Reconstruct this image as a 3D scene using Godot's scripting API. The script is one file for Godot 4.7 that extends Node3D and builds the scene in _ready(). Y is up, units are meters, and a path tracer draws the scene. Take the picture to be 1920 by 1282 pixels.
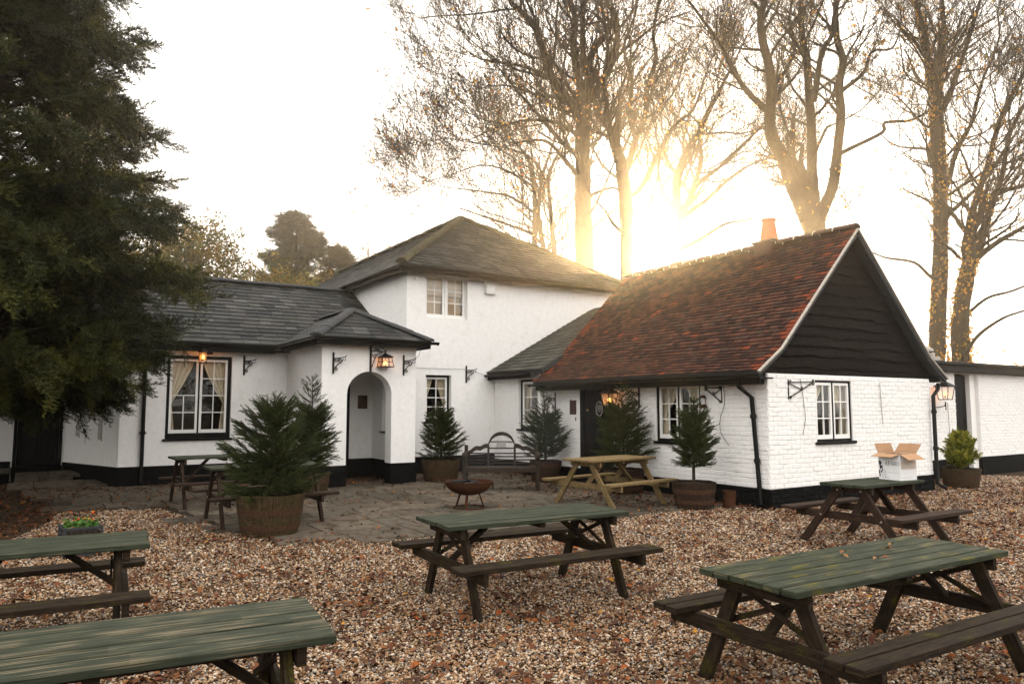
extends Node3D

const CAM := Vector3(0.0, 1.65, 0.0)
const PEBBLES := 420000
const LEAVES := 80000
const LAMP_ENERGY := 0.008
const SUN_DIR := Vector3(0.6688, 0.1832, -0.7206)
var rng := RandomNumberGenerator.new()
var M := {}

func sky_picture() -> ImageTexture:
	var w := 1024
	var h := 512
	var f := FastNoiseLite.new()
	f.seed = 12
	f.frequency = 1.1
	f.fractal_octaves = 4
	var im := Image.create(w, h, false, Image.FORMAT_RGBF)
	var sun := SUN_DIR.normalized()
	for j in h:
		var el := PI / 2 - PI * (j + 0.5) / h
		var ce := cos(el)
		var y := sin(el)
		for i in w:
			var az := TAU * (i + 0.5) / w
			var d := Vector3(sin(az) * ce, y, -cos(az) * ce)
			var cl := 1.0
			if y > 0.0:
				var q := d / (y + 0.22)
				cl = 1.0 + 0.16 * f.get_noise_2d(q.x * 0.35 + q.z * 0.2, q.z * 1.1)
			var ang := rad_to_deg(acos(clampf(d.dot(sun), -1.0, 1.0)))
			var g1 := exp(-ang / 26.0)
			var g2 := exp(-ang / 7.0)
			var g3 := exp(-ang * ang / 2.6)
			var c := Vector3(0.595, 0.58, 0.565) * cl + Vector3(0.46, 0.40, 0.30) * g1 + Vector3(1.5, 1.2, 0.8) * g2 + Vector3(50, 43, 32) * g3
			im.set_pixel(i, j, Color(c.x, c.y, c.z))
	return ImageTexture.create_from_image(im)

func _ready() -> void:
	rng.seed = 20240
	MB.setup()
	# camera
	var cam := Camera3D.new()
	cam.name = "camera"
	cam.position = CAM
	cam.rotation = Vector3(atan(121.0 / 1380.0), deg_to_rad(-32.7), 0)
	cam.fov = rad_to_deg(2.0 * atan(641.0 / 1380.0))
	cam.near = 0.05
	cam.far = 900.0
	add_child(cam)
	cam.current = true
	# sky, exposure, haze
	var env := Environment.new()
	env.background_mode = Environment.BG_SKY
	var sky := Sky.new()
	var pano := PanoramaSkyMaterial.new()
	pano.panorama = sky_picture()
	sky.sky_material = pano
	env.sky = sky
	env.tonemap_mode = Environment.TONE_MAPPER_LINEAR
	env.tonemap_exposure = 4.8
	env.volumetric_fog_enabled = true
	env.volumetric_fog_density = 0.0016
	env.volumetric_fog_albedo = Color(1.0, 0.97, 0.92)
	env.volumetric_fog_anisotropy = 0.87
	env.sdfgi_enabled = true
	env.ssao_enabled = true
	env.ssil_enabled = true
	var we := WorldEnvironment.new()
	we.name = "environment"
	we.environment = env
	add_child(we)
	# the low sun behind the roofs
	var sun := DirectionalLight3D.new()
	sun.name = "sun"
	sun.light_energy = 1.0
	sun.light_color = Color(1.0, 0.85, 0.64)
	sun.light_angular_distance = 0.53
	sun.shadow_enabled = true
	add_child(sun)
	sun.look_at_from_position(Vector3.ZERO, -SUN_DIR)
	make_materials()
	print("materials ", Time.get_ticks_msec())
	make_plant_meshes()
	build_ground()
	print("ground ", Time.get_ticks_msec())
	build_wing()
	build_porch()
	build_house()
	build_lean_to()
	build_cottage()
	build_outbuilding()
	print("buildings ", Time.get_ticks_msec())
	build_plants()
	print("plants ", Time.get_ticks_msec())
	build_tables()
	build_bench()
	build_fire_bowl()
	build_lamps()
	build_brackets()
	build_small_things()
	build_smoke()
	print("done ", Time.get_ticks_msec())

const LIMBS := {
	"a": [Vector3(19.50, 0, -24.64), [
		[0.00, -0.05, 0.00, 0.500, -0.21, 3.03, 0.35, 0.467, -0.18, 6.20, 0.31, 0.434, -0.51, 7.95, 0.68, 0.401, -0.41, 9.81, 0.51, 0.369, -0.63, 11.16, 0.77, 0.336, -0.70, 13.53, 0.90, 0.303, -0.61, 14.62, 0.98, 0.270],
		[-0.74, 13.51, 0.94, 0.200, -1.43, 14.43, 0.83, 0.181, -2.17, 15.11, 0.82, 0.163, -2.70, 16.06, 0.90, 0.144, -3.17, 16.91, 1.00, 0.126, -3.64, 17.70, 0.65, 0.107, -4.25, 17.98, 0.72, 0.089, -4.97, 19.26, 0.82, 0.070],
		[-0.71, 14.45, 1.06, 0.190, -0.84, 16.13, 0.63, 0.168, -1.01, 17.21, 0.71, 0.146, -0.79, 18.23, 0.59, 0.124, -0.96, 19.17, 0.37, 0.102, -0.97, 21.26, 0.09, 0.080],
		[-0.69, 14.45, 1.07, 0.200, -0.23, 14.84, 1.19, 0.183, 0.19, 15.67, 1.36, 0.166, 0.47, 16.68, 1.67, 0.149, 0.60, 17.69, 1.68, 0.131, 0.51, 18.53, 1.56, 0.114, 0.31, 19.13, 1.28, 0.097, -0.07, 21.22, 1.19, 0.080],
		[-0.69, 14.45, 1.07, 0.170, -0.73, 15.01, 1.42, 0.150, -0.81, 16.21, 1.14, 0.130, -0.97, 17.41, 1.28, 0.110, -1.28, 18.40, 1.76, 0.090, -1.39, 20.26, 2.11, 0.070],
		[-0.62, 11.09, 0.76, 0.110, -1.60, 11.81, 0.84, 0.090, -2.26, 12.47, 0.63, 0.070, -3.00, 12.48, 0.55, 0.050, -4.12, 12.04, 0.69, 0.030],
		[-0.66, 11.99, 0.83, 0.120, -1.28, 12.99, 0.04, 0.098, -2.05, 14.09, -0.44, 0.075, -2.53, 15.38, -1.37, 0.052, -3.15, 16.74, -2.14, 0.030],
		[-0.72, 12.84, 0.88, 0.100, -1.70, 13.41, 0.62, 0.080, -3.30, 13.23, 0.60, 0.060, -4.49, 12.82, 0.07, 0.040, -5.60, 12.18, -0.15, 0.020],
		[-1.82, 15.30, 0.43, 0.090, -2.28, 16.06, -0.49, 0.072, -3.11, 16.25, -0.90, 0.055, -3.98, 16.76, -2.13, 0.038, -4.71, 17.89, -3.23, 0.020],
		[-1.41, 14.56, 0.62, 0.080, -2.86, 14.55, 0.34, 0.060, -3.95, 14.76, 0.01, 0.040, -5.17, 14.37, -0.06, 0.020],
		[-0.57, 10.31, 0.72, 0.080, 0.10, 10.73, 0.83, 0.067, 0.68, 10.92, 1.19, 0.053, 0.93, 10.72, 1.41, 0.040],
	]],
	"stems": [Vector3(19.42, 0, -28.29), [
		[0.00, -0.22, 0.00, 0.170, -0.39, 5.60, 0.60, 0.150, -0.55, 8.53, 0.79, 0.130, -0.58, 10.50, 0.89, 0.110, -0.52, 12.33, 0.69, 0.090, -0.97, 13.26, 0.70, 0.070, -1.48, 13.98, 0.34, 0.050],
		[0.39, -0.22, 0.25, 0.160, 0.27, 5.15, 0.55, 0.138, 0.11, 8.63, 0.63, 0.116, -0.06, 10.42, 0.45, 0.094, 0.06, 12.22, 0.51, 0.072, 0.38, 13.51, 0.71, 0.050],
		[0.77, -0.22, 0.49, 0.170, 0.60, 5.63, 0.94, 0.146, 0.09, 8.48, 1.49, 0.122, -0.17, 10.66, 1.54, 0.098, -0.44, 12.03, 1.85, 0.074, -0.01, 13.28, 2.09, 0.050],
		[-0.51, 10.53, 0.79, 0.080, -1.53, 11.22, 0.43, 0.060, -2.93, 11.26, 0.38, 0.040, -4.27, 11.37, -0.16, 0.020],
		[-0.46, 9.55, 0.72, 0.080, -1.45, 10.11, -0.17, 0.060, -2.59, 10.68, -1.17, 0.040, -3.60, 11.34, -2.48, 0.020],
		[-0.61, 11.76, 0.86, 0.070, -1.65, 12.53, 0.16, 0.053, -2.55, 12.88, -0.75, 0.037, -3.74, 12.41, -1.68, 0.020],
		[-0.01, 11.76, 1.24, 0.070, -0.85, 12.89, 1.17, 0.053, -1.78, 13.32, 0.80, 0.037, -3.18, 13.45, 0.31, 0.020],
	]],
	"b": [Vector3(20.34, 0, -22.90), [
		[0.00, 0.00, 0.00, 0.360, -0.37, 5.14, 0.53, 0.335, -0.27, 7.79, 0.43, 0.310, -0.62, 10.03, 0.74, 0.285, -0.88, 11.12, 0.83, 0.260],
		[-0.73, 11.11, 0.69, 0.160, -1.14, 11.91, 0.75, 0.144, -1.52, 13.17, 0.73, 0.129, -1.57, 14.17, 0.71, 0.113, -1.95, 14.62, 1.03, 0.097, -2.07, 15.74, 1.46, 0.081, -2.14, 17.36, 1.24, 0.066, -2.71, 18.74, 1.64, 0.050],
		[-0.67, 11.01, 0.72, 0.160, -0.47, 11.48, 0.73, 0.144, -0.03, 12.64, 0.75, 0.129, 0.25, 13.78, 1.08, 0.113, 0.33, 14.90, 1.12, 0.097, 0.80, 16.18, 1.17, 0.081, 0.48, 17.17, 1.36, 0.066, 0.98, 18.95, 1.36, 0.050],
		[-0.53, 10.10, 0.71, 0.140, -0.02, 10.58, 1.04, 0.123, 0.66, 11.79, 1.17, 0.107, 0.97, 12.62, 1.46, 0.090, 1.08, 13.17, 1.94, 0.073, 1.77, 13.82, 2.27, 0.057, 2.24, 15.11, 2.45, 0.040],
		[-0.33, 12.48, 1.08, 0.100, -0.34, 13.76, 0.73, 0.088, -0.24, 15.13, 0.81, 0.076, -0.38, 16.61, 0.50, 0.064, 0.32, 18.25, 0.42, 0.052, 0.65, 19.79, 0.42, 0.040],
		[-0.46, 8.84, 0.63, 0.100, -0.12, 9.39, 1.35, 0.080, 0.05, 10.22, 1.65, 0.060, -0.23, 10.67, 2.26, 0.040],
		[-0.52, 8.62, 0.57, 0.090, -1.29, 8.92, 0.75, 0.070, -1.66, 9.42, 0.70, 0.050, -2.29, 9.88, 0.65, 0.030],
	]],
	"c": [Vector3(23.45, 0, -23.30), [
		[0.00, -0.11, 0.00, 0.340, -0.12, 5.42, 0.27, 0.311, -0.20, 7.75, 0.41, 0.282, -0.31, 8.93, 0.58, 0.253, -0.37, 10.16, 0.68, 0.224, -0.45, 11.41, 0.79, 0.195, -0.16, 12.66, 1.11, 0.166, 0.24, 13.50, 1.41, 0.137, 0.63, 14.38, 1.63, 0.108, 0.78, 15.25, 2.18, 0.079, 1.23, 16.61, 2.78, 0.050],
		[-0.42, 9.09, 0.69, 0.170, -0.21, 9.91, 0.83, 0.146, 0.30, 11.20, 1.06, 0.122, 0.72, 12.55, 1.15, 0.098, 0.92, 13.81, 0.90, 0.074, 1.10, 14.95, 1.34, 0.050],
		[-0.41, 9.43, 0.73, 0.130, -0.34, 9.84, 1.08, 0.110, 0.37, 10.48, 1.63, 0.090, 0.66, 11.09, 2.45, 0.070, 1.08, 11.62, 3.13, 0.050, 1.65, 11.95, 3.66, 0.030],
		[0.09, 11.12, 1.23, 0.110, 0.46, 11.51, 1.51, 0.092, 1.73, 12.48, 1.76, 0.075, 2.31, 13.29, 2.36, 0.057, 3.10, 14.19, 2.71, 0.040],
		[-0.40, 8.40, 0.63, 0.100, 0.42, 8.86, 1.17, 0.080, 1.26, 9.53, 1.93, 0.060, 2.04, 9.70, 2.72, 0.040, 2.81, 10.39, 3.25, 0.020],
		[-0.44, 10.01, 0.77, 0.100, -1.00, 11.20, 0.40, 0.077, -0.61, 12.62, -0.14, 0.053, -0.26, 13.62, 0.03, 0.030],
	]],
	"d": [Vector3(25.88, 0, -18.14), [
		[0.00, 0.06, 0.00, 0.500, -0.32, 5.03, 0.43, 0.480, -0.19, 7.17, 0.42, 0.460, -0.34, 8.30, 0.55, 0.440, -0.28, 9.08, 0.47, 0.420],
		[-0.59, 8.70, 0.52, 0.300, -1.14, 9.42, 0.59, 0.282, -1.42, 10.36, 0.33, 0.264, -1.84, 11.27, 0.33, 0.245, -2.26, 12.10, 0.15, 0.227, -2.62, 12.87, 0.35, 0.209, -2.76, 13.89, 0.60, 0.191, -2.79, 14.85, 0.48, 0.173, -3.17, 15.70, 0.54, 0.155, -3.13, 16.81, 0.48, 0.136, -3.28, 17.09, 0.78, 0.118, -3.61, 18.85, 0.88, 0.100],
		[-0.47, 8.91, 0.62, 0.240, -0.40, 9.83, 0.60, 0.223, -0.51, 10.89, 0.63, 0.207, -0.31, 12.12, 0.54, 0.190, -0.45, 13.41, 0.61, 0.173, -0.64, 14.52, 0.70, 0.157, -0.81, 15.46, 0.78, 0.140, -0.76, 16.35, 0.59, 0.123, -0.77, 17.96, 0.59, 0.107, -0.76, 20.15, 0.74, 0.090],
		[-0.63, 10.38, 0.67, 0.100, -0.64, 11.36, 0.23, 0.088, -0.78, 11.98, 0.43, 0.077, -0.83, 12.26, 0.06, 0.065, -0.97, 13.02, -0.18, 0.053, -1.09, 14.00, -0.33, 0.042, -0.81, 15.18, -0.30, 0.030],
		[-0.36, 8.70, 0.67, 0.230, -0.15, 9.43, 0.84, 0.214, 0.19, 10.43, 1.07, 0.199, 0.18, 11.60, 1.30, 0.183, 0.21, 13.10, 1.50, 0.168, 0.22, 14.28, 1.47, 0.152, 0.26, 15.23, 1.65, 0.137, 0.14, 16.20, 1.51, 0.121, 0.24, 17.85, 1.47, 0.106, 0.37, 19.76, 1.75, 0.090],
		[0.18, 11.53, 1.31, 0.090, 0.92, 11.94, 1.65, 0.080, 1.48, 12.35, 2.43, 0.070, 1.43, 12.68, 2.56, 0.060, 2.18, 12.74, 3.12, 0.050, 2.62, 13.01, 3.49, 0.040],
		[-0.70, 13.62, 0.97, 0.120, -0.71, 15.42, 1.38, 0.102, -0.65, 15.95, 1.78, 0.085, -0.79, 16.77, 2.07, 0.068, -0.77, 17.82, 2.63, 0.050],
		[0.17, 14.00, 1.56, 0.090, 1.25, 14.93, 1.89, 0.075, 1.64, 15.84, 2.04, 0.060, 2.43, 16.04, 2.44, 0.045, 2.89, 17.00, 2.58, 0.030],
		[-2.10, 13.10, 0.01, 0.120, -3.32, 13.85, -0.15, 0.104, -3.97, 14.83, -0.35, 0.088, -4.66, 15.45, -0.24, 0.072, -5.34, 16.18, -0.40, 0.056, -6.09, 16.82, -0.47, 0.040],
		[-1.99, 12.20, -0.01, 0.060, -2.72, 12.41, 0.07, 0.050, -3.46, 11.79, -0.11, 0.040, -4.28, 11.00, -0.47, 0.030],
		[-0.66, 11.32, 0.75, 0.070, -0.16, 12.07, 0.75, 0.060, 0.17, 12.75, 0.88, 0.050, 0.32, 12.85, 1.02, 0.040],
		[-2.12, 14.15, 0.11, 0.090, -1.30, 15.08, 0.20, 0.077, -0.93, 16.02, 0.33, 0.065, -1.05, 17.15, 0.21, 0.052, -0.66, 18.63, 0.23, 0.040],
	]],
	"e": [Vector3(28.87, 0, -15.03), [
		[0.00, 0.11, 0.00, 0.310, -0.09, 2.09, 0.14, 0.300, -0.33, 3.84, 0.37, 0.290, -0.12, 5.34, 0.38, 0.280, 0.04, 6.81, 0.43, 0.270, -0.13, 8.39, 0.62, 0.260, -0.50, 9.75, 0.87, 0.250, -0.67, 11.19, 0.95, 0.240, -0.36, 12.42, 0.79, 0.230, -0.40, 12.99, 0.84, 0.220],
		[-0.60, 12.77, 0.93, 0.140, -0.96, 14.15, 0.89, 0.122, -1.21, 15.14, 1.01, 0.104, -1.91, 15.98, 1.21, 0.086, -1.96, 16.79, 1.06, 0.068, -2.78, 18.28, 1.25, 0.050],
		[-0.60, 12.85, 0.94, 0.140, -0.60, 14.14, 1.14, 0.122, -0.39, 15.12, 1.08, 0.104, -0.40, 16.02, 1.27, 0.086, 0.04, 17.41, 1.05, 0.068, -0.15, 19.14, 1.37, 0.050],
		[-0.58, 12.71, 0.94, 0.130, -0.23, 13.31, 1.18, 0.114, -0.13, 14.25, 1.53, 0.098, 0.14, 15.34, 1.80, 0.082, 0.16, 16.18, 2.10, 0.066, 0.57, 17.76, 2.41, 0.050],
		[-0.33, 9.57, 0.77, 0.110, 0.03, 10.14, 0.90, 0.096, 0.50, 11.39, 1.02, 0.082, 1.06, 12.54, 1.35, 0.068, 1.79, 14.41, 1.54, 0.054, 2.18, 15.67, 1.95, 0.040],
		[-0.26, 8.16, 0.67, 0.100, -0.16, 8.84, 0.93, 0.085, -0.22, 9.37, 1.67, 0.070, 0.16, 10.03, 2.19, 0.055, 0.60, 11.23, 2.77, 0.040],
		[-0.24, 6.54, 0.52, 0.080, -0.90, 6.51, 0.55, 0.068, -1.59, 7.00, 0.35, 0.055, -2.37, 7.20, -0.27, 0.042, -3.33, 7.37, -0.35, 0.030],
		[-0.60, 12.71, 0.93, 0.060, -0.81, 13.13, 0.76, 0.050, -0.36, 13.86, 0.52, 0.040, -1.02, 14.51, 0.08, 0.030, -1.02, 15.65, -0.07, 0.020],
	]],
	"f": [Vector3(28.64, 0, -13.98), [
		[0.00, 0.17, 0.00, 0.340, 0.08, 2.08, 0.02, 0.320, -0.12, 3.61, 0.16, 0.300, -0.41, 4.85, 0.36, 0.280, -0.46, 6.11, 0.62, 0.260, -0.07, 7.01, 0.64, 0.240],
		[-0.12, 6.85, 0.62, 0.150, -0.23, 7.43, 0.57, 0.137, -0.11, 8.71, 0.82, 0.125, -0.31, 9.53, 1.23, 0.112, 0.09, 10.62, 1.42, 0.100, 0.31, 11.55, 1.57, 0.087, 0.11, 12.35, 2.02, 0.075, 0.51, 13.43, 2.46, 0.062, 0.94, 15.01, 2.91, 0.050],
		[-0.09, 6.95, 0.65, 0.160, 0.38, 7.46, 0.77, 0.140, 1.01, 8.85, 0.88, 0.120, 1.20, 9.60, 1.13, 0.100, 2.35, 9.97, 1.54, 0.080, 3.40, 10.54, 2.21, 0.060],
		[-0.05, 6.85, 0.66, 0.120, 0.10, 7.29, 1.12, 0.102, 0.22, 7.63, 1.63, 0.085, 0.58, 8.00, 2.17, 0.068, 1.61, 8.86, 2.97, 0.050],
		[-0.21, 3.54, 0.22, 0.080, -0.46, 3.57, 0.49, 0.070, -0.31, 4.22, 0.92, 0.060, 0.20, 4.78, 1.49, 0.050, 0.84, 5.05, 1.90, 0.040, 1.53, 5.43, 2.80, 0.030],
		[0.42, 8.71, 1.16, 0.100, 0.75, 10.07, 1.51, 0.085, 1.16, 11.71, 1.69, 0.070, 1.70, 13.09, 2.15, 0.055, 2.50, 14.82, 2.45, 0.040],
		[-0.25, 4.81, 0.32, 0.070, 0.99, 5.66, 0.63, 0.057, 1.99, 5.98, 1.12, 0.043, 3.36, 6.54, 1.66, 0.030],
	]],
}
# ------------------------------------------------------------------ mesh builder
class MB:
	static var FACES := PackedInt32Array()
	static var ALL := PackedInt32Array()
	var v := PackedVector3Array()
	var n := PackedVector3Array()
	var t := PackedVector2Array()
	var c := PackedColorArray()
	var i := PackedInt32Array()
	var col := Color.WHITE
	var uvo := Vector2.ZERO
	var made: ArrayMesh = null

	static func setup() -> void:
		if ALL.size():
			return
		var pos := []
		for k in 24:
			var corner := k / 3
			var a := k % 3
			var p := Vector3(1 if corner & 1 else -1, 1 if corner & 2 else -1, 1 if corner & 4 else -1)
			for e in 3:
				if e != a:
					p[e] *= 0.8
			pos.append(p)
		var faces := []
		var edges := []
		var caps := []
		for a in 3:
			var b := (a + 1) % 3
			var d := (a + 2) % 3
			for s in 2:
				var q := []
				for m in [[0, 0], [1, 0], [1, 1], [0, 1]]:
					q.append(((s << a) | (m[0] << b) | (m[1] << d)) * 3 + a)
				faces.append(q)
			for sb in 2:
				for sd in 2:
					var c0 := (sb << b) | (sd << d)
					var c1 := c0 | (1 << a)
					edges.append([c0 * 3 + b, c1 * 3 + b, c1 * 3 + d, c0 * 3 + d])
		for k in 8:
			caps.append([k * 3, k * 3 + 1, k * 3 + 2])
		for q in faces + edges + caps:
			var mid := Vector3.ZERO
			for k in q:
				mid += pos[k]
			var nn: Vector3 = (pos[q[1]] - pos[q[0]]).cross(pos[q[2]] - pos[q[0]])
			if nn.dot(mid) > 0.0:
				q.reverse()
			var tri := PackedInt32Array([q[0], q[1], q[2]])
			if q.size() == 4:
				tri.append_array(PackedInt32Array([q[0], q[2], q[3]]))
			ALL.append_array(tri)
			if q in faces:
				FACES.append_array(tri)

	func box(xf: Transform3D, s: Vector3, b := 0.0) -> void:
		var base := v.size()
		var h := s * 0.5
		for corner in 8:
			var g := Vector3(h.x if corner & 1 else -h.x, h.y if corner & 2 else -h.y, h.z if corner & 4 else -h.z)
			for a in 3:
				var p := g
				for e in 3:
					if e != a:
						p[e] -= signf(g[e]) * b
				v.append(xf * p)
				var nn := Vector3.ZERO
				nn[a] = signf(g[a])
				n.append((xf.basis * nn).normalized())
				c.append(col)
				t.append((Vector2(p.z, p.y) if a == 0 else Vector2(p.x, p.z) if a == 1 else Vector2(p.x, p.y)) + uvo)
		for k in (ALL if b > 0.0 else FACES):
			i.append(base + k)

	func at(p: Vector3, s: Vector3, b := 0.0) -> void:
		box(Transform3D(Basis.IDENTITY, p), s, b)

	func span(a: Vector3, b: Vector3, bev := 0.0) -> void:
		at((a + b) * 0.5, (b - a).abs(), bev)

	# a bar from a to b: w across, h along up
	func beam(a: Vector3, b: Vector3, w: float, h: float, up := Vector3.UP, bev := 0.0) -> void:
		var x := (b - a).normalized()
		var z := x.cross(up).normalized()
		var y := z.cross(x)
		box(Transform3D(Basis(x, y, z), (a + b) * 0.5), Vector3((b - a).length(), h, w), bev)

	func vert(p: Vector3, nn: Vector3, uv: Vector2) -> int:
		v.append(p)
		n.append(nn)
		t.append(uv + uvo)
		c.append(col)
		return v.size() - 1

	# corners run counterclockwise as seen from the front
	func quad(a: Vector3, b: Vector3, d: Vector3, e: Vector3) -> void:
		var nn := (b - a).cross(d - a)
		if nn.length_squared() < 1e-14:
			nn = (d - a).cross(e - a)
		nn = nn.normalized()
		var m := nn.abs()
		var k := v.size()
		for p: Vector3 in [a, b, d, e]:
			vert(p, nn, Vector2(p.z, p.y) if m.x > m.y and m.x > m.z else Vector2(p.x, p.z) if m.y > m.z else Vector2(p.x, p.y))
		i.append_array(PackedInt32Array([k, k + 2, k + 1, k, k + 3, k + 2]))

	func tri(a: Vector3, b: Vector3, d: Vector3) -> void:
		var nn := (b - a).cross(d - a).normalized()
		var m := nn.abs()
		var k := v.size()
		for p: Vector3 in [a, b, d]:
			vert(p, nn, Vector2(p.z, p.y) if m.x > m.y and m.x > m.z else Vector2(p.x, p.z) if m.y > m.z else Vector2(p.x, p.y))
		i.append_array(PackedInt32Array([k, k + 2, k + 1]))

	# a smooth grid of points, rows of equal length
	func grid(rows: Array, closed := false) -> void:
		var base := v.size()
		var nr := rows.size()
		var nc: int = rows[0].size()
		for r in nr:
			for k in nc:
				var p: Vector3 = rows[r][k]
				var kl: int = (k - 1 + nc) % nc if closed else maxi(k - 1, 0)
				var kr: int = (k + 1) % nc if closed else mini(k + 1, nc - 1)
				var du: Vector3 = rows[r][kr] - rows[r][kl]
				var dv: Vector3 = rows[mini(r + 1, nr - 1)][k] - rows[maxi(r - 1, 0)][k]
				vert(p, du.cross(dv).normalized(), Vector2(float(k), float(r)) * 0.1)
		for r in nr - 1:
			for k in (nc if closed else nc - 1):
				var a := base + r * nc + k
				var b := base + r * nc + (k + 1) % nc
				i.append_array(PackedInt32Array([a, b + nc, b, a, a + nc, b + nc]))

	func tube(pts: PackedVector3Array, rad: PackedFloat32Array, sides: int, closed := false) -> void:
		var base := v.size()
		var last := pts.size() - 1
		var ref := Vector3.UP
		var d0 := (pts[1] - pts[0]).normalized()
		if absf(d0.dot(ref)) > 0.9:
			ref = Vector3.RIGHT
		var side := d0.cross(ref).normalized()
		var run := 0.0
		for k in pts.size():
			var d := (pts[mini(k + 1, last)] - pts[maxi(k - 1, 0)]).normalized()
			side = (side - d * side.dot(d)).normalized()
			var other := d.cross(side)
			if k:
				run += (pts[k] - pts[k - 1]).length()
			for s in sides:
				var a := TAU * s / sides
				var nn := side * cos(a) + other * sin(a)
				v.append(pts[k] + nn * rad[k])
				n.append(nn)
				t.append(Vector2(float(s) / sides, run) + uvo)
				c.append(col)
		for k in last:
			for s in sides:
				var a := base + k * sides + s
				var b := base + k * sides + (s + 1) % sides
				i.append(a)
				i.append(b + sides)
				i.append(b)
				i.append(a)
				i.append(a + sides)
				i.append(b + sides)
		if closed:
			for e in [0, last]:
				var m := v.size()
				var d := (pts[1] - pts[0]).normalized() * -1.0 if e == 0 else (pts[last] - pts[last - 1]).normalized()
				vert(pts[e], d, Vector2.ZERO)
				for s in sides:
					var a: int = base + e * sides + s
					var b: int = base + e * sides + (s + 1) % sides
					i.append_array(PackedInt32Array([m, a, b] if e == 0 else [m, b, a]))

	func rod(a: Vector3, b: Vector3, r: float, sides := 8) -> void:
		tube(PackedVector3Array([a, b]), PackedFloat32Array([r, r]), sides, true)

	# profile of (radius, height), from the bottom up on the outside
	func lathe(profile: Array, segs: int, at_xf := Transform3D.IDENTITY, sharp := true) -> void:
		for k in profile.size() - 1:
			var a: Vector2 = profile[k]
			var b: Vector2 = profile[k + 1]
			var d := (b - a).normalized()
			var base := v.size()
			for s in segs + 1:
				var w := TAU * s / segs
				var o := Vector3(cos(w), 0, -sin(w))
				for e in 2:
					var p: Vector2 = b if e else a
					var dd := d
					if not sharp:
						var pr: Vector2 = profile[maxi(k + e - 1, 0)]
						var nx: Vector2 = profile[mini(k + e + 1, profile.size() - 1)]
						dd = (nx - pr).normalized()
					var nn := (o * dd.y + Vector3.UP * -dd.x).normalized()
					vert(at_xf * (o * p.x + Vector3.UP * p.y), (at_xf.basis * nn).normalized(), Vector2(float(s) / segs * 2.0, p.y + p.x))
			for s in segs:
				var q := base + s * 2
				i.append_array(PackedInt32Array([q, q + 3, q + 2, q, q + 1, q + 3]))

	# a flat outline (counterclockwise in x, y) pushed out from z0 to z1
	func prism(outline: PackedVector2Array, z0: float, z1: float, xf := Transform3D.IDENTITY) -> void:
		var tris := Geometry2D.triangulate_polygon(outline)
		for k in range(0, tris.size(), 3):
			var a := outline[tris[k]]
			var b := outline[tris[k + 1]]
			var d := outline[tris[k + 2]]
			if (b - a).cross(d - a) < 0.0:
				var w := b
				b = d
				d = w
			tri(xf * Vector3(a.x, a.y, z1), xf * Vector3(b.x, b.y, z1), xf * Vector3(d.x, d.y, z1))
			tri(xf * Vector3(a.x, a.y, z0), xf * Vector3(d.x, d.y, z0), xf * Vector3(b.x, b.y, z0))
		for k in outline.size():
			var a := outline[k]
			var b := outline[(k + 1) % outline.size()]
			quad(xf * Vector3(a.x, a.y, z0), xf * Vector3(b.x, b.y, z0), xf * Vector3(b.x, b.y, z1), xf * Vector3(a.x, a.y, z1))

	func add(o: MB, xf: Transform3D, tint := Color(-1, 0, 0)) -> void:
		var base := v.size()
		v.append_array(xf * o.v)
		n.append_array(Transform3D(xf.basis.orthonormalized(), Vector3.ZERO) * o.n)
		t.append_array(o.t)
		if tint.r >= 0.0:
			var cc := PackedColorArray()
			cc.resize(o.c.size())
			cc.fill(tint)
			c.append_array(cc)
		else:
			c.append_array(o.c)
		var oi := o.i
		var at0 := i.size()
		i.resize(at0 + oi.size())
		for k in oi.size():
			i[at0 + k] = oi[k] + base

	func mesh() -> ArrayMesh:
		if made == null:
			var arr := []
			arr.resize(Mesh.ARRAY_MAX)
			arr[Mesh.ARRAY_VERTEX] = v
			arr[Mesh.ARRAY_NORMAL] = n
			arr[Mesh.ARRAY_TEX_UV] = t
			arr[Mesh.ARRAY_COLOR] = c
			arr[Mesh.ARRAY_INDEX] = i
			made = ArrayMesh.new()
			made.add_surface_from_arrays(Mesh.PRIMITIVE_TRIANGLES, arr)
		return made

# ------------------------------------------------------------------ scene helpers
var taken := {}

func numbered(called: String) -> String:
	taken[called] = taken.get(called, -1) + 1
	return called if taken[called] == 0 else "%s_%03d" % [called, taken[called]]

func tag(o: Node, label: String, category: String, group := "") -> Node:
	o.set_meta("label", label)
	o.set_meta("category", category)
	if group:
		o.set_meta("group", group)
	return o

func thing(called: String, label: String, category: String, where := Vector3.ZERO, turn := 0.0, group := "") -> Node3D:
	var o := Node3D.new()
	o.name = numbered(called)
	add_child(o)
	o.position = where
	o.rotation.y = turn
	tag(o, label, category, group)
	return o

func part(parent: Node, called: String, m, mat: Material, xf := Transform3D.IDENTITY) -> MeshInstance3D:
	var o := MeshInstance3D.new()
	o.name = called
	o.mesh = m.mesh() if m is MB else m
	o.material_override = mat
	o.transform = xf
	parent.add_child(o, true)
	return o

func group_part(parent: Node, called: String, xf := Transform3D.IDENTITY) -> Node3D:
	var o := Node3D.new()
	o.name = called
	o.transform = xf
	parent.add_child(o, true)
	return o

func structure(called: String, m, mat: Material) -> MeshInstance3D:
	var o := part(self, numbered(called), m, mat)
	o.set_meta("kind", "structure")
	return o

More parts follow.
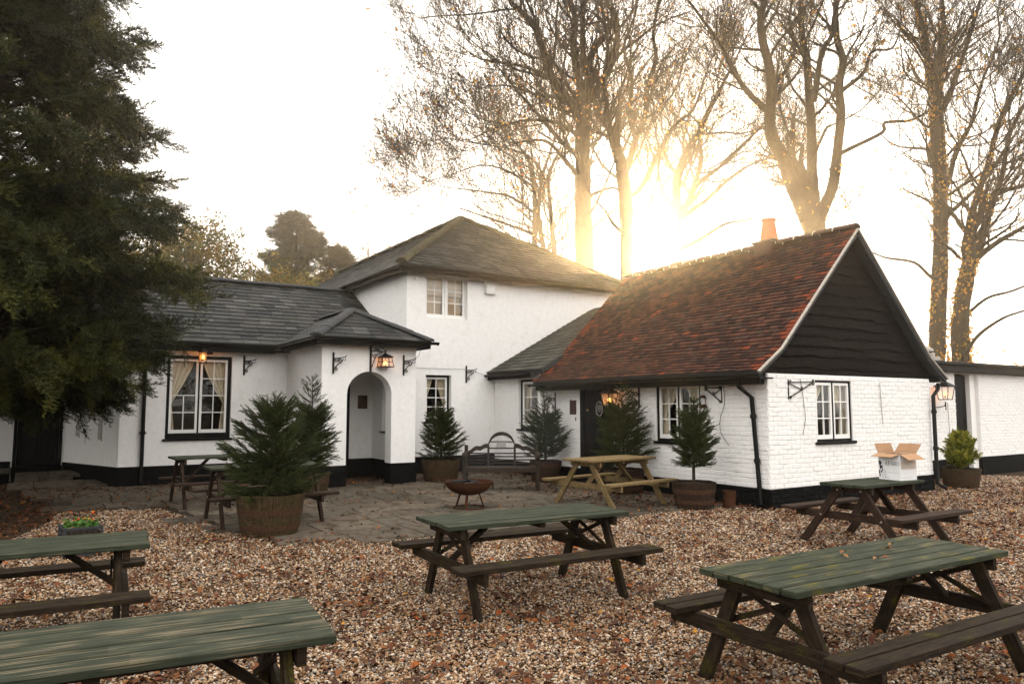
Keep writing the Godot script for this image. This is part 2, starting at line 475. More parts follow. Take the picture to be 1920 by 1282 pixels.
func copies(parent: Node, called: String, m: Mesh, mat: Material, buf: PackedFloat32Array) -> MultiMeshInstance3D:
	var mm := MultiMesh.new()
	mm.transform_format = MultiMesh.TRANSFORM_3D
	mm.use_colors = true
	mm.mesh = m
	mm.instance_count = buf.size() / 16
	mm.buffer = buf
	var o := MultiMeshInstance3D.new()
	o.name = called
	o.multimesh = mm
	o.material_override = mat
	o.set_meta("kind", "stuff")
	parent.add_child(o, true)
	return o

func push_copy(buf: PackedFloat32Array, x: Transform3D, tint: Color) -> void:
	var b := x.basis
	var o := x.origin
	buf.append_array(PackedFloat32Array([b.x.x, b.y.x, b.z.x, o.x, b.x.y, b.y.y, b.z.y, o.y, b.x.z, b.y.z, b.z.z, o.z, tint.r, tint.g, tint.b, 1.0]))

# items: [Transform3D, MB]; the largest in view become pieces of their own, the rest one mass
func pieces(parent: Node3D, called: String, rest: String, items: Array, mat: Material, limit := 300) -> void:
	var base := Transform3D.IDENTITY
	var p: Node = parent
	while p is Node3D and p != self:
		base = p.transform * base
		p = p.get_parent()
	if items.size() > limit:
		for it in items:
			it.append((base * it[0].origin).distance_to(CAM))
		items.sort_custom(func(a, b): return a[2] < b[2])
	var mass := MB.new()
	for k in items.size():
		if k < limit:
			part(parent, called, items[k][1], mat, items[k][0])
		else:
			mass.add(items[k][1], items[k][0])
	if mass.v.size():
		part(parent, rest, mass, mat).set_meta("kind", "stuff")

func rnd(a: float, b: float) -> float:
	return rng.randf_range(a, b)

func at_xf(p: Vector3, turn := 0.0) -> Transform3D:
	return Transform3D(Basis(Vector3.UP, turn), p)

# frames on walls: x to the right as one faces the wall, y up, z out of the wall
func face_south(x: float, y: float, z: float) -> Transform3D:
	return Transform3D(Basis.IDENTITY, Vector3(x, y, z))

func face_west(x: float, y: float, z: float) -> Transform3D:
	return Transform3D(Basis(Vector3.UP, -PI / 2), Vector3(x, y, z))

# a wall in its frame: from x 0 to w, y 0 to h, front at z 0, back at -thick, with rectangular openings
func wall_mesh(w: float, h: float, thick: float, holes: Array, y0 := 0.0) -> MB:
	var xs := [0.0, w]
	var ys := [y0, h]
	for r: Rect2 in holes:
		xs.append_array([r.position.x, r.end.x])
		ys.append_array([maxf(r.position.y, y0), minf(r.end.y, h)])
	xs.sort()
	ys.sort()
	var solid := func(i: int, j: int) -> bool:
		if i < 0 or j < 0 or i >= xs.size() - 1 or j >= ys.size() - 1 or xs[i + 1] - xs[i] < 1e-5 or ys[j + 1] - ys[j] < 1e-5:
			return false
		var m := Vector2((xs[i] + xs[i + 1]) / 2, (ys[j] + ys[j + 1]) / 2)
		for r: Rect2 in holes:
			if r.has_point(m):
				return false
		return true
	var mb := MB.new()
	for i in xs.size() - 1:
		for j in ys.size() - 1:
			if not solid.call(i, j):
				continue
			var a: float = xs[i]
			var b: float = xs[i + 1]
			var c: float = ys[j]
			var d: float = ys[j + 1]
			mb.quad(Vector3(a, c, 0), Vector3(b, c, 0), Vector3(b, d, 0), Vector3(a, d, 0))
			mb.quad(Vector3(b, c, -thick), Vector3(a, c, -thick), Vector3(a, d, -thick), Vector3(b, d, -thick))
			if not solid.call(i - 1, j):
				mb.quad(Vector3(a, c, -thick), Vector3(a, c, 0), Vector3(a, d, 0), Vector3(a, d, -thick))
			if not solid.call(i + 1, j):
				mb.quad(Vector3(b, c, 0), Vector3(b, c, -thick), Vector3(b, d, -thick), Vector3(b, d, 0))
			if not solid.call(i, j - 1):
				mb.quad(Vector3(a, c, -thick), Vector3(b, c, -thick), Vector3(b, c, 0), Vector3(a, c, 0))
			if not solid.call(i, j + 1):
				mb.quad(Vector3(a, d, 0), Vector3(b, d, 0), Vector3(b, d, -thick), Vector3(a, d, -thick))
	return mb
# ------------------------------------------------------------------ materials
func noise_bytes(seed_: int, freq: float, w: int, h: int, octaves := 4, stretch := 1) -> PackedByteArray:
	var f := FastNoiseLite.new()
	f.seed = seed_
	f.frequency = freq * 2.0
	f.fractal_octaves = octaves
	var im := f.get_seamless_image(maxi(8, w / stretch), h)
	im.convert(Image.FORMAT_L8)
	if stretch > 1:
		im.resize(w, h, Image.INTERPOLATE_CUBIC)
	return im.get_data()

func picture(w: int, h: int, paint: Callable) -> ImageTexture:
	var data := PackedByteArray()
	data.resize(w * h * 3)
	var at := 0
	for k in w * h:
		var col: Color = paint.call(k)
		data[at] = clampi(int(col.r * 255.0), 0, 255)
		data[at + 1] = clampi(int(col.g * 255.0), 0, 255)
		data[at + 2] = clampi(int(col.b * 255.0), 0, 255)
		at += 3
	var im := Image.create_from_data(w, h, false, Image.FORMAT_RGB8, data)
	return ImageTexture.create_from_image(im)

func grey_tex(b: PackedByteArray, w: int, h: int) -> ImageTexture:
	return ImageTexture.create_from_image(Image.create_from_data(w, h, false, Image.FORMAT_L8, b))

# linear base colour -> what albedo_color wants
func lin(r: float, g: float, b: float) -> Color:
	return Color(r, g, b).linear_to_srgb()

func plain(r: float, g: float, b: float, rough := 0.8, metal := 0.0) -> StandardMaterial3D:
	var m := StandardMaterial3D.new()
	m.albedo_color = lin(r, g, b)
	m.roughness = rough
	m.metallic = metal
	m.metallic_specular = 0.3
	return m

func textured(tex: Texture2D, scale: Vector3, rough := 0.85, tri := false) -> StandardMaterial3D:
	var m := StandardMaterial3D.new()
	m.albedo_texture = tex
	m.roughness = rough
	m.uv1_scale = scale
	m.uv1_triplanar = tri
	m.metallic_specular = 0.2
	return m

func relief(m: StandardMaterial3D, tex: Texture2D, cm: float) -> StandardMaterial3D:
	m.heightmap_enabled = true
	m.heightmap_texture = tex
	m.heightmap_scale = cm
	return m

func mix3(a: Color, b: Color, k: float) -> Color:
	return a.lerp(b, clampf(k, 0.0, 1.0))

func make_materials() -> void:
	var S := 256
	var fine := noise_bytes(1, 0.12, S, S, 4)
	var mid := noise_bytes(2, 0.025, S, S, 5)
	var coarse := noise_bytes(3, 0.009, S, S, 4)
	var grain := noise_bytes(4, 0.11, S, S, 4, 16)
	var grain2 := noise_bytes(5, 0.05, S, S, 4, 10)
	var streak := noise_bytes(6, 0.03, S, S, 4, 6)
	var fine_t := grey_tex(fine, S, S)
	var mid_t := grey_tex(mid, S, S)
	var grain_t := grey_tex(grain, S, S)
	var N := func(b: PackedByteArray, k: int) -> float: return b[k] / 255.0

	# green painted table tops, sound and worn
	for kind in 3:
		var thr: float = [0.70, 0.56, 0.64][kind]
		M["green%d" % kind] = relief(textured(picture(S, S, func(k: int) -> Color:
			var g: float = N.call(grain, k)
			var c := mix3(lin(0.015, 0.019, 0.012), lin(0.060, 0.066, 0.043), g * 0.9 + N.call(mid, k) * 0.4 - 0.25)
			var wear: float = N.call(grain2, k) * 0.40 + g * 0.25 + N.call(streak, k) * 0.35 + N.call(coarse, k) * 0.35 - thr - 0.13
			c = mix3(c, lin(0.125, 0.105, 0.07) if g > 0.5 else lin(0.06, 0.047, 0.03), wear * 7.0)
			var moss: float = N.call(coarse, k) * 0.7 + N.call(fine, k) * 0.45 - (0.72 if kind == 2 else 0.86)
			return mix3(c, lin(0.085, 0.072, 0.006), moss * 6.0)), Vector3(0.55, 1.6, 1), 0.72), grain_t, 0.12)
	# brown stained table frames
	M["brown"] = relief(textured(picture(S, S, func(k: int) -> Color:
		var g: float = N.call(grain, k)
		var c := mix3(lin(0.009, 0.006, 0.004), lin(0.046, 0.031, 0.019), g + N.call(mid, k) * 0.5 - 0.4)
		var moss: float = N.call(coarse, k) * 0.6 + N.call(fine, k) * 0.5 - 0.66
		return mix3(c, lin(0.050, 0.043, 0.005), moss * 5.0)), Vector3(0.7, 1.8, 1), 0.8), grain_t, 0.12)
	M["brown_clean"] = relief(textured(picture(S, S, func(k: int) -> Color:
		var g: float = N.call(grain, k)
		return mix3(lin(0.015, 0.009, 0.006), lin(0.065, 0.040, 0.027), g + N.call(mid, k) * 0.5 - 0.35)), Vector3(0.7, 1.8, 1), 0.75), grain_t, 0.1)
	M["pine"] = relief(textured(picture(S, S, func(k: int) -> Color:
		var g: float = N.call(grain, k)
		var c := mix3(lin(0.085, 0.056, 0.025), lin(0.25, 0.178, 0.088), g + N.call(mid, k) * 0.5 - 0.3)
		return mix3(c, lin(0.12, 0.10, 0.02), (N.call(coarse, k) - 0.6) * 2.5)), Vector3(0.7, 1.6, 1), 0.7), grain_t, 0.08)
	M["bench"] = relief(textured(picture(S, S, func(k: int) -> Color:
		var g: float = N.call(grain, k)
		return mix3(lin(0.014, 0.010, 0.007), lin(0.062, 0.044, 0.031), g + N.call(mid, k) * 0.5 - 0.35)), Vector3(0.8, 2.0, 1), 0.8), grain_t, 0.1)
	M["barrel"] = relief(textured(picture(S, S, func(k: int) -> Color:
		var g: float = N.call(grain, k)
		var c := mix3(lin(0.022, 0.014, 0.007), lin(0.095, 0.064, 0.034), g + N.call(mid, k) * 0.7 - 0.45)
		return mix3(c, lin(0.045, 0.042, 0.014), (N.call(coarse, k) - 0.5) * 2.5)), Vector3(1.2, 3.0, 1), 0.85), grain_t, 0.12)
	M["barrel_dark"] = relief(textured(picture(S, S, func(k: int) -> Color:
		return mix3(lin(0.016, 0.010, 0.0065), lin(0.060, 0.038, 0.024), N.call(grain, k) + N.call(mid, k) * 0.6 - 0.4)), Vector3(1.2, 3.0, 1), 0.8), grain_t, 0.12)
	M["rust"] = relief(textured(picture(S, S, func(k: int) -> Color:
		var c := mix3(lin(0.030, 0.012, 0.006), lin(0.10, 0.038, 0.015), N.call(mid, k) * 1.3 - 0.2)
		return mix3(c, lin(0.035, 0.020, 0.015), (N.call(fine, k) - 0.45) * 2.0)), Vector3(2, 2, 2), 0.9, true), fine_t, 0.05)
	# slate and clay: vertex colours carry the tone of each piece
	M["slate"] = relief(textured(picture(S, S, func(k: int) -> Color:
		var c := mix3(Color(0.62, 0.62, 0.62), Color(1, 1, 1), N.call(grain2, k) * 0.7 + N.call(fine, k) * 0.5 - 0.1)
		var lichen: float = N.call(mid, k) * 0.7 + N.call(fine, k) * 0.5
		if lichen > 0.80:
			c = mix3(c, Color(1.0, 0.98, 0.9), (lichen - 0.80) * 5.0)
		elif lichen < 0.36:
			c = mix3(c, Color(0.55, 0.58, 0.42), (0.36 - lichen) * 6.0)
		return c), Vector3(0.9, 0.9, 0.9), 0.62, true), grey_tex(grain2, S, S), 0.2)
	M.slate.vertex_color_use_as_albedo = true
	M.slate.uv1_world_triplanar = true
	M["tile"] = relief(textured(picture(S, S, func(k: int) -> Color:
		var c := mix3(Color(0.72, 0.70, 0.68), Color(1, 1, 1), N.call(fine, k) * 0.9 + N.call(mid, k) * 0.5 - 0.3)
		return mix3(c, Color(0.50, 0.46, 0.42), (N.call(coarse, k) * 0.6 + N.call(fine, k) * 0.5 - 0.62) * 4.0)), Vector3(1.3, 1.3, 1.3), 0.85, true), fine_t, 0.15)
	M.tile.vertex_color_use_as_albedo = true
	M.tile.uv1_world_triplanar = true
	# white walls
	var white := picture(S, S, func(k: int) -> Color:
		var c := mix3(lin(0.76, 0.75, 0.73), lin(0.82, 0.81, 0.79), N.call(mid, k) * 1.2 - 0.1)
		return mix3(c, lin(0.60, 0.58, 0.53), (N.call(coarse, k) * 0.55 + N.call(fine, k) * 0.5 - 0.64) * 2.2))
	M["render"] = relief(textured(white, Vector3(0.55, 0.55, 0.55), 0.9, true), mid_t, 0.2)
	M.render.uv1_world_triplanar = true
	M["brick"] = relief(textured(white, Vector3(1.1, 1.1, 1.1), 0.75, true), fine_t, 0.12)
	M.brick.uv1_world_triplanar = true
	M["mortar"] = relief(textured(white, Vector3(1.6, 1.6, 1.6), 0.9, true), fine_t, 0.15)
	M.mortar.uv1_world_triplanar = true
	var dark := picture(S, S, func(k: int) -> Color:
		return mix3(lin(0.004, 0.004, 0.004), lin(0.014, 0.014, 0.013), N.call(mid, k) * 0.9 + N.call(fine, k) * 0.5 - 0.3))
	M["black_wall"] = relief(textured(dark, Vector3(0.9, 0.9, 0.9), 0.75, true), mid_t, 0.3)
	M.black_wall.uv1_world_triplanar = true
	M.black_wall.metallic_specular = 0.1
	M["board"] = relief(textured(picture(S, S, func(k: int) -> Color:
		var c := mix3(lin(0.004, 0.003, 0.0026), lin(0.026, 0.020, 0.016), N.call(grain, k) + N.call(mid, k) * 0.5 - 0.35)
		return mix3(c, lin(0.06, 0.054, 0.05), (N.call(grain2, k) * 0.6 + N.call(fine, k) * 0.5 - 0.84) * 4.0)), Vector3(0.5, 1.6, 1), 0.62), grey_tex(grain2, S, S), 0.25)
	M.board.metallic_specular = 0.08
	M["joinery"] = relief(textured(dark, Vector3(1.5, 1.5, 1.5), 0.55, true), grain_t, 0.05)
	M["gutter"] = plain(0.005, 0.005, 0.0045, 0.42)
	M["iron"] = plain(0.007, 0.006, 0.0055, 0.5)
	M["white_paint"] = plain(0.78, 0.77, 0.74, 0.4)
	M["steel"] = plain(0.30, 0.28, 0.25, 0.45, 0.8)
	M["brass"] = plain(0.35, 0.24, 0.08, 0.35, 0.9)
	M["plastic_white"] = plain(0.74, 0.73, 0.70, 0.45)
	M["plaque"] = relief(textured(picture(64, 64, func(k: int) -> Color:
		return mix3(lin(0.045, 0.024, 0.018), lin(0.085, 0.045, 0.032), N.call(fine, k * 7 % (S * S)))), Vector3(3, 3, 3), 0.6, true), fine_t, 0.03)
	M["pale_metal"] = plain(0.24, 0.24, 0.22, 0.55, 0.2)
	M["lead"] = relief(plain(0.17, 0.165, 0.16, 0.6), mid_t, 0.1)
	M["verge"] = relief(textured(picture(S, S, func(k: int) -> Color:
		return mix3(lin(0.26, 0.235, 0.20), lin(0.48, 0.45, 0.40), N.call(mid, k) * 1.2 - 0.1)), Vector3(1.5, 1.5, 1.5), 0.9, true), fine_t, 0.3)
	M["felt"] = relief(textured(picture(S, S, func(k: int) -> Color:
		return mix3(lin(0.020, 0.018, 0.016), lin(0.055, 0.05, 0.045), N.call(mid, k) * 0.9 + N.call(fine, k) * 0.4 - 0.2)), Vector3(0.7, 0.7, 0.7), 0.85, true), fine_t, 0.2)
	M["pot"] = relief(textured(picture(S, S, func(k: int) -> Color:
		return mix3(lin(0.30, 0.085, 0.040), lin(0.46, 0.15, 0.075), N.call(mid, k) * 1.3 - 0.2)), Vector3(2, 2, 2), 0.8, true), fine_t, 0.1)
	# mossy ridge and hip tiles
	M["moss_ridge"] = relief(textured(picture(S, S, func(k: int) -> Color:
		var c := mix3(lin(0.026, 0.023, 0.019), lin(0.085, 0.075, 0.060), N.call(fine, k))
		return mix3(c, lin(0.062, 0.056, 0.020), (N.call(mid, k) * 0.8 + N.call(fine, k) * 0.4 - 0.50) * 4.0)), Vector3(1.8, 1.8, 1.8), 0.95, true), fine_t, 1.2)
	M.moss_ridge.uv1_world_triplanar = true
	M["ridge"] = relief(textured(picture(S, S, func(k: int) -> Color:
		return mix3(lin(0.024, 0.025, 0.026), lin(0.085, 0.085, 0.085), N.call(mid, k) * 0.8 + N.call(fine, k) * 0.5 - 0.2)), Vector3(1.6, 1.6, 1.6), 0.8, true), fine_t, 0.4)
	M.ridge.uv1_world_triplanar = true
	M["clay_ridge"] = relief(textured(picture(S, S, func(k: int) -> Color:
		return mix3(lin(0.030, 0.017, 0.013), lin(0.085, 0.046, 0.034), N.call(mid, k) * 0.8 + N.call(fine, k) * 0.5 - 0.2)), Vector3(1.6, 1.6, 1.6), 0.85, true), fine_t, 0.3)
	M.clay_ridge.uv1_world_triplanar = true
	# glass, curtains, rooms
	var g := StandardMaterial3D.new()
	g.albedo_color = Color(0.05, 0.06, 0.06, 0.03)
	g.transparency = BaseMaterial3D.TRANSPARENCY_ALPHA
	g.roughness = 0.02
	g.metallic_specular = 0.9
	M["glass"] = g
	M["curtain"] = plain(0.62, 0.55, 0.40, 0.95)
	M.curtain.backlight_enabled = true
	M.curtain.backlight = Color(0.3, 0.27, 0.2)
	M["blind"] = plain(0.66, 0.56, 0.41, 0.95)
	M["shutter"] = plain(0.47, 0.37, 0.25, 0.9)
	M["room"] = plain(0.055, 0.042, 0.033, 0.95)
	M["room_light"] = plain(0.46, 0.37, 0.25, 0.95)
	# lamps
	var b := plain(0.9, 0.7, 0.4, 0.5)
	b.emission_enabled = true
	b.emission = Color(1.0, 0.62, 0.26)
	b.emission_energy_multiplier = 1.6
	M["bulb"] = b
	var lg := StandardMaterial3D.new()
	lg.albedo_color = Color(1.0, 0.93, 0.8, 0.16)
	lg.transparency = BaseMaterial3D.TRANSPARENCY_ALPHA
	lg.roughness = 0.05
	M["lamp_glass"] = lg
	# ground
	M["soil"] = relief(textured(picture(S, S, func(k: int) -> Color:
		var c := mix3(lin(0.020, 0.014, 0.009), lin(0.075, 0.052, 0.032), N.call(fine, k) * 0.9 + N.call(mid, k) * 0.5 - 0.3)
		return mix3(c, lin(0.035, 0.045, 0.014), (N.call(coarse, k) - 0.52) * 3.0)), Vector3(0.5, 0.5, 0.5), 0.95, true), fine_t, 2.0)
	M.soil.uv1_world_triplanar = true
	M["gravel_bed"] = relief(textured(picture(S, S, func(k: int) -> Color:
		return mix3(lin(0.016, 0.009, 0.005), lin(0.10, 0.062, 0.036), N.call(fine, k) * 1.3 - 0.2)), Vector3(0.8, 0.8, 0.8), 0.95, true), fine_t, 2.0)
	M.gravel_bed.uv1_world_triplanar = true
	M["pebble"] = plain(1, 1, 1, 0.62)
	M.pebble.vertex_color_use_as_albedo = true
	M["slab"] = relief(textured(picture(S, S, func(k: int) -> Color:
		var c := mix3(Color(0.66, 0.65, 0.63), Color(1, 1, 1), N.call(mid, k) * 0.8 + N.call(fine, k) * 0.5 - 0.15)
		return mix3(c, Color(0.50, 0.47, 0.40), (N.call(coarse, k) * 0.7 + N.call(fine, k) * 0.4 - 0.60) * 4.0)), Vector3(0.6, 0.6, 0.6), 0.85, true), mid_t, 0.5)
	M.slab.vertex_color_use_as_albedo = true
	M.slab.uv1_world_triplanar = true
	M["earth"] = plain(0.028, 0.019, 0.012, 0.98)
	# plants
	var leaf := plain(1, 1, 1, 0.65)
	leaf.vertex_color_use_as_albedo = true
	leaf.backlight_enabled = true
	leaf.backlight = Color(0.75, 0.72, 0.6)
	M["leaf"] = leaf
	var needle := plain(1, 1, 1, 0.6)
	needle.vertex_color_use_as_albedo = true
	needle.backlight_enabled = true
	needle.backlight = Color(0.25, 0.25, 0.2)
	M["needle"] = needle
	var litter := plain(1, 1, 1, 0.75)
	litter.vertex_color_use_as_albedo = true
	litter.backlight_enabled = true
	litter.backlight = Color(0.2, 0.2, 0.2)
	M["litter"] = litter
	M["bark"] = relief(textured(picture(S, S, func(k: int) -> Color:
		var c := mix3(lin(0.016, 0.011, 0.007), lin(0.060, 0.042, 0.026), N.call(mid, k) * 0.9 + N.call(fine, k) * 0.4 - 0.2)
		return mix3(c, lin(0.040, 0.038, 0.016), (N.call(coarse, k) - 0.5) * 2.0)), Vector3(1, 0.5, 1), 0.9), fine_t, 1.5)
	M["bark_dark"] = relief(plain(0.040, 0.027, 0.018, 0.95), fine_t, 1.0)
	# cardboard box
	M["card"] = relief(textured(picture(S, S, func(k: int) -> Color:
		return mix3(lin(0.27, 0.155, 0.085), lin(0.38, 0.235, 0.14), N.call(streak, k) * 0.9 + N.call(fine, k) * 0.3 - 0.1)), Vector3(2, 2, 2), 0.9, true), grain_t, 0.03)
	M["card_white"] = relief(textured(picture(64, 64, func(k: int) -> Color:
		return mix3(lin(0.66, 0.66, 0.66), lin(0.74, 0.74, 0.735), N.call(mid, k * 61 % (S * S)))), Vector3(2, 2, 2), 0.7, true), fine_t, 0.02)
	M["ink"] = plain(0.018, 0.018, 0.02, 0.8)
	M["ink_soft"] = plain(0.30, 0.30, 0.33, 0.8)
	M["beige_print"] = plain(0.50, 0.42, 0.34, 0.8)
	M["crate"] = plain(0.028, 0.030, 0.033, 0.55)
	M["ash"] = relief(textured(picture(S, S, func(k: int) -> Color:
		return mix3(lin(0.035, 0.033, 0.032), lin(0.22, 0.21, 0.20), N.call(fine, k) * 0.9 + N.call(mid, k) * 0.6 - 0.45)), Vector3(3, 3, 3), 0.98, true), fine_t, 1.5)
	M["hoop"] = relief(textured(picture(S, S, func(k: int) -> Color:
		return mix3(lin(0.030, 0.015, 0.009), lin(0.085, 0.044, 0.026), N.call(mid, k) * 1.2 - 0.1)), Vector3(2, 2, 2), 0.85, true), fine_t, 0.04)
	M["charcoal"] = plain(0.018, 0.017, 0.016, 0.95)
# ------------------------------------------------------------------ parts of buildings
# one window in a wall frame: outer black frame, casements with bars and panes, sill, curtains
func window(parent: Node3D, fr: Transform3D, w: float, h: float, casements: int, cols: int, rows: int, o := {}) -> void:
	var win := group_part(parent, "window", fr)
	var depth: float = o.get("depth", 0.05)
	var fw: float = o.get("frame", 0.055)
	var fb: float = o.get("frame_bottom", fw)
	var dark: Material = o.get("frame_mat", M.joinery)
	var f := MB.new()
	f.span(Vector3(0, 0, -depth - 0.07), Vector3(fw, h, -depth), 0.004)
	f.span(Vector3(w - fw, 0, -depth - 0.07), Vector3(w, h, -depth), 0.004)
	f.span(Vector3(fw, h - fw, -depth - 0.07), Vector3(w - fw, h, -depth - 0.001), 0.004)
	f.span(Vector3(fw, 0, -depth - 0.07), Vector3(w - fw, fb, -depth - 0.001), 0.004)
	var mull := 0.028
	var inner := w - 2.0 * fw
	var cw := (inner - mull * (casements - 1)) / casements
	for k in range(1, casements):
		var x := fw + k * (cw + mull) - mull
		f.span(Vector3(x, fb, -depth - 0.07), Vector3(x + mull, h - fw, -depth - 0.002), 0.003)
	part(win, "window_frame", f, dark)
	if o.get("sill", true):
		var s := MB.new()
		s.span(Vector3(-0.05, -0.05, -depth - 0.06), Vector3(w + 0.05, 0.0, 0.05), 0.006)
		part(win, "sill", s, o.get("sill_mat", M.joinery))
	for k in casements:
		var x0 := fw + k * (cw + mull) + 0.004
		var x1 := x0 + cw - 0.008
		var y0 := fb + 0.004
		var y1 := h - fw - 0.004
		var st: float = o.get("stile", 0.05)
		var zf := -depth - 0.012
		var zb := -depth - 0.052
		var sash := MB.new()
		sash.span(Vector3(x0, y0, zb), Vector3(x0 + st, y1, zf), 0.003)
		sash.span(Vector3(x1 - st, y0, zb), Vector3(x1, y1, zf), 0.003)
		sash.span(Vector3(x0 + st, y1 - st, zb), Vector3(x1 - st, y1, zf - 0.001), 0.003)
		sash.span(Vector3(x0 + st, y0, zb), Vector3(x1 - st, y0 + st * 1.5, zf - 0.001), 0.003)
		part(win, "sash", sash, M.white_paint)
		var gx0 := x0 + st
		var gx1 := x1 - st
		var gy0 := y0 + st * 1.5
		var gy1 := y1 - st
		var bar := 0.021
		var pw := (gx1 - gx0) / cols
		var ph := (gy1 - gy0) / rows
		var open_top: bool = o.get("plain_top", false) and k == 0
		for q in range(1, cols):
			var bm := MB.new()
			bm.span(Vector3(gx0 + q * pw - bar / 2, gy0, zb + 0.01), Vector3(gx0 + q * pw + bar / 2, gy1 if not open_top else gy0 + ph * (rows / 2), zf - 0.004), 0.003)
			part(win, "glazing_bar", bm, M.white_paint)
		for r in range(1, rows):
			if open_top and r > rows / 2:
				continue
			for q in cols:
				var bm := MB.new()
				bm.span(Vector3(gx0 + q * pw + bar / 2 * signf(q), gy0 + r * ph - bar / 2, zb + 0.01), Vector3(gx0 + (q + 1) * pw - bar / 2 * signf(cols - 1 - q), gy0 + r * ph + bar / 2, zf - 0.005), 0.003)
				part(win, "glazing_bar", bm, M.white_paint)
		for r in rows:
			for q in cols:
				var pm := MB.new()
				var tilt := Transform3D(Basis(Vector3.UP, rnd(-0.012, 0.012)) * Basis(Vector3.RIGHT, rnd(-0.012, 0.012)), Vector3(gx0 + (q + 0.5) * pw, gy0 + (r + 0.5) * ph, zb + 0.014))
				var hx := pw / 2
				var hy := ph / 2
				pm.quad(Vector3(-hx, -hy, 0), Vector3(hx, -hy, 0), Vector3(hx, hy, 0), Vector3(-hx, hy, 0))
				part(win, "pane", pm, M.glass, tilt)
	var zc := -depth - 0.15
	if o.get("curtains", true):
		for s in 2:
			var cm := MB.new()
			var tie: float = o.get("tie", 0.52)
			var rows_ := []
			for r in 25:
				var tt := r / 24.0
				var reach: float
				if tt < tie:
					reach = lerpf(0.46, 0.10, pow(tt / tie, 1.25))
				else:
					reach = lerpf(0.10, 0.16, pow((tt - tie) / (1.0 - tie), 0.6))
				reach *= w
				var row := []
				for q in 25:
					var a := q / 24.0
					var xx := a * reach
					if s == 1:
						xx = w - reach + a * reach
					row.append(Vector3(xx, h * (1.0 - tt) - 0.01, zc + 0.022 * sin(a * 30.0 + s * 2.0 + tt * 1.5) + 0.012 * sin(a * 71.0)))
				rows_.append(row)
			rows_.reverse()
			cm.grid(rows_)
			part(win, "curtain", cm, M.curtain)
	if o.get("blind", false):
		var bl := MB.new()
		var rows_ := []
		for r in 13:
			var tt := r / 12.0
			rows_.append([Vector3(0.05, h * (0.55 + 0.43 * tt), zc + 0.02 * absf(sin(tt * PI * 3.0))), Vector3(w - 0.05, h * (0.55 + 0.43 * tt), zc + 0.02 * absf(sin(tt * PI * 3.0)))])
		bl.grid(rows_)
		part(win, "blind", bl, M.blind)
		bl = MB.new()
		for k in 2:
			bl.span(Vector3(0.04 + k * (w / 2 - 0.02), 0.02, zc - 0.09), Vector3(0.04 + k * (w / 2 - 0.02) + w / 2 - 0.06, h * 0.97, zc - 0.06), 0.004)
		part(win, "shutter", bl, M.shutter)

# pieces laid in courses on a sloping plane; origin at the eave, u along it, d down the slope
func courses(o: Vector3, u: Vector3, d: Vector3, l0: float, r0: float, lk: float, rk: float, length: float, gauge: float, wide: float, jig: float, palette: Array, thick: float, odd := 0.0, tone = null) -> Array:
	var nn := u.cross(d) * -1.0
	if nn.y < 0.0:
		nn = -nn
	var basis := Basis(u, nn, d)
	var unit := []
	for c: Color in palette:
		var mb := MB.new()
		mb.col = c
		var g := gauge * 1.35
		mb.box(Transform3D(Basis(Vector3.RIGHT, -thick * 1.6 / g), Vector3(0, thick * 1.1, -g / 2)), Vector3(1.0, thick, g), 0.0)
		unit.append(mb)
	var items := []
	var rows := int(length / gauge)
	for r in rows:
		var s0 := r * gauge
		var s1 := minf(s0 + gauge * 1.1, length)
		var la := l0 + lk * s0
		var ra := r0 - rk * s0
		var lb := l0 + lk * s1
		var rb := r0 - rk * s1
		var x := la - (wide * 0.5 if r % 2 else 0.0) - rnd(0.0, wide * 0.2)
		while x < ra:
			var w := wide * rnd(1.0 - jig, 1.0 + jig)
			if ra - (x + w) < wide * 0.3:
				w = ra - x + 0.001
			var x0 := maxf(x, la)
			var x1 := minf(x + w, ra)
			var k := rng.randi() % palette.size()
			if tone != null:
				k = tone.call(x, s0, palette.size(), k)
			if x1 - x0 > 0.03:
				var slip := rnd(-0.006, 0.006) + (rnd(-0.03, 0.0) if rng.randf() < odd else 0.0)
				if (lk > 0.0 and x0 < lb) or (rk > 0.0 and x1 > rb):
					var mb := MB.new()
					mb.col = palette[k]
					var a := Vector3(x0 - x0, thick * 2.4, 0)
					var b := Vector3(x1 - x0, thick * 2.4, 0)
					var tx1 := maxf(minf(x1, rb), lb) - x0
					var tx0 := minf(maxf(x0, lb) - x0, tx1)
					var e := Vector3(tx1, thick, -(s1 - s0))
					var f := Vector3(tx0, thick, -(s1 - s0))
					var low := Vector3(0, -thick, 0)
					mb.quad(a, b, e, f)
					mb.quad(a + low, b + low, b, a)
					mb.quad(f + low, a + low, a, f)
					mb.quad(b + low, e + low, e, b)
					items.append([Transform3D(basis, o + u * x0 - d * s0), mb])
				else:
					var turn := Basis(Vector3.UP, rnd(-0.012, 0.012)) * Basis(Vector3.BACK, rnd(-0.012, 0.012))
					var b2 := basis * turn
					b2.x *= (x1 - x0) - 0.010
					items.append([Transform3D(b2, o + u * (x0 + x1) / 2.0 - d * (s0 + slip)), unit[k]])
			x += w
	return items

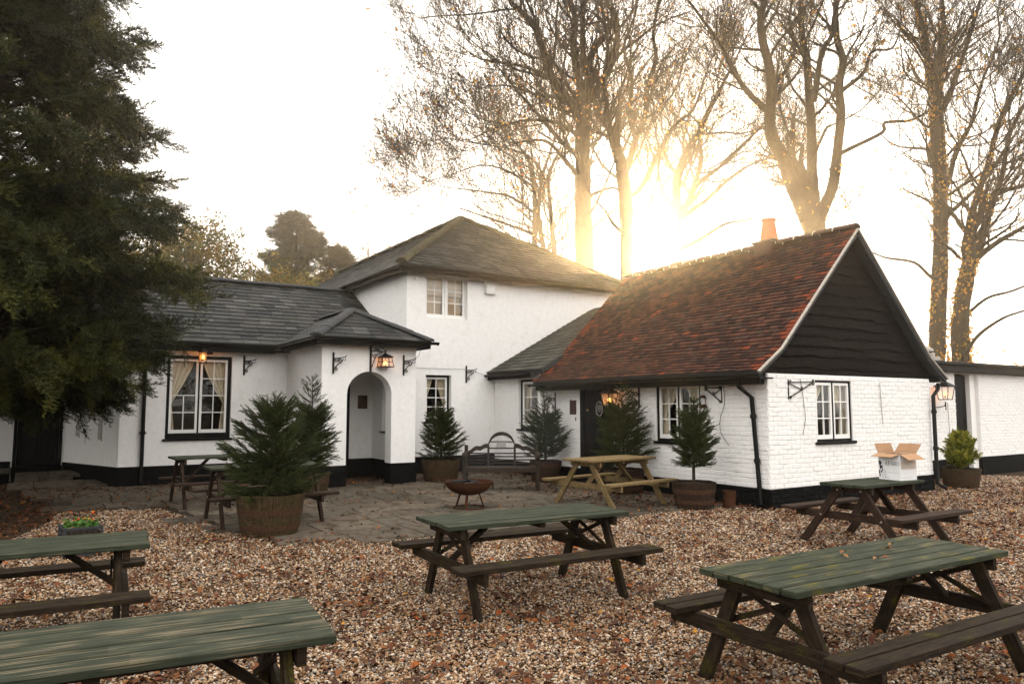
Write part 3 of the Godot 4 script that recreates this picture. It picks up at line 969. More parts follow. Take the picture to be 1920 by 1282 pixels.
# round-backed tiles laid end to end along a ridge or hip
func ridge_run(parent: Node3D, a: Vector3, b: Vector3, r: float, length: float, mat: Material, flat := 0.75, called := "ridge_tile", rough := 0.015, joints := false) -> void:
	var n := maxi(1, int(round((b - a).length() / length)))
	var d := (b - a) / n
	var x := d.normalized()
	var z := x.cross(Vector3.UP).normalized()
	var y := z.cross(x)
	for k in n:
		var mb := MB.new()
		var rows := []
		var rr := r * rnd(0.94, 1.06)
		for e in 7:
			var row := []
			for q in 11:
				var w := PI * q / 10.0
				var bulge: float = rr * [1.0, 1.0, 1.0, 0.99, 0.98, 0.97, 0.9][e] * (1.0 + rnd(-rough, rough))
				row.append(Vector3(d.length() * [0.0, 0.03, 0.25, 0.5, 0.75, 0.97, 1.02][e], sin(w) * bulge * flat, cos(w) * bulge))
			rows.append(row)
		mb.grid(rows)
		for q in 10:
			mb.tri(Vector3.ZERO, rows[0][q], rows[0][q + 1])
		part(parent, called, mb, mat, Transform3D(Basis(x, y, z), a + d * k + y * rnd(-0.006, 0.008)))
		if joints and k:
			mb = MB.new()
			var arc := PackedVector3Array()
			for q in 9:
				var w := PI * q / 8.0
				arc.append(Vector3(0, sin(w) * (r + 0.004) * flat, cos(w) * (r + 0.004)))
			var rad := PackedFloat32Array()
			rad.resize(9)
			rad.fill(0.013)
			mb.tube(arc, rad, 5, true)
			part(parent, "mortar_joint", mb, M.verge, Transform3D(Basis(x, y, z), a + d * k))

func half_pipe(a: Vector3, b: Vector3, r: float) -> MB:
	var mb := MB.new()
	var x := (b - a).normalized()
	var z := x.cross(Vector3.UP).normalized()
	var rows := []
	var rows2 := []
	for e in [a, b]:
		var row := []
		var row2 := []
		for q in 9:
			var w := PI * q / 8.0
			row.append(e + z * cos(w) * r - Vector3.UP * sin(w) * r)
			row2.append(e + z * cos(w) * (r - 0.006) - Vector3.UP * sin(w) * (r - 0.006))
		rows.append(row)
		rows2.append(row2)
	mb.grid(rows)
	rows2.reverse()
	mb.grid(rows2)
	var n := int((b - a).length() / 1.6) + 1
	for k in n + 1:
		var p := a.lerp(b, float(k) / n)
		var pts := PackedVector3Array()
		var rad := PackedFloat32Array()
		for q in 9:
			var w := PI * q / 8.0
			pts.append(p + z * cos(w) * (r + 0.004) - Vector3.UP * sin(w) * (r + 0.004))
			rad.append(0.008)
		mb.tube(pts, rad, 5, true)
	return mb

func downpipe(parent: Node3D, pts: PackedVector3Array, r := 0.038) -> void:
	var mb := MB.new()
	var rad := PackedFloat32Array()
	rad.resize(pts.size())
	rad.fill(r)
	mb.tube(pts, rad, 12, true)
	for p in pts.size() - 1:
		if (pts[p + 1] - pts[p]).length() > 1.0:
			for k in 2:
				var c := pts[p].lerp(pts[p + 1], 0.18 + 0.42 * k)
				var d := (pts[p + 1] - pts[p]).normalized()
				mb.tube(PackedVector3Array([c - d * 0.035, c + d * 0.035]), PackedFloat32Array([r + 0.014, r + 0.014]), 12, true)
				mb.rod(c + Vector3(-0.075, 0, 0.0), c + Vector3(0.075, 0, 0.0), 0.012, 6)
	part(parent, "downpipe", mb, M.gutter)

# painted brickwork in a wall frame, with openings
func bricks(w: float, y0: float, y1: float, holes: Array, mbs: Array, shift := 0.0) -> Array:
	var items := []
	var ch := 0.077
	var n := int((y1 - y0) / ch)
	ch = (y1 - y0) / n
	var bw := 0.228
	for r in n:
		var y := y0 + r * ch
		var x := -bw * (0.5 if r % 2 else 0.0) - shift
		while x < w:
			var spans := [[maxf(x, 0.0), minf(x + bw, w)]]
			for h: Rect2 in holes:
				if h.position.y < y + ch * 0.7 and h.end.y > y + ch * 0.3:
					var next := []
					for s in spans:
						if h.end.x <= s[0] or h.position.x >= s[1]:
							next.append(s)
						else:
							if h.position.x - s[0] > 0.03:
								next.append([s[0], h.position.x])
							if s[1] - h.end.x > 0.03:
								next.append([h.end.x, s[1]])
					spans = next
			for s in spans:
				if s[1] - s[0] > 0.03:
					var b := Basis.from_euler(Vector3(rnd(-0.02, 0.02), rnd(-0.012, 0.012), rnd(-0.012, 0.012)))
					b.x *= (s[1] - s[0] - 0.008) / 0.22
					items.append([Transform3D(b, Vector3((s[0] + s[1]) / 2, y + ch / 2 + rnd(-0.003, 0.003), rnd(-0.003, 0.0045))), mbs[rng.randi() % mbs.size()]])
			x += bw
	return items

func brick_shapes(ch: float) -> Array:
	var out := []
	for k in 6:
		var mb := MB.new()
		mb.box(Transform3D(Basis.IDENTITY, Vector3(0, 0, -0.004)), Vector3(0.22, ch - 0.009, 0.022), 0.006)
		for j in mb.v.size():
			mb.v[j] += Vector3(rnd(-0.0025, 0.0025), rnd(-0.0025, 0.0025), rnd(-0.002, 0.002))
		out.append(mb)
	return out
# ------------------------------------------------------------------ the buildings
const SLATE := [Color(0.0276, 0.0287, 0.0287), Color(0.0391, 0.0403, 0.0403), Color(0.0529, 0.0540, 0.0529), Color(0.0196, 0.0207, 0.0207), Color(0.0460, 0.0437, 0.0403), Color(0.0828, 0.0828, 0.0805), Color(0.0345, 0.0345, 0.0322), Color(0.0598, 0.0598, 0.0529)]
const SLATE_WARM := [Color(0.0451, 0.0435, 0.0410), Color(0.0627, 0.0594, 0.0547), Color(0.0333, 0.0318, 0.0308), Color(0.0862, 0.0827, 0.0752), Color(0.0539, 0.0530, 0.0513), Color(0.0392, 0.0392, 0.0388)]
const SLATE_GREEN := [Color(0.075, 0.071, 0.058), Color(0.098, 0.093, 0.076), Color(0.056, 0.054, 0.045), Color(0.118, 0.112, 0.094), Color(0.066, 0.060, 0.052)]
const CLAY := [Color(0.0664, 0.0309, 0.0212), Color(0.0848, 0.0367, 0.0241), Color(0.0516, 0.0258, 0.0192), Color(0.0995, 0.0456, 0.0305), Color(0.0383, 0.0220, 0.0178), Color(0.1179, 0.0529, 0.0341), Color(0.0737, 0.0441, 0.0341), Color(0.2211, 0.0551, 0.0241)]

func deck(t: Node3D, quads: Array, mat: Material, called := "roof") -> Node3D:
	var mb := MB.new()
	for q in quads:
		var nn: Vector3 = (q[1] - q[0]).cross(q[2] - q[0]).normalized()
		var low := nn * -0.09
		if q.size() == 4:
			mb.quad(q[0], q[1], q[2], q[3])
			mb.quad(q[3] + low, q[2] + low, q[1] + low, q[0] + low)
		else:
			mb.tri(q[0], q[1], q[2])
			mb.tri(q[2] + low, q[1] + low, q[0] + low)
		for k in q.size():
			var a: Vector3 = q[k]
			var b: Vector3 = q[(k + 1) % q.size()]
			mb.quad(a + low, b + low, b, a)
	return part(t, called, mb, mat)

func build_wing() -> void:
	var t := thing("slate_roofed_wing", "low white rendered wing with grey slate roof and tall black framed window", "building")
	var fr := face_south(1.43, 0, -17.3)
	var hole := Rect2(0.87, 0.96, 1.33, 1.80)
	part(t, "wall", wall_mesh(6.13, 3.06, 0.3, [hole], 0.4), M.render, fr)
	var mb := MB.new()
	mb.span(Vector3(-0.03, -0.05, -0.33), Vector3(6.13, 0.4, 0.025), 0.012)
	part(t, "plinth", mb, M.black_wall, fr)
	window(t, face_south(2.30, 0.96, -17.3), 1.33, 1.80, 2, 2, 4, {"depth": 0.09, "frame": 0.07, "frame_bottom": 0.11, "plain_top": true, "tie": 0.58})
	# canted side wall with two blind slits, running back to the dark doorway
	var a := Vector3(1.43, 0, -17.3)
	var b := Vector3(0.53, 0, -19.7)
	var x := (a - b).normalized()
	var side := Transform3D(Basis(x, Vector3.UP, x.cross(Vector3.UP)), b)
	var sl := (a - b).length() - 0.02
	part(t, "side_wall", wall_mesh(sl, 3.06, 0.28, [Rect2(0.55, 1.0, 0.22, 1.45), Rect2(1.62, 0.95, 0.22, 1.5)], 0.4), M.render, side)
	mb = MB.new()
	mb.span(Vector3(0, -0.05, -0.28), Vector3(sl - 0.01, 0.4, 0.022), 0.01)
	part(t, "side_plinth", mb, M.black_wall, side)
	for s in [[0.55, 1.0, 1.45], [1.62, 0.95, 1.5]]:
		mb = MB.new()
		mb.span(Vector3(s[0], s[1], -0.14), Vector3(s[0] + 0.22, s[1] + s[2], -0.1), 0.0)
		part(t, "slit_back", mb, M.render, side)
		mb = MB.new()
		mb.span(Vector3(s[0] - 0.03, s[1] - 0.035, -0.09), Vector3(s[0] + 0.25, s[1], 0.03), 0.005)
		part(t, "slit_sill", mb, M.render, side)
	# recessed door wall
	part(t, "door_wall", wall_mesh(4.6, 3.06, 0.28, [Rect2(3.17, 0.0, 0.93, 2.5)], 0.0), M.render, face_south(-3.6, 0, -19.72))
	mb = MB.new()
	mb.span(Vector3(-3.6, -0.05, -20.0), Vector3(-0.46, 0.45, -19.695), 0.01)
	part(t, "door_plinth", mb, M.black_wall)
	mb = MB.new()
	mb.span(Vector3(-0.43, -0.02, -19.95), Vector3(0.5, 0.34, -19.2), 0.015)
	part(t, "door_step", mb, M.black_wall)
	var door := group_part(t, "door", face_south(-0.43, 0.34, -19.78))
	mb = MB.new()
	mb.span(Vector3(0.07, 0.01, -0.05), Vector3(0.86, 2.08, 0.0), 0.004)
	for s in [[0.14, 0.12, 0.43, 0.85], [0.50, 0.12, 0.79, 0.85], [0.14, 1.0, 0.43, 1.95], [0.50, 1.0, 0.79, 1.95]]:
		mb.span(Vector3(s[0], s[1], -0.01), Vector3(s[2], s[3], 0.014), 0.012)
	part(door, "door_leaf", mb, M.joinery)
	mb = MB.new()
	mb.span(Vector3(0, 0.005, -0.06), Vector3(0.065, 2.15, 0.03), 0.004)
	mb.span(Vector3(0.865, 0.005, -0.06), Vector3(0.93, 2.15, 0.03), 0.004)
	mb.span(Vector3(0.065, 2.085, -0.06), Vector3(0.865, 2.15, 0.029), 0.004)
	part(door, "door_frame", mb, M.joinery)
	mb = MB.new()
	mb.rod(Vector3(0.115, 1.02, 0.0), Vector3(0.115, 1.02, 0.05), 0.012)
	mb.lathe([Vector2(0.0, 0.0), Vector2(0.028, 0.005), Vector2(0.03, 0.02), Vector2(0.02, 0.035), Vector2(0.0, 0.038)], 12, Transform3D(Basis(Vector3.RIGHT, PI / 2), Vector3(0.115, 1.02, 0.045)), false)
	part(door, "handle", mb, M.brass)
	# the rest of the shell, closed off behind
	mb = MB.new()
	mb.span(Vector3(-3.6, 0, -23.9), Vector3(7.5, 3.06, -23.65))
	mb.span(Vector3(-3.85, 0, -23.9), Vector3(-3.6, 3.06, -19.72))
	part(t, "back_wall", mb, M.render)
	mb = MB.new()
	mb.span(Vector3(1.6, 0, -19.4), Vector3(7.5, 3.06, -19.3))
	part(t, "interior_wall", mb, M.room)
	mb = MB.new()
	mb.span(Vector3(1.0, 3.0, -19.6), Vector3(7.5, 3.05, -17.62))
	part(t, "ceiling", mb, M.room)
	# roof
	var ez := -17.02
	var ey := 3.03
	var ry := 4.93
	var rz := -20.33
	var roof := deck(t, [[Vector3(-4.1, ey, ez), Vector3(7.56, ey, ez), Vector3(7.56, ry, rz), Vector3(-4.1, ry, rz)], [Vector3(7.56, ey, -23.95), Vector3(-4.1, ey, -23.95), Vector3(-4.1, ry, rz - 0.02), Vector3(7.56, ry, rz - 0.02)]], M.ridge)
	var d := Vector3(0, ey - ry, ez - rz)
	var items := courses(Vector3(0, ey, ez), Vector3.RIGHT, d.normalized(), -2.0, 7.53, 0.0, 0.0, d.length(), 0.222, 0.34, 0.16, SLATE, 0.013, 0.09)
	pieces(roof, "slate", "slates", items, M.slate)
	ridge_run(roof, Vector3(-4.1, ry + 0.02, rz), Vector3(7.54, ry + 0.02, rz), 0.15, 0.62, M.ridge, 0.55)
	var gm := MB.new()
	gm.span(Vector3(-4.1, ey - 0.19, ez - 0.04), Vector3(4.5, ey - 0.03, ez - 0.012), 0.004)
	part(t, "fascia", gm, M.joinery)
	gm = MB.new()
	gm.span(Vector3(-4.1, ey - 0.14, -17.295), Vector3(7.5, ey - 0.115, ez - 0.043))
	part(t, "soffit", gm, M.joinery)
	part(t, "gutter", half_pipe(Vector3(-4.1, ey - 0.015, ez + 0.055), Vector3(4.52, ey - 0.015, ez + 0.055), 0.062), M.gutter)
	downpipe(t, PackedVector3Array([Vector3(1.87, 2.96, -16.97), Vector3(1.87, 2.84, -16.99), Vector3(1.87, 2.66, -17.23), Vector3(1.87, 0.06, -17.23)]))

func build_porch() -> void:
	var t := thing("arched_porch", "white entrance porch with round arch, black plinth and little hipped slate roof", "porch")
	var xl := 4.86
	var xr := 6.98
	var zf := -14.8
	var zb := -17.28
	var al := 5.41
	var ar := 6.41
	var sp := 1.90
	var th := 0.32
	# front wall with the arch
	for part_ in 2:
		var y0: float = [0.44, -0.05][part_]
		var y1: float = [3.0, 0.44][part_]
		var out: float = [0.0, 0.025][part_]
		var m := MB.new()
		for s in [[xl - out, al], [ar, xr + out]]:
			var a := Vector3(s[0], y0, zf + out)
			var b := Vector3(s[1], y0, zf + out)
			var back := Vector3(0, 0, -th - out)
			var up := Vector3(0, y1 - y0, 0)
			m.quad(a, b, b + up, a + up)
			m.quad(b, b + back, b + back + up, b + up)
			m.quad(a + back, a, a + up, a + back + up)
			m.quad(b + back, a + back, a + back + up, b + back + up)
			m.quad(a + up, b + up, b + back + up, a + back + up)
			if part_ == 1:
				part(t, "front_plinth", m, M.black_wall)
				m = MB.new()
		if part_ == 0:
			var n := 24
			var rad := (ar - al) / 2
			for k in n:
				var w0 := PI - PI * k / n
				var w1 := PI - PI * (k + 1) / n
				var p0 := Vector3((al + ar) / 2 + cos(w0) * rad, sp + sin(w0) * rad * 0.98, zf)
				var p1 := Vector3((al + ar) / 2 + cos(w1) * rad, sp + sin(w1) * rad * 0.98, zf)
				var back := Vector3(0, 0, -th)
				m.quad(p0, p1, Vector3(p1.x, y1, zf), Vector3(p0.x, y1, zf))
				m.quad(p1 + back, p0 + back, Vector3(p0.x, y1, zf - th), Vector3(p1.x, y1, zf - th))
				m.quad(p0 + back, p1 + back, p1, p0)
		if part_ == 0:
			part(t, "front_wall", m, M.render)
	# side walls; the left one has a shallow arched niche, the right one a niche towards the inside
	var sw := MB.new()
	var nz := -16.1
	for seg in [[zb, nz - 0.17, 0.44, 3.0], [nz + 0.17, zf - th, 0.44, 3.0], [nz - 0.17, nz + 0.17, 0.44, 1.45], [nz - 0.17, nz + 0.17, 2.28, 3.0]]:
		sw.span(Vector3(xl, seg[2], seg[0]), Vector3(xl + 0.1, seg[3], seg[1]))
	for k in 10:
		var w0 := PI * k / 10.0
		var w1 := PI * (k + 1) / 10.0
		var z0 := nz + cos(w0) * 0.17
		var z1 := nz + cos(w1) * 0.17
		var y0 := 2.08 + sin(w0) * 0.19
		var y1 := 2.08 + sin(w1) * 0.19
		sw.quad(Vector3(xl, y1, z1), Vector3(xl, y0, z0), Vector3(xl, 2.285, z0), Vector3(xl, 2.285, z1))
		sw.quad(Vector3(xl + 0.1, y0, z0), Vector3(xl, y0, z0), Vector3(xl, y1, z1), Vector3(xl + 0.1, y1, z1))
	sw.span(Vector3(xl + 0.1, 0.44, zb), Vector3(xl + 0.28, 3.0, zf - th))
	part(t, "side_wall", sw, M.render)
	var rw := MB.new()
	var n0 := -16.0
	var n1 := -15.45
	for seg in [[zb, n0, 0.44, 3.0], [n1, zf - th, 0.44, 3.0], [n0, n1, 0.44, 1.08], [n0, n1, 2.36, 3.0]]:
		rw.span(Vector3(xr - 0.28, seg[2], seg[0]), Vector3(xr - 0.16, seg[3], seg[1]))
	rw.span(Vector3(xr - 0.16, 0.44, zb), Vector3(xr, 3.0, zf - th))
	for k in 10:
		var w0 := PI * k / 10.0
		var w1 := PI * (k + 1) / 10.0
		var c := (n0 + n1) / 2
		var hh := (n1 - n0) / 2
		var z0 := c + cos(w0) * hh
		var z1 := c + cos(w1) * hh
		var y0 := 2.06 + sin(w0) * 0.3
		var y1 := 2.06 + sin(w1) * 0.3
		rw.quad(Vector3(xr - 0.28, y0, z0), Vector3(xr - 0.28, y1, z1), Vector3(xr - 0.28, 2.365, z1), Vector3(xr - 0.28, 2.365, z0))
		rw.quad(Vector3(xr - 0.28, y0, z0), Vector3(xr - 0.16, y0, z0), Vector3(xr - 0.16, y1, z1), Vector3(xr - 0.28, y1, z1))
	part(t, "niche_wall", rw, M.render)
	var ns := MB.new()
	ns.span(Vector3(xr - 0.33, 1.05, n0 - 0.03), Vector3(xr - 0.165, 1.085, n1 + 0.03), 0.005)
	part(t, "niche_sill", ns, M.joinery)
	var pm := MB.new()
	pm.span(Vector3(xl - 0.025, -0.05, zb), Vector3(xl + 0.30, 0.44, zf - th - 0.003))
	pm.span(Vector3(xr - 0.30, -0.05, zb), Vector3(xr + 0.025, 0.44, zf - th - 0.003))
	part(t, "side_plinth", pm, M.black_wall)
	# inner wall with the dark door, left, and a white pier
	var iw := MB.new()
	iw.span(Vector3(6.14, 0.44, -16.75), Vector3(xr - 0.28, 3.0, -16.6))
	iw.span(Vector3(xl + 0.28, 2.25, -16.75), Vector3(6.14, 3.0, -16.6))
	part(t, "inner_wall", iw, M.render)
	var ip := MB.new()
	ip.span(Vector3(6.12, -0.05, -16.75), Vector3(xr - 0.3, 0.44, -16.58), 0.006)
	part(t, "inner_plinth", ip, M.black_wall)
	var door := group_part(t, "door")
	var dm := MB.new()
	dm.span(Vector3(xl + 0.3, 0.02, -16.74), Vector3(6.07, 2.2, -16.68), 0.004)
	for k in 5:
		dm.span(Vector3(xl + 0.33 + k * 0.175, 0.06, -16.69), Vector3(xl + 0.33 + k * 0.175 + 0.165, 2.16, -16.66), 0.006)
	part(door, "door_leaf", dm, M.joinery)
	dm = MB.new()
	dm.span(Vector3(6.075, 0.0, -16.76), Vector3(6.137, 2.245, -16.59), 0.004)
	part(door, "door_frame", dm, M.joinery)
	var cl := MB.new()
	cl.span(Vector3(xl + 0.05, 2.9, zb), Vector3(xr - 0.05, 2.96, zf - 0.1))
	part(t, "ceiling", cl, M.render)
	# roof: hipped, its ridge running back into the wing roof
	var ey := 3.06
	var ez := -14.5
	var el := 4.62
	var er := 7.22
	var ap := Vector3((el + er) / 2, 3.82, -15.98)
	var rb := Vector3((el + er) / 2, 3.82, -18.42)
	var lb := Vector3(el, ey, -17.08)
	var rr := Vector3(er, ey, -17.08)
	var fl := Vector3(el, ey, ez)
	var frt := Vector3(er, ey, ez)
	var roof := deck(t, [[fl, frt, ap], [lb, fl, ap, rb], [frt, rr, rb, ap]], M.ridge)
	var df := Vector3(0, ey - ap.y, ez - ap.z)
	var half := (er - el) / 2
	var items := courses(fl, Vector3.RIGHT, df.normalized(), 0.0, er - el, half / df.length(), half / df.length(), df.length(), 0.21, 0.33, 0.15, SLATE, 0.009, 0.05)
	var ds := Vector3(el - ap.x, ey - ap.y, 0)
	var k_hip := (ez - ap.z) / ds.length()
	var k_val := (-17.08 - rb.z) / ds.length()
	# left slope: u runs towards the front, the hip closes in on the right; the valley opens on the left
	items += courses(lb, Vector3.BACK, ds.normalized(), 0.0, ez + 17.08, -k_val, k_hip, ds.length(), 0.21, 0.33, 0.15, SLATE, 0.009, 0.05)
	items += courses(frt, Vector3.FORWARD, Vector3(-ds.x, ds.y, 0).normalized(), 0.0, ez + 17.08, k_hip, -k_val, ds.length(), 0.21, 0.33, 0.15, SLATE, 0.009, 0.05)
	pieces(roof, "slate", "slates", items, M.slate)
	var up := Vector3(0, 0.015, 0)
	ridge_run(roof, fl + up, ap + up, 0.13, 0.55, M.ridge, 0.5, "hip_tile")
	ridge_run(roof, frt + up, ap + up, 0.13, 0.55, M.ridge, 0.5, "hip_tile")
	ridge_run(roof, ap + up, rb + up, 0.13, 0.55, M.ridge, 0.5)
	var fm := MB.new()
	fm.span(Vector3(el + 0.03, ey - 0.15, ez - 0.035), Vector3(er - 0.03, ey - 0.02, ez - 0.01), 0.004)
	fm.span(Vector3(el + 0.01, ey - 0.15, -17.0), Vector3(el + 0.028, ey - 0.02, ez - 0.036), 0.003)
	fm.span(Vector3(er - 0.028, ey - 0.15, -16.55), Vector3(er - 0.01, ey - 0.02, ez - 0.036), 0.003)
	part(t, "fascia", fm, M.joinery)
	var sf := MB.new()
	sf.span(Vector3(el + 0.035, ey - 0.12, -17.0), Vector3(xl - 0.002, ey - 0.1, ez - 0.04))
	sf.span(Vector3(xl - 0.002, ey - 0.12, zf + 0.002), Vector3(xr + 0.002, ey - 0.1, ez - 0.04))
	sf.span(Vector3(xr + 0.002, ey - 0.12, -16.55), Vector3(er - 0.035, ey - 0.1, ez - 0.04))
	part(t, "soffit", sf, M.joinery)
	var g := half_pipe(Vector3(el - 0.06, ey - 0.01, ez + 0.055), Vector3(er + 0.12, ey - 0.01, ez + 0.055), 0.06)
	g.add(half_pipe(Vector3(el - 0.055, ey - 0.01, -16.95), Vector3(el - 0.055, ey - 0.01, ez + 0.06), 0.06), Transform3D.IDENTITY)
	part(t, "gutter", g, M.gutter)

func build_house() -> void:
	var t := thing("two_storey_house", "tall white rendered house with mossy hipped slate roof and upper window", "house")
	var z := -16.6
	var up := Rect2(0.52, 3.88, 1.20, 1.12)
	var low := Rect2(0.54, 1.28, 0.72, 1.16)
	part(t, "front_wall", wall_mesh(6.8, 5.12, 0.3, [up, low], 0.42), M.render, face_south(7.56, 0, z))
	var pl := MB.new()
	pl.span(Vector3(7.54, -0.05, z - 0.3), Vector3(14.36, 0.42, z + 0.022), 0.01)
	part(t, "plinth", pl, M.black_wall)
	var mb := MB.new()
	mb.span(Vector3(7.56, 0.0, -31.0), Vector3(7.86, 5.12, z - 0.3))
	mb.span(Vector3(14.06, 0.0, -31.0), Vector3(14.36, 5.12, z - 0.3))
	mb.span(Vector3(7.56, 0.0, -31.3), Vector3(14.36, 5.12, -31.0))
	part(t, "side_wall", mb, M.render)
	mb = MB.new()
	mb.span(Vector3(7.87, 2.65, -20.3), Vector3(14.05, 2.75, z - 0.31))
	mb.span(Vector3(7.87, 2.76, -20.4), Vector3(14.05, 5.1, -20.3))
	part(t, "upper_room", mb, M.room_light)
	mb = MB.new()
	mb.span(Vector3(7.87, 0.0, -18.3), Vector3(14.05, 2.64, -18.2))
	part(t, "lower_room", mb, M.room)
	window(t, face_south(7.56 + 0.52, 3.88, z), 1.20, 1.12, 2, 2, 3, {"depth": 0.10, "frame": 0.02, "frame_mat": M.white_paint, "curtains": false, "blind": true, "sill": false, "stile": 0.06})
	window(t, face_south(7.56 + 0.54, 1.28, z), 0.72, 1.16, 1, 2, 4, {"depth": 0.12, "frame": 0.05, "tie": 0.7})
	# roof
	var ey := 5.10
	var l := 7.25
	var r := 14.67
	var f := -16.28
	var ap := Vector3((l + r) / 2, 7.50, -20.05)
	var bk := Vector3((l + r) / 2, 7.50, -31.5)
	var fl := Vector3(l, ey, f)
	var frt := Vector3(r, ey, f)
	var roof := deck(t, [[fl, frt, ap], [Vector3(l, ey, -31.5), fl, ap, bk], [frt, Vector3(r, ey, -31.5), bk, ap]], M.ridge)
	var d := Vector3(0, ey - ap.y, f - ap.z)
	var half := (r - l) / 2
	var items := courses(fl, Vector3.RIGHT, d.normalized(), 0.0, r - l, half / d.length(), half / d.length(), d.length(), 0.2, 0.30, 0.12, SLATE_WARM, 0.018, 0.08)
	var ds := Vector3(l - ap.x, ey - ap.y, 0)
	items += courses(Vector3(l, ey, -31.5), Vector3.BACK, ds.normalized(), 0.0, f + 31.5, 0.0, (f - ap.z) / ds.length(), ds.length(), 0.2, 0.30, 0.12, SLATE_WARM, 0.012, 0.06)
	pieces(roof, "slate", "slates", items, M.slate)
	var u := Vector3(0, 0.03, 0)
	ridge_run(roof, fl + u, ap + u, 0.145, 0.40, M.moss_ridge, 0.85, "hip_tile", 0.10)
	ridge_run(roof, frt + u, ap + u, 0.145, 0.40, M.moss_ridge, 0.85, "hip_tile", 0.10)
	ridge_run(roof, ap + u, bk + u, 0.145, 0.6, M.moss_ridge, 0.85, "ridge_tile", 0.10)
	var fm := MB.new()
	fm.span(Vector3(l + 0.02, ey - 0.17, f - 0.035), Vector3(r - 0.02, ey - 0.02, f - 0.01), 0.004)
	fm.span(Vector3(l + 0.01, ey - 0.17, -31.4), Vector3(l + 0.03, ey - 0.02, f - 0.037), 0.004)
	part(t, "fascia", fm, M.joinery)
	fm = MB.new()
	fm.span(Vector3(l + 0.03, ey - 0.1, -31.0), Vector3(7.558, ey - 0.08, f - 0.04))
	fm.span(Vector3(7.558, ey - 0.1, z + 0.002), Vector3(r - 0.03, ey - 0.08, f - 0.04))
	part(t, "soffit", fm, M.joinery)
	var g := half_pipe(Vector3(l - 0.1, ey - 0.03, f + 0.055), Vector3(r + 0.1, ey - 0.03, f + 0.055), 0.06)
	g.add(half_pipe(Vector3(l - 0.055, ey - 0.03, -31.3), Vector3(l - 0.055, ey - 0.03, f + 0.06), 0.06), Transform3D.IDENTITY)
	part(t, "gutter", g, M.gutter)

func build_lean_to() -> void:
	var t := thing("slate_lean_to", "white brick link with sloping greenish slate roof beside the tall house", "building")
	# on the west face x = 10.11, from z -16.6 to -14.62
	var fr := face_west(10.11, 0, -16.59)
	var w := 2.0
	var hole := Rect2(1.16, 1.10, 0.84, 1.22)
	part(t, "wall", wall_mesh(w, 2.5, 0.28, [hole], 0.3), M.mortar, fr)
	var shapes := brick_shapes(0.077)
	var holder := group_part(t, "brickwork", fr)
	pieces(holder, "brick", "bricks", bricks(w, 0.3, 2.46, [Rect2(1.16, 1.04, 0.84, 1.3)], shapes), M.brick)
	var mb := MB.new()
	mb.span(Vector3(0, -0.05, -0.28), Vector3(w, 0.3, 0.03), 0.012)
	part(t, "plinth", mb, M.black_wall, fr)
	window(t, fr * Transform3D(Basis.IDENTITY, Vector3(1.16, 1.10, 0)), 0.84, 1.22, 1, 2, 3, {"depth": 0.06, "frame": 0.06})
	var eave := Vector3(9.86, 2.52, -16.585)
	var top := Vector3(13.5, 4.5, -16.585)
	var zlen := 2.5
	var roof := deck(t, [[eave, eave + Vector3(0, 0, zlen), top + Vector3(0, 0, zlen), top]], M.ridge)
	var d := eave - top
	pieces(roof, "slate", "slates", courses(eave, Vector3.BACK, d.normalized(), 0.0, zlen, 0.0, 0.0, d.length(), 0.2, 0.32, 0.15, SLATE_GREEN, 0.012, 0.08), M.slate)
	mb = MB.new()
	mb.span(Vector3(9.88, 2.33, -16.58), Vector3(9.91, 2.47, -14.6), 0.004)
	mb.span(Vector3(9.912, 2.36, -16.58), Vector3(10.1, 2.38, -14.6))
	part(t, "fascia", mb, M.joinery)
	part(t, "gutter", half_pipe(Vector3(9.82, 2.47, -16.57), Vector3(9.82, 2.47, -14.7), 0.05), M.gutter)
	mb = MB.new()
	mb.span(Vector3(11.6, 0, -16.5), Vector3(11.7, 2.5, -14.6))
	part(t, "interior_wall", mb, M.room)

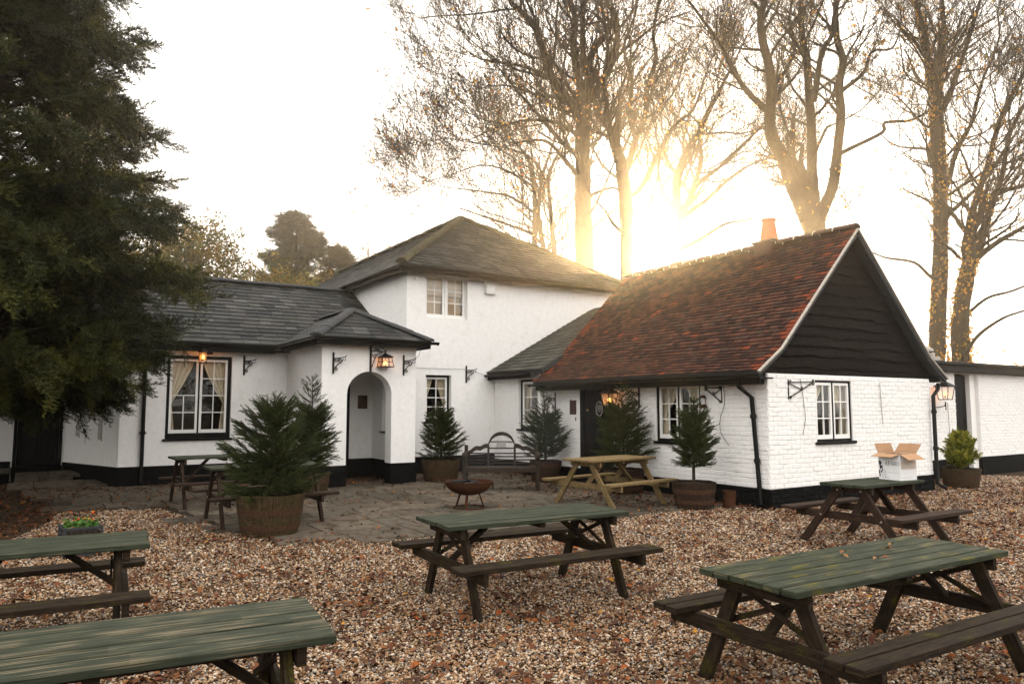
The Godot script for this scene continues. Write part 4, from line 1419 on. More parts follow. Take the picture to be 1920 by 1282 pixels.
func build_cottage() -> void:
	var t := thing("tiled_cottage", "white painted brick cottage with red clay tile roof and black boarded gable", "cottage")
	var X := 10.11
	var Z := -7.95
	var fr := face_west(X, 0, -14.58)
	var w := 14.58 + Z
	var door := Rect2(1.63, 0.0, 1.13, 2.09)
	var win := Rect2(4.02, 0.99, 1.14, 1.11)
	var holes := [door, win]
	var shapes := brick_shapes(0.077)
	part(t, "front_wall", wall_mesh(w, 2.2, 0.28, holes, 0.3), M.mortar, fr)
	var holder := group_part(t, "front_brickwork", fr)
	pieces(holder, "brick", "bricks", bricks(w, 0.3, 2.16, [door, win.grow_individual(0, 0.05, 0, 0)], shapes), M.brick)
	var gf := face_south(X, 0, Z)
	var gw := 4.98
	var gwin := Rect2(1.27, 1.04, 1.06, 1.07)
	part(t, "gable_wall", wall_mesh(gw - 0.285, 2.2, 0.28, [Rect2(gwin.position - Vector2(0.285, 0), gwin.size)], 0.3), M.mortar, face_south(X + 0.285, 0, Z))
	holder = group_part(t, "gable_brickwork", gf)
	pieces(holder, "brick", "bricks", bricks(gw, 0.3, 2.19, [gwin.grow_individual(0, 0.05, 0, 0)], shapes, 0.11), M.brick)
	# black brick plinth
	var pm := MB.new()
	for s in [[fr, [[0.0, 1.6], [2.79, w + 0.005]]], [gf, [[0.285, gw]]]]:
		for q in s[1]:
			var b := MB.new()
			b.span(Vector3(q[0], -0.05, -0.28), Vector3(q[1], 0.3, 0.015))
			pm.add(b, s[0])
	part(t, "plinth", pm, M.black_wall)
	var pb := group_part(t, "plinth_brickwork")
	var its := []
	for s in [[fr, 0.0, 1.6], [fr, 2.79, w], [gf, 0.0, gw]]:
		for it in bricks(s[2] - s[1], -0.01, 0.3, [], shapes):
			its.append([s[0] * Transform3D(Basis.IDENTITY, Vector3(s[1], 0, 0.018)) * it[0], it[1]])
	pieces(pb, "plinth_brick", "plinth_bricks", its, M.black_wall)
	# other walls and the room
	var ob := MB.new()
	ob.span(Vector3(X + gw - 0.28, 0, -16.5), Vector3(X + gw, 2.2, Z - 0.285))
	ob.span(Vector3(X + 0.3, 0, -14.7), Vector3(X + gw - 0.3, 2.2, -14.6))
	part(t, "back_wall", ob, M.render)
	ob = MB.new()
	ob.span(Vector3(X + 1.9, 0, -14.5), Vector3(X + 2.0, 2.2, Z - 2.2))
	ob.span(Vector3(X + 0.3, 0, Z - 2.3), Vector3(X + 4.9, 2.2, Z - 2.2))
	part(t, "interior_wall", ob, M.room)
	ob = MB.new()
	ob.span(Vector3(X + 0.29, 2.12, -14.5), Vector3(X + gw - 0.3, 2.17, Z - 0.29))
	part(t, "ceiling", ob, M.room)
	window(t, fr * Transform3D(Basis.IDENTITY, Vector3(4.02, 0.99, 0)), 1.14, 1.11, 2, 2, 3, {"depth": 0.02, "frame": 0.05})
	window(t, gf * Transform3D(Basis.IDENTITY, Vector3(1.27, 1.04, 0)), 1.06, 1.07, 2, 2, 3, {"depth": 0.02, "frame": 0.035})
	# plank door in its dark frame
	var dr := group_part(t, "door", fr * Transform3D(Basis.IDENTITY, Vector3(1.63, 0, 0)))
	var dm := MB.new()
	for s in [[0.0, 0.12], [1.01, 1.13]]:
		dm.span(Vector3(s[0], 0.0, -0.12), Vector3(s[1], 2.09, 0.012), 0.005)
	dm.span(Vector3(0.12, 2.0, -0.12), Vector3(1.01, 2.09, 0.011), 0.005)
	dm.span(Vector3(0.12, -0.02, -0.2), Vector3(1.01, 0.06, 0.03), 0.006)
	part(dr, "door_frame", dm, M.joinery)
	for k in 7:
		dm = MB.new()
		dm.span(Vector3(0.122 + k * 0.1268, 0.065, -0.1), Vector3(0.122 + (k + 1) * 0.1268 - 0.004, 1.998, -0.055), 0.005)
		part(dr, "door_plank", dm, M.joinery)
	dm = MB.new()
	dm.lathe([Vector2(0.0, 0.0), Vector2(0.026, 0.002), Vector2(0.026, 0.012), Vector2(0.014, 0.018), Vector2(0.018, 0.03), Vector2(0.0, 0.04)], 14, Transform3D(Basis(Vector3.RIGHT, PI / 2), Vector3(0.2, 1.57, -0.056)), false)
	part(dr, "door_knob", dm, M.brass)
	# pale oval emblem on the door
	dm = MB.new()
	var ring := PackedVector3Array()
	var rad := PackedFloat32Array()
	for k in 29:
		var a := TAU * k / 28.0
		ring.append(Vector3(0.60 + cos(a) * 0.105, 1.60 + sin(a) * 0.15, -0.048))
		rad.append(0.011 + 0.006 * (k % 2))
	dm.tube(ring, rad, 6)
	for k in 9:
		var a := TAU * k / 9.0
		dm.lathe([Vector2(0.0, -0.006), Vector2(0.022, 0.0), Vector2(0.0, 0.012)], 8, Transform3D(Basis(Vector3.RIGHT, PI / 2), Vector3(0.60 + cos(a) * 0.048, 1.61 + sin(a) * 0.062, -0.05)), false)
	dm.lathe([Vector2(0.0, -0.006), Vector2(0.03, 0.0), Vector2(0.0, 0.016)], 10, Transform3D(Basis(Vector3.RIGHT, PI / 2), Vector3(0.60, 1.61, -0.05)), false)
	part(dr, "emblem", dm, M.pale_metal)
	# roof: bell-cast at the eaves
	var z0 := -14.22
	var z1 := -7.80
	var p0 := Vector3(9.70, 2.22, z0)
	var p1 := Vector3(10.30, 2.62, z0)
	var p2 := Vector3(12.60, 4.93, z0)
	var zz := Vector3(0, 0, z1 - z0)
	var q0 := Vector3(15.50, 2.22, z0)
	var q1 := Vector3(14.90, 2.62, z0)
	var zx := Vector3(0, 0, 0)
	var roof := deck(t, [[p0, p0 + zz, p1 + zz, p1], [p1, p1 + zz, p2 + zz, p2], [q0 + zz, q0 + zx, q1 + zx, q1 + zz], [q1 + zz, q1 + zx, p2 + zx, p2 + zz]], M.ridge)
	var tone := func(x: float, _s: float, n: int, k: int) -> int:
		if x > z1 - z0 - 0.26 and rng.randf() < 0.5 or x < 0.22 and rng.randf() < 0.4:
			return n - 1
		return k if k < n - 1 or rng.randf() < 0.06 else rng.randi() % (n - 1)
	var d1 := p0 - p1
	var d2 := p1 - p2
	var items := courses(p0, Vector3.BACK, d1.normalized(), 0.0, z1 - z0, 0.0, 0.0, d1.length(), 0.1, 0.166, 0.03, CLAY, 0.013, 0.06, tone)
	items += courses(p1, Vector3.BACK, d2.normalized(), 0.0, z1 - z0, 0.0, 0.0, d2.length(), 0.1, 0.166, 0.03, CLAY, 0.013, 0.06, tone)
	pieces(roof, "roof_tile", "roof_tiles", items, M.tile)
	ridge_run(roof, p2 + Vector3(0, 0.02, 0), p2 + zz + Vector3(0, 0.02, 0), 0.12, 0.42, M.clay_ridge, 0.8, "ridge_tile", 0.015, true)
	# pale mortar verge along the gable edges
	for s in [[p0, p1, p2], [q0, q1, p2]]:
		var vm := MB.new()
		var nrm := Vector3(0, 0, 1)
		for e in 2:
			var a: Vector3 = s[e] + zz + Vector3(0, -0.01, 0.012)
			var b: Vector3 = s[e + 1] + zz + Vector3(0, -0.01, 0.012)
			vm.beam(a, b, 0.05, 0.034, nrm.cross(b - a).normalized(), 0.006)
		part(roof, "verge", vm, M.verge)
	# boarded gable: waney-edged planks lapping downwards
	var gable := group_part(t, "gable_boarding")
	var bz := Z - 0.07
	var half := func(y: float) -> Vector2:
		var xl := lerpf(9.74, 10.30, (y - 2.2) / 0.42) if y < 2.62 else lerpf(10.30, 12.60, (y - 2.62) / 2.31)
		return Vector2(minf(xl + 0.10, 12.58), maxf(25.2 - xl - 0.10, 12.62))
	var y := 2.12
	var wav := FastNoiseLite.new()
	wav.seed = 77
	wav.frequency = 0.9
	wav.fractal_octaves = 3
	var row := 0
	while y < 4.80:
		var hgt := rnd(0.165, 0.215)
		var top := minf(y + hgt + 0.05, 4.88)
		var lo: Vector2 = half.call(y + 0.04)
		var hi: Vector2 = half.call(top)
		if row == 0:
			lo.x = maxf(lo.x, 9.86)
			lo.y = minf(lo.y, 15.34)
		var bm := MB.new()
		bm.uvo = Vector2(rnd(0, 5), rnd(0, 5))
		var n := 26
		for face in 3:
			var rows_ := []
			for e in 2:
				var r_ := []
				for k in n + 1:
					var a := float(k) / n
					var xb := lerpf(lo.x, lo.y, a)
					var xt := lerpf(hi.x, hi.y, a)
					var yb := y + wav.get_noise_2d(xb * 1.0, row * 11.0) * 0.05
					var zo := 0.052 + wav.get_noise_2d(xb * 0.8, row * 7.0 + 50.0) * 0.02
					var bot := Vector3(xb, yb, bz + zo)
					var tp := Vector3(xt, top, bz + 0.012)
					var botb := Vector3(xb, yb + 0.006, bz + zo - 0.032)
					var pair: Array = [[bot, tp], [botb, bot], [tp, botb]][face]
					r_.append(pair[e])
				rows_.append(r_)
			bm.grid(rows_)
		for k in bm.t.size():
			bm.t[k] = Vector2(bm.v[k].x, bm.v[k].y) + bm.uvo
		part(gable, "weatherboard", bm, M.board)
		y += hgt
		row += 1
	var back := MB.new()
	back.prism(PackedVector2Array([Vector2(10.15, 2.195), Vector2(15.05, 2.195), Vector2(14.9, 2.5), Vector2(12.6, 4.8), Vector2(10.3, 2.5)]), Z - 0.2, Z - 0.08)
	part(gable, "gable_infill", back, M.board)
	back = MB.new()
	back.prism(PackedVector2Array([Vector2(10.2, 2.2), Vector2(15.0, 2.2), Vector2(14.88, 2.5), Vector2(12.6, 4.8), Vector2(10.32, 2.5)]), z0 + 0.04, z0 + 0.16)
	part(t, "rear_gable", back, M.render)
	# eaves
	var fm := MB.new()
	fm.span(Vector3(9.77, 2.02, z0 + 0.02), Vector3(9.80, 2.17, z1 - 0.02), 0.004)
	fm.span(Vector3(9.80, 2.10, z0 + 0.02), Vector3(10.1, 2.125, z1 - 0.02))
	fm.span(Vector3(10.06, 2.02, -14.55), Vector3(10.1, 2.098, -8.0))
	part(t, "fascia", fm, M.joinery)
	var g := half_pipe(Vector3(9.70, 2.17, z0 - 0.12), Vector3(9.70, 2.17, z1 + 0.05), 0.06)
	part(t, "gutter", g, M.gutter)
	downpipe(t, PackedVector3Array([Vector3(9.72, 2.12, -8.23), Vector3(9.74, 1.98, -8.23), Vector3(10.02, 1.80, -8.20), Vector3(10.04, 0.06, -8.09)]))
	downpipe(t, PackedVector3Array([Vector3(15.40, 2.12, -7.92), Vector3(15.38, 2.0, -7.92), Vector3(15.10, 1.86, -7.88), Vector3(15.10, 0.12, -7.88), Vector3(15.18, 0.05, -7.74)]))
	g = MB.new()
	g.span(Vector3(15.28, 2.14, -8.02), Vector3(15.54, 2.28, -7.82), 0.01)
	part(t, "hopper", g, M.gutter)
	# chimney on the ridge
	var ch := group_part(t, "chimney", at_xf(Vector3(12.60, 0, -9.75)))
	var cm := MB.new()
	cm.span(Vector3(-0.21, 4.55, -0.24), Vector3(0.21, 5.0, 0.24), 0.01)
	cm.span(Vector3(-0.24, 5.0, -0.27), Vector3(0.24, 5.05, 0.27), 0.01)
	part(ch, "chimney_stack", cm, M.plaque)
	cm = MB.new()
	cm.lathe([Vector2(0.175, 5.05), Vector2(0.185, 5.10), Vector2(0.165, 5.2), Vector2(0.125, 5.47), Vector2(0.15, 5.475), Vector2(0.155, 5.52), Vector2(0.12, 5.525), Vector2(0.11, 5.4)], 24)
	part(ch, "chimney_pot", cm, M.pot)

func build_outbuilding() -> void:
	var t := thing("flat_roofed_outbuilding", "low white outbuilding with dark flat roof and narrow dark door", "outbuilding")
	var z := -9.1
	var x0 := 15.11
	var fr := face_south(x0, 0, z)
	var w := 12.0
	var door := Rect2(3.31, 0.0, 1.12, 2.44)
	part(t, "wall", wall_mesh(w, 2.46, 0.26, [door], 0.42), M.mortar, fr)
	var shapes := brick_shapes(0.077)
	var holder := group_part(t, "brickwork", fr)
	pieces(holder, "brick", "bricks", bricks(w, 0.42, 2.44, [door], shapes).filter(func(it): return it[0].origin.x > 1.2 and it[0].origin.x < 9.5), M.brick)
	var mb := MB.new()
	mb.span(Vector3(0, -0.05, -0.26), Vector3(3.31, 0.42, 0.02), 0.008)
	mb.span(Vector3(4.43, -0.05, -0.26), Vector3(w, 0.42, 0.02), 0.008)
	part(t, "plinth", mb, M.black_wall, fr)
	var dr := group_part(t, "door", fr * Transform3D(Basis.IDENTITY, Vector3(3.31, 0, 0)))
	mb = MB.new()
	for k in 5:
		mb.span(Vector3(0.02 + k * 0.168, 0.02, -0.21), Vector3(0.02 + k * 0.168 + 0.163, 2.4, -0.17), 0.005)
	part(dr, "door_leaf", mb, M.joinery)
	mb = MB.new()
	mb.span(Vector3(0.865, 0.0, -0.25), Vector3(1.12, 2.44, -0.07), 0.005)
	part(dr, "door_jamb", mb, M.white_paint)
	mb = MB.new()
	mb.rod(Vector3(0.09, 1.2, -0.17), Vector3(0.09, 1.2, -0.12), 0.014)
	mb.at(Vector3(0.09, 1.2, -0.115), Vector3(0.03, 0.1, 0.015), 0.004)
	part(dr, "latch", mb, M.steel)
	mb = MB.new()
	mb.span(Vector3(0, 0, -5.0), Vector3(0.2, 2.46, -0.27))
	mb.span(Vector3(w - 0.2, 0, -5.0), Vector3(w, 2.46, -0.27))
	mb.span(Vector3(0.2, 0, -5.0), Vector3(w - 0.2, 2.46, -4.8))
	part(t, "back_wall", mb, M.render, fr)
	mb = MB.new()
	mb.span(Vector3(-0.05, 2.62, -5.1), Vector3(w + 0.1, 2.70, 0.26), 0.02)
	part(t, "roof", mb, M.felt, fr)
	mb = MB.new()
	for k in 5:
		mb.span(Vector3(k * 2.4 + 0.002, 2.462, 0.15), Vector3(k * 2.4 + 2.395, 2.62, 0.18), 0.004)
	mb.span(Vector3(0, 2.462, -5.0), Vector3(w, 2.615, 0.148))
	part(t, "fascia", mb, M.felt, fr)
	# pale stepped vent cap standing on the roof
	var cap := thing("stone_vent_cap", "pale stepped cap on the flat roof beside the cottage eaves", "vent cap", Vector3(17.35, 2.70, -9.5))
	mb = MB.new()
	mb.span(Vector3(-0.62, 0.0, -0.35), Vector3(0.62, 0.12, 0.35), 0.02)
	mb.span(Vector3(-0.52, 0.12, -0.28), Vector3(0.52, 0.22, 0.28), 0.02)
	part(cap, "base", mb, M.verge)
	mb = MB.new()
	mb.lathe([Vector2(0.46, 0.22), Vector2(0.46, 0.28), Vector2(0.34, 0.36), Vector2(0.1, 0.40), Vector2(0.0, 0.40)], 20)
	part(cap, "cap", mb, M.verge)
# ------------------------------------------------------------------ furniture and fittings
func picnic_table(label: String, where: Vector3, turn: float, o: Dictionary) -> Node3D:
	var t := thing("picnic_table", label, "picnic table", where, turn, "wooden picnic tables in the pub yard")
	var L: float = o.get("L", 1.8)
	var W: float = o.get("W", 0.68)
	var H: float = o.get("H", 0.70)
	var n: int = o.get("planks", 5)
	var top: Material = o.get("top", M.green0)
	var wood: Material = o.get("wood", M.brown)
	var out: bool = o.get("legs_out", false)
	var inset: float = o.get("inset", 0.14)
	var th := 0.036
	var pw := W / n
	var mb: MB
	for k in n:
		mb = MB.new()
		mb.uvo = Vector2(rnd(0, 9), rnd(0, 9))
		var z := -W / 2 + (k + 0.5) * pw
		mb.box(Transform3D(Basis(Vector3.UP, rnd(-0.002, 0.002)), Vector3(rnd(-0.006, 0.006), H - th / 2 + rnd(-0.0015, 0.0015), z)), Vector3(L + rnd(-0.01, 0.01), th, pw - rnd(0.010, 0.016)), 0.005)
		part(t, "top_plank", mb, top)
	var sy: float = o.get("seat_y", 0.43)
	var so: float = o.get("seat_out", 0.73)
	var sn: int = o.get("seat_planks", 2)
	var spw: float = o.get("seat_w", 0.115)
	var sth := 0.04
	var SL: float = o.get("SL", L)
	for s in [-1, 1]:
		for k in sn:
			mb = MB.new()
			mb.uvo = Vector2(rnd(0, 9), rnd(0, 9))
			mb.box(Transform3D(Basis(Vector3.UP, rnd(-0.002, 0.002)), Vector3(rnd(-0.006, 0.006), sy - sth / 2, s * (so - spw * (k + 0.5)))), Vector3(SL, sth, spw - 0.014), 0.006)
			part(t, "seat_plank", mb, o.get("seat_mat", wood))
	var foot: float = o.get("foot", 0.50)
	var head: float = o.get("head", 0.20)
	var bw := 0.042
	for e in [-1, 1]:
		var xe: float = e * (L / 2 - inset)
		var xb: float = xe if not out else xe - e * 0.046
		var xl: float = xe - e * 0.046 if not out else xe
		mb = MB.new()
		mb.uvo = Vector2(rnd(0, 9), rnd(0, 9))
		mb.beam(Vector3(xb, H - th - 0.042, -W / 2 + 0.03), Vector3(xb, H - th - 0.042, W / 2 - 0.03), bw, 0.08, Vector3.UP, 0.004)
		part(t, "top_bearer", mb, wood)
		mb = MB.new()
		mb.uvo = Vector2(rnd(0, 9), rnd(0, 9))
		mb.beam(Vector3(xb, sy - sth - 0.046, -so + 0.01), Vector3(xb, sy - sth - 0.046, so - 0.01), bw, 0.09, Vector3.UP, 0.004)
		part(t, "seat_bearer", mb, wood)
		for s in [-1, 1]:
			mb = MB.new()
			mb.uvo = Vector2(rnd(0, 9), rnd(0, 9))
			mb.beam(Vector3(xl, H - th - 0.004, s * head), Vector3(xl, -0.02, s * foot), bw, 0.09, Vector3(0, 0.0, 1), 0.005)
			part(t, "leg", mb, wood)
		# diagonal brace from the seat bearer to the middle of the top
		mb = MB.new()
		mb.uvo = Vector2(rnd(0, 9), rnd(0, 9))
		mb.beam(Vector3(xb - e * 0.03, sy - sth - 0.03, 0), Vector3(xb - e * o.get("brace", 0.42), H - th - 0.006, 0), 0.085 if out else 0.06, 0.038, Vector3.UP, 0.004)
		part(t, "brace", mb, wood)
		if o.get("cross", false):
			for s in [-1, 1]:
				mb = MB.new()
				var xc: float = xl - e * (0.026 + 0.018 * (s + 1) / 2.0)
				mb.beam(Vector3(xc, H - th - 0.06, s * (head + 0.02)), Vector3(xc, sy - 0.06, -s * 0.33), 0.016, 0.034, Vector3.UP, 0.003)
				part(t, "cross_bar", mb, wood)
		if out:
			for s in [-1, 1]:
				for b in [[H - 0.085, head + 0.03], [sy - 0.09, lerpf(head, foot, (H - sy + 0.05) / H)]]:
					mb = MB.new()
					mb.lathe([Vector2(0.013, 0.0), Vector2(0.012, 0.008), Vector2(0.0, 0.011)], 10, Transform3D(Basis(Vector3.BACK, -e * PI / 2), Vector3(xl + e * bw / 2, b[0], s * b[1])))
					part(t, "bolt", mb, M.steel)
	mb = MB.new()
	mb.beam(Vector3(0, H - th - 0.024, -W / 2 + 0.05), Vector3(0, H - th - 0.024, W / 2 - 0.05), 0.06, 0.04, Vector3.UP, 0.004)
	part(t, "middle_batten", mb, wood)
	return t

func half_barrel(label: String, where: Vector3, r: float, h: float, mat: Material, bands: Array, group := "half barrel planters") -> void:
	var t := thing("half_barrel_planter", label, "planter", where, rnd(0, TAU), group)
	var n := 20
	var rb := r * 0.80
	for k in n:
		var mb := MB.new()
		mb.uvo = Vector2(rnd(0, 9), rnd(0, 9))
		var a0 := TAU * (k + 0.02) / n
		var a1 := TAU * (k + 0.98) / n
		var rows_o := []
		var rows_i := []
		var lift := rnd(-0.006, 0.006)
		for e in 5:
			var tt := e / 4.0
			var rr := lerpf(rb, r, pow(tt, 0.8)) + rnd(-0.001, 0.001)
			var y := h * tt + (lift if e == 4 else 0.0)
			var ro := []
			var ri := []
			for q in 3:
				var a := lerpf(a0, a1, q / 2.0)
				ro.append(Vector3(cos(a) * rr, y, -sin(a) * rr))
				ri.append(Vector3(cos(a) * (rr - 0.028), y, -sin(a) * (rr - 0.028)))
			rows_o.append(ro)
			ri.reverse()
			rows_i.append(ri)
		mb.grid(rows_o)
		mb.grid(rows_i)
		mb.quad(rows_o[4][0], rows_o[4][2], rows_i[4][0], rows_i[4][2])
		for e in 4:
			mb.quad(rows_i[e][2], rows_o[e][0], rows_o[e + 1][0], rows_i[e + 1][2])
			mb.quad(rows_o[e][2], rows_i[e][0], rows_i[e + 1][0], rows_o[e + 1][2])
		for q in mb.t.size():
			mb.t[q] = Vector2(mb.v[q].y, mb.v[q].x * 0.7 + mb.v[q].z * 0.7) + mb.uvo
		part(t, "stave", mb, mat)
	for b in bands:
		var mb := MB.new()
		var y0: float = b * h
		var r0 := lerpf(rb, r, pow(b, 0.8)) + 0.004
		var y1 := y0 + 0.07
		var r1 := lerpf(rb, r, pow(y1 / h, 0.8)) + 0.004
		mb.lathe([Vector2(r0 - 0.003, y0), Vector2(r0, y0 + 0.001), Vector2(r1, y1 - 0.001), Vector2(r1 - 0.003, y1)], 48)
		part(t, "hoop", mb, M.hoop)
	var so := MB.new()
	so.lathe([Vector2(rb - 0.03, 0.01), Vector2(rb + 0.02, h * 0.5), Vector2(r - 0.035, h - 0.06), Vector2(r * 0.5, h - 0.03), Vector2(0.0, h - 0.025)], 24, Transform3D.IDENTITY, false)
	part(t, "soil", so, M.earth)

func scroll(c: Vector3, r0: float, r1: float, a0: float, a1: float, n := 18) -> PackedVector3Array:
	var out := PackedVector3Array()
	for k in n + 1:
		var tt := float(k) / n
		var a := lerpf(a0, a1, tt)
		var r := lerpf(r0, r1, tt)
		out.append(c + Vector3(cos(a) * r, sin(a) * r, 0))
	return out

func curve(mb: MB, pts: PackedVector3Array, r: float) -> void:
	var rad := PackedFloat32Array()
	rad.resize(pts.size())
	rad.fill(r)
	mb.tube(pts, rad, 6, true)

# wrought-iron scroll bracket on a wall: arm along +z out of the wall; the scrolls lie in the plane x = 0
func scroll_bracket(label: String, fr: Transform3D, h := 0.40, swing := 1.0, reach := 0.24) -> void:
	var t := thing("scroll_bracket", label, "bracket", Vector3.ZERO, 0.0, "wrought iron hanging basket brackets")
	t.transform = fr
	var turn := Basis(Vector3.UP, -PI / 2)
	var mb := MB.new()
	mb.at(Vector3(0, 0, 0.012), Vector3(0.042, h, 0.018), 0.004)
	for s in [-1, 1]:
		mb.lathe([Vector2(0.0, -0.022), Vector2(0.02, -0.012), Vector2(0.022, 0.0), Vector2(0.012, 0.014), Vector2(0.0, 0.02)], 10, at_xf(Vector3(0, s * (h / 2 + 0.006), 0.016)), false)
	part(t, "back_bar", mb, M.iron)
	mb = MB.new()
	var flat := MB.new()
	var top := h * 0.22
	curve(flat, PackedVector3Array([Vector3(0.02, top, 0), Vector3(reach * 0.5, top + 0.012, 0), Vector3(reach, top + 0.03, 0), Vector3(reach + 0.03, top + 0.06, 0)]), 0.0116)
	curve(flat, scroll(Vector3(reach * 0.62, top - 0.045, 0), 0.05, 0.014, PI * 0.5, PI * 3.2), 0.0101)
	curve(flat, scroll(Vector3(0.06, top - 0.02, 0), 0.045, 0.012, PI * 1.0, PI * 3.4), 0.0087)
	curve(flat, PackedVector3Array([Vector3(0.02, -h * 0.28, 0), Vector3(0.05, -h * 0.2, 0), Vector3(0.1, -0.02, 0), Vector3(reach * 0.6, top - 0.095, 0), Vector3(reach * 0.85, top - 0.01, 0)]), 0.0101)
	curve(flat, scroll(Vector3(0.05, -h * 0.33, 0), 0.036, 0.010, PI * 0.6, -PI * 1.8), 0.0087)
	mb.add(flat, Transform3D(turn, Vector3.ZERO))
	part(t, "scrollwork", mb, M.iron, Transform3D(Basis(Vector3.UP, swing), Vector3(0, 0, 0.02)))
	mb = MB.new()
	curve(mb, PackedVector3Array([Vector3(0.0, top + 0.01, reach), Vector3(0.004, top - 0.02, reach + 0.008), Vector3(0.0, top - 0.045, reach - 0.006), Vector3(-0.004, top - 0.03, reach - 0.022)]), 0.0072)
	part(t, "hook", mb, M.iron, Transform3D(Basis(Vector3.UP, swing), Vector3(0, 0, 0.02)))

# triangular bracket, flat against the wall plane's x direction when turned
func triangle_bracket(label: String, fr: Transform3D, w: float, h: float) -> void:
	var t := thing("triangle_bracket", label, "bracket", Vector3.ZERO, 0.0, "triangular wrought iron wall brackets")
	t.transform = fr
	var mb := MB.new()
	mb.at(Vector3(0, 0, 0.01), Vector3(0.022, h, 0.016), 0.004)
	part(t, "back_bar", mb, M.iron)
	mb = MB.new()
	var z := 0.03
	curve(mb, PackedVector3Array([Vector3(0, h * 0.36, z), Vector3(w, h * 0.42, z)]), 0.0087)
	curve(mb, PackedVector3Array([Vector3(0, -h * 0.42, z), Vector3(w * 0.5, -0.01, z), Vector3(w, h * 0.4, z)]), 0.0101)
	curve(mb, PackedVector3Array([Vector3(0, h * 0.3, z), Vector3(w * 0.3, h * 0.12, z), Vector3(w * 0.45, 0.0, z)]), 0.0087)
	curve(mb, scroll(Vector3(w * 0.98, h * 0.33, z), 0.035, 0.012, PI * 0.4, -PI * 1.4), 0.0087)
	curve(mb, scroll(Vector3(w * 0.98, h * 0.47, z), 0.028, 0.010, -PI * 0.6, PI * 1.2), 0.0087)
	curve(mb, scroll(Vector3(0.03 * signf(w), -h * 0.42, z), 0.026, 0.010, PI * 0.9, -PI * 0.9), 0.0087)
	curve(mb, scroll(Vector3(0.03 * signf(w), h * 0.42, z), 0.026, 0.010, -PI * 0.9, PI * 0.9), 0.0087)
	curve(mb, scroll(Vector3(w * 0.5, 0.03, z), 0.03, 0.010, PI * 1.2, PI * 3.0), 0.0087)
	part(t, "scrollwork", mb, M.iron)

# four-sided tapering lantern with pitched lid, about its own centre
func lantern_body(t: Node3D, c: Vector3, wt: float, wb: float, h: float, bars: int, lid: float) -> void:
	var mb := MB.new()
	var ht := wt / 2
	var hb := wb / 2
	for k in 4:
		var s := Vector2([1, -1, -1, 1][k], [1, 1, -1, -1][k])
		var e := Vector2([1, -1, -1, 1][(k + 1) % 4], [1, 1, -1, -1][(k + 1) % 4])
		var a := c + Vector3(s.x * ht, h / 2, s.y * ht)
		var b := c + Vector3(s.x * hb, -h / 2, s.y * hb)
		var a2 := c + Vector3(e.x * ht, h / 2, e.y * ht)
		var b2 := c + Vector3(e.x * hb, -h / 2, e.y * hb)
		mb.rod(a, b, 0.009, 6)
		mb.rod(a, a2, 0.009, 6)
		mb.rod(b, b2, 0.010, 6)
		for q in range(1, bars):
			var f := float(q) / bars
			mb.rod(a.lerp(a2, f), b.lerp(b2, f), 0.006, 5)
		if bars > 1:
			mb.rod(a.lerp(b, 0.48), a2.lerp(b2, 0.48), 0.006, 5)
	mb.at(c + Vector3(0, -h / 2 - 0.004, 0), Vector3(wb + 0.02, 0.012, wb + 0.02), 0.003)
	part(t, "lantern_frame", mb, M.iron)
	mb = MB.new()
	var o := ht + 0.035
	var y := c.y + h / 2
	var ap := c + Vector3(0, h / 2 + lid, 0)
	var cs := [c + Vector3(o, h / 2, o), c + Vector3(o, h / 2, -o), c + Vector3(-o, h / 2, -o), c + Vector3(-o, h / 2, o)]
	for k in 4:
		mb.tri(cs[k], cs[(k + 1) % 4], ap)
		mb.tri(cs[(k + 1) % 4] - Vector3(0, 0.012, 0), cs[k] - Vector3(0, 0.012, 0), ap - Vector3(0, 0.02, 0))
		mb.quad(cs[k] - Vector3(0, 0.012, 0), cs[(k + 1) % 4] - Vector3(0, 0.012, 0), cs[(k + 1) % 4], cs[k])
	mb.lathe([Vector2(0.0, -0.01), Vector2(0.022, 0.0), Vector2(0.014, 0.02), Vector2(0.02, 0.035), Vector2(0.008, 0.06), Vector2(0.0, 0.07)], 10, at_xf(ap), false)
	part(t, "lantern_lid", mb, M.iron)
	for k in 4:
		mb = MB.new()
		var s := Vector2([1, -1, -1, 1][k], [1, 1, -1, -1][k])
		var e := Vector2([1, -1, -1, 1][(k + 1) % 4], [1, 1, -1, -1][(k + 1) % 4])
		mb.quad(c + Vector3(e.x * hb, -h / 2, e.y * hb), c + Vector3(s.x * hb, -h / 2, s.y * hb), c + Vector3(s.x * ht, h / 2, s.y * ht), c + Vector3(e.x * ht, h / 2, e.y * ht))
		part(t, "lantern_glass", mb, M.lamp_glass)
	bulb(t, c + Vector3(0, -0.02, 0))

func bulb(t: Node3D, c: Vector3, r := 0.034) -> void:
	var mb := MB.new()
	var pr := []
	for k in 11:
		var a := -PI / 2 + PI * k / 10.0
		pr.append(Vector2(maxf(cos(a) * r, 0.0), sin(a) * r * 1.35))
	mb.lathe(pr, 16, at_xf(c), false)
	part(t, "bulb", mb, M.bulb)
	mb = MB.new()
	mb.lathe([Vector2(0.0, -r * 2.6), Vector2(0.016, -r * 2.6), Vector2(0.016, -r * 1.28), Vector2(0.0, -r * 1.28)], 10, at_xf(c))
	part(t, "bulb_holder", mb, M.iron)
	var l := OmniLight3D.new()
	l.name = "lamp_light"
	l.light_color = Color(1.0, 0.62, 0.30)
	l.light_energy = LAMP_ENERGY
	l.light_size = r
	l.omni_range = 8.0
	l.omni_attenuation = 2.0
	l.shadow_enabled = true
	l.position = c
	t.add_child(l)

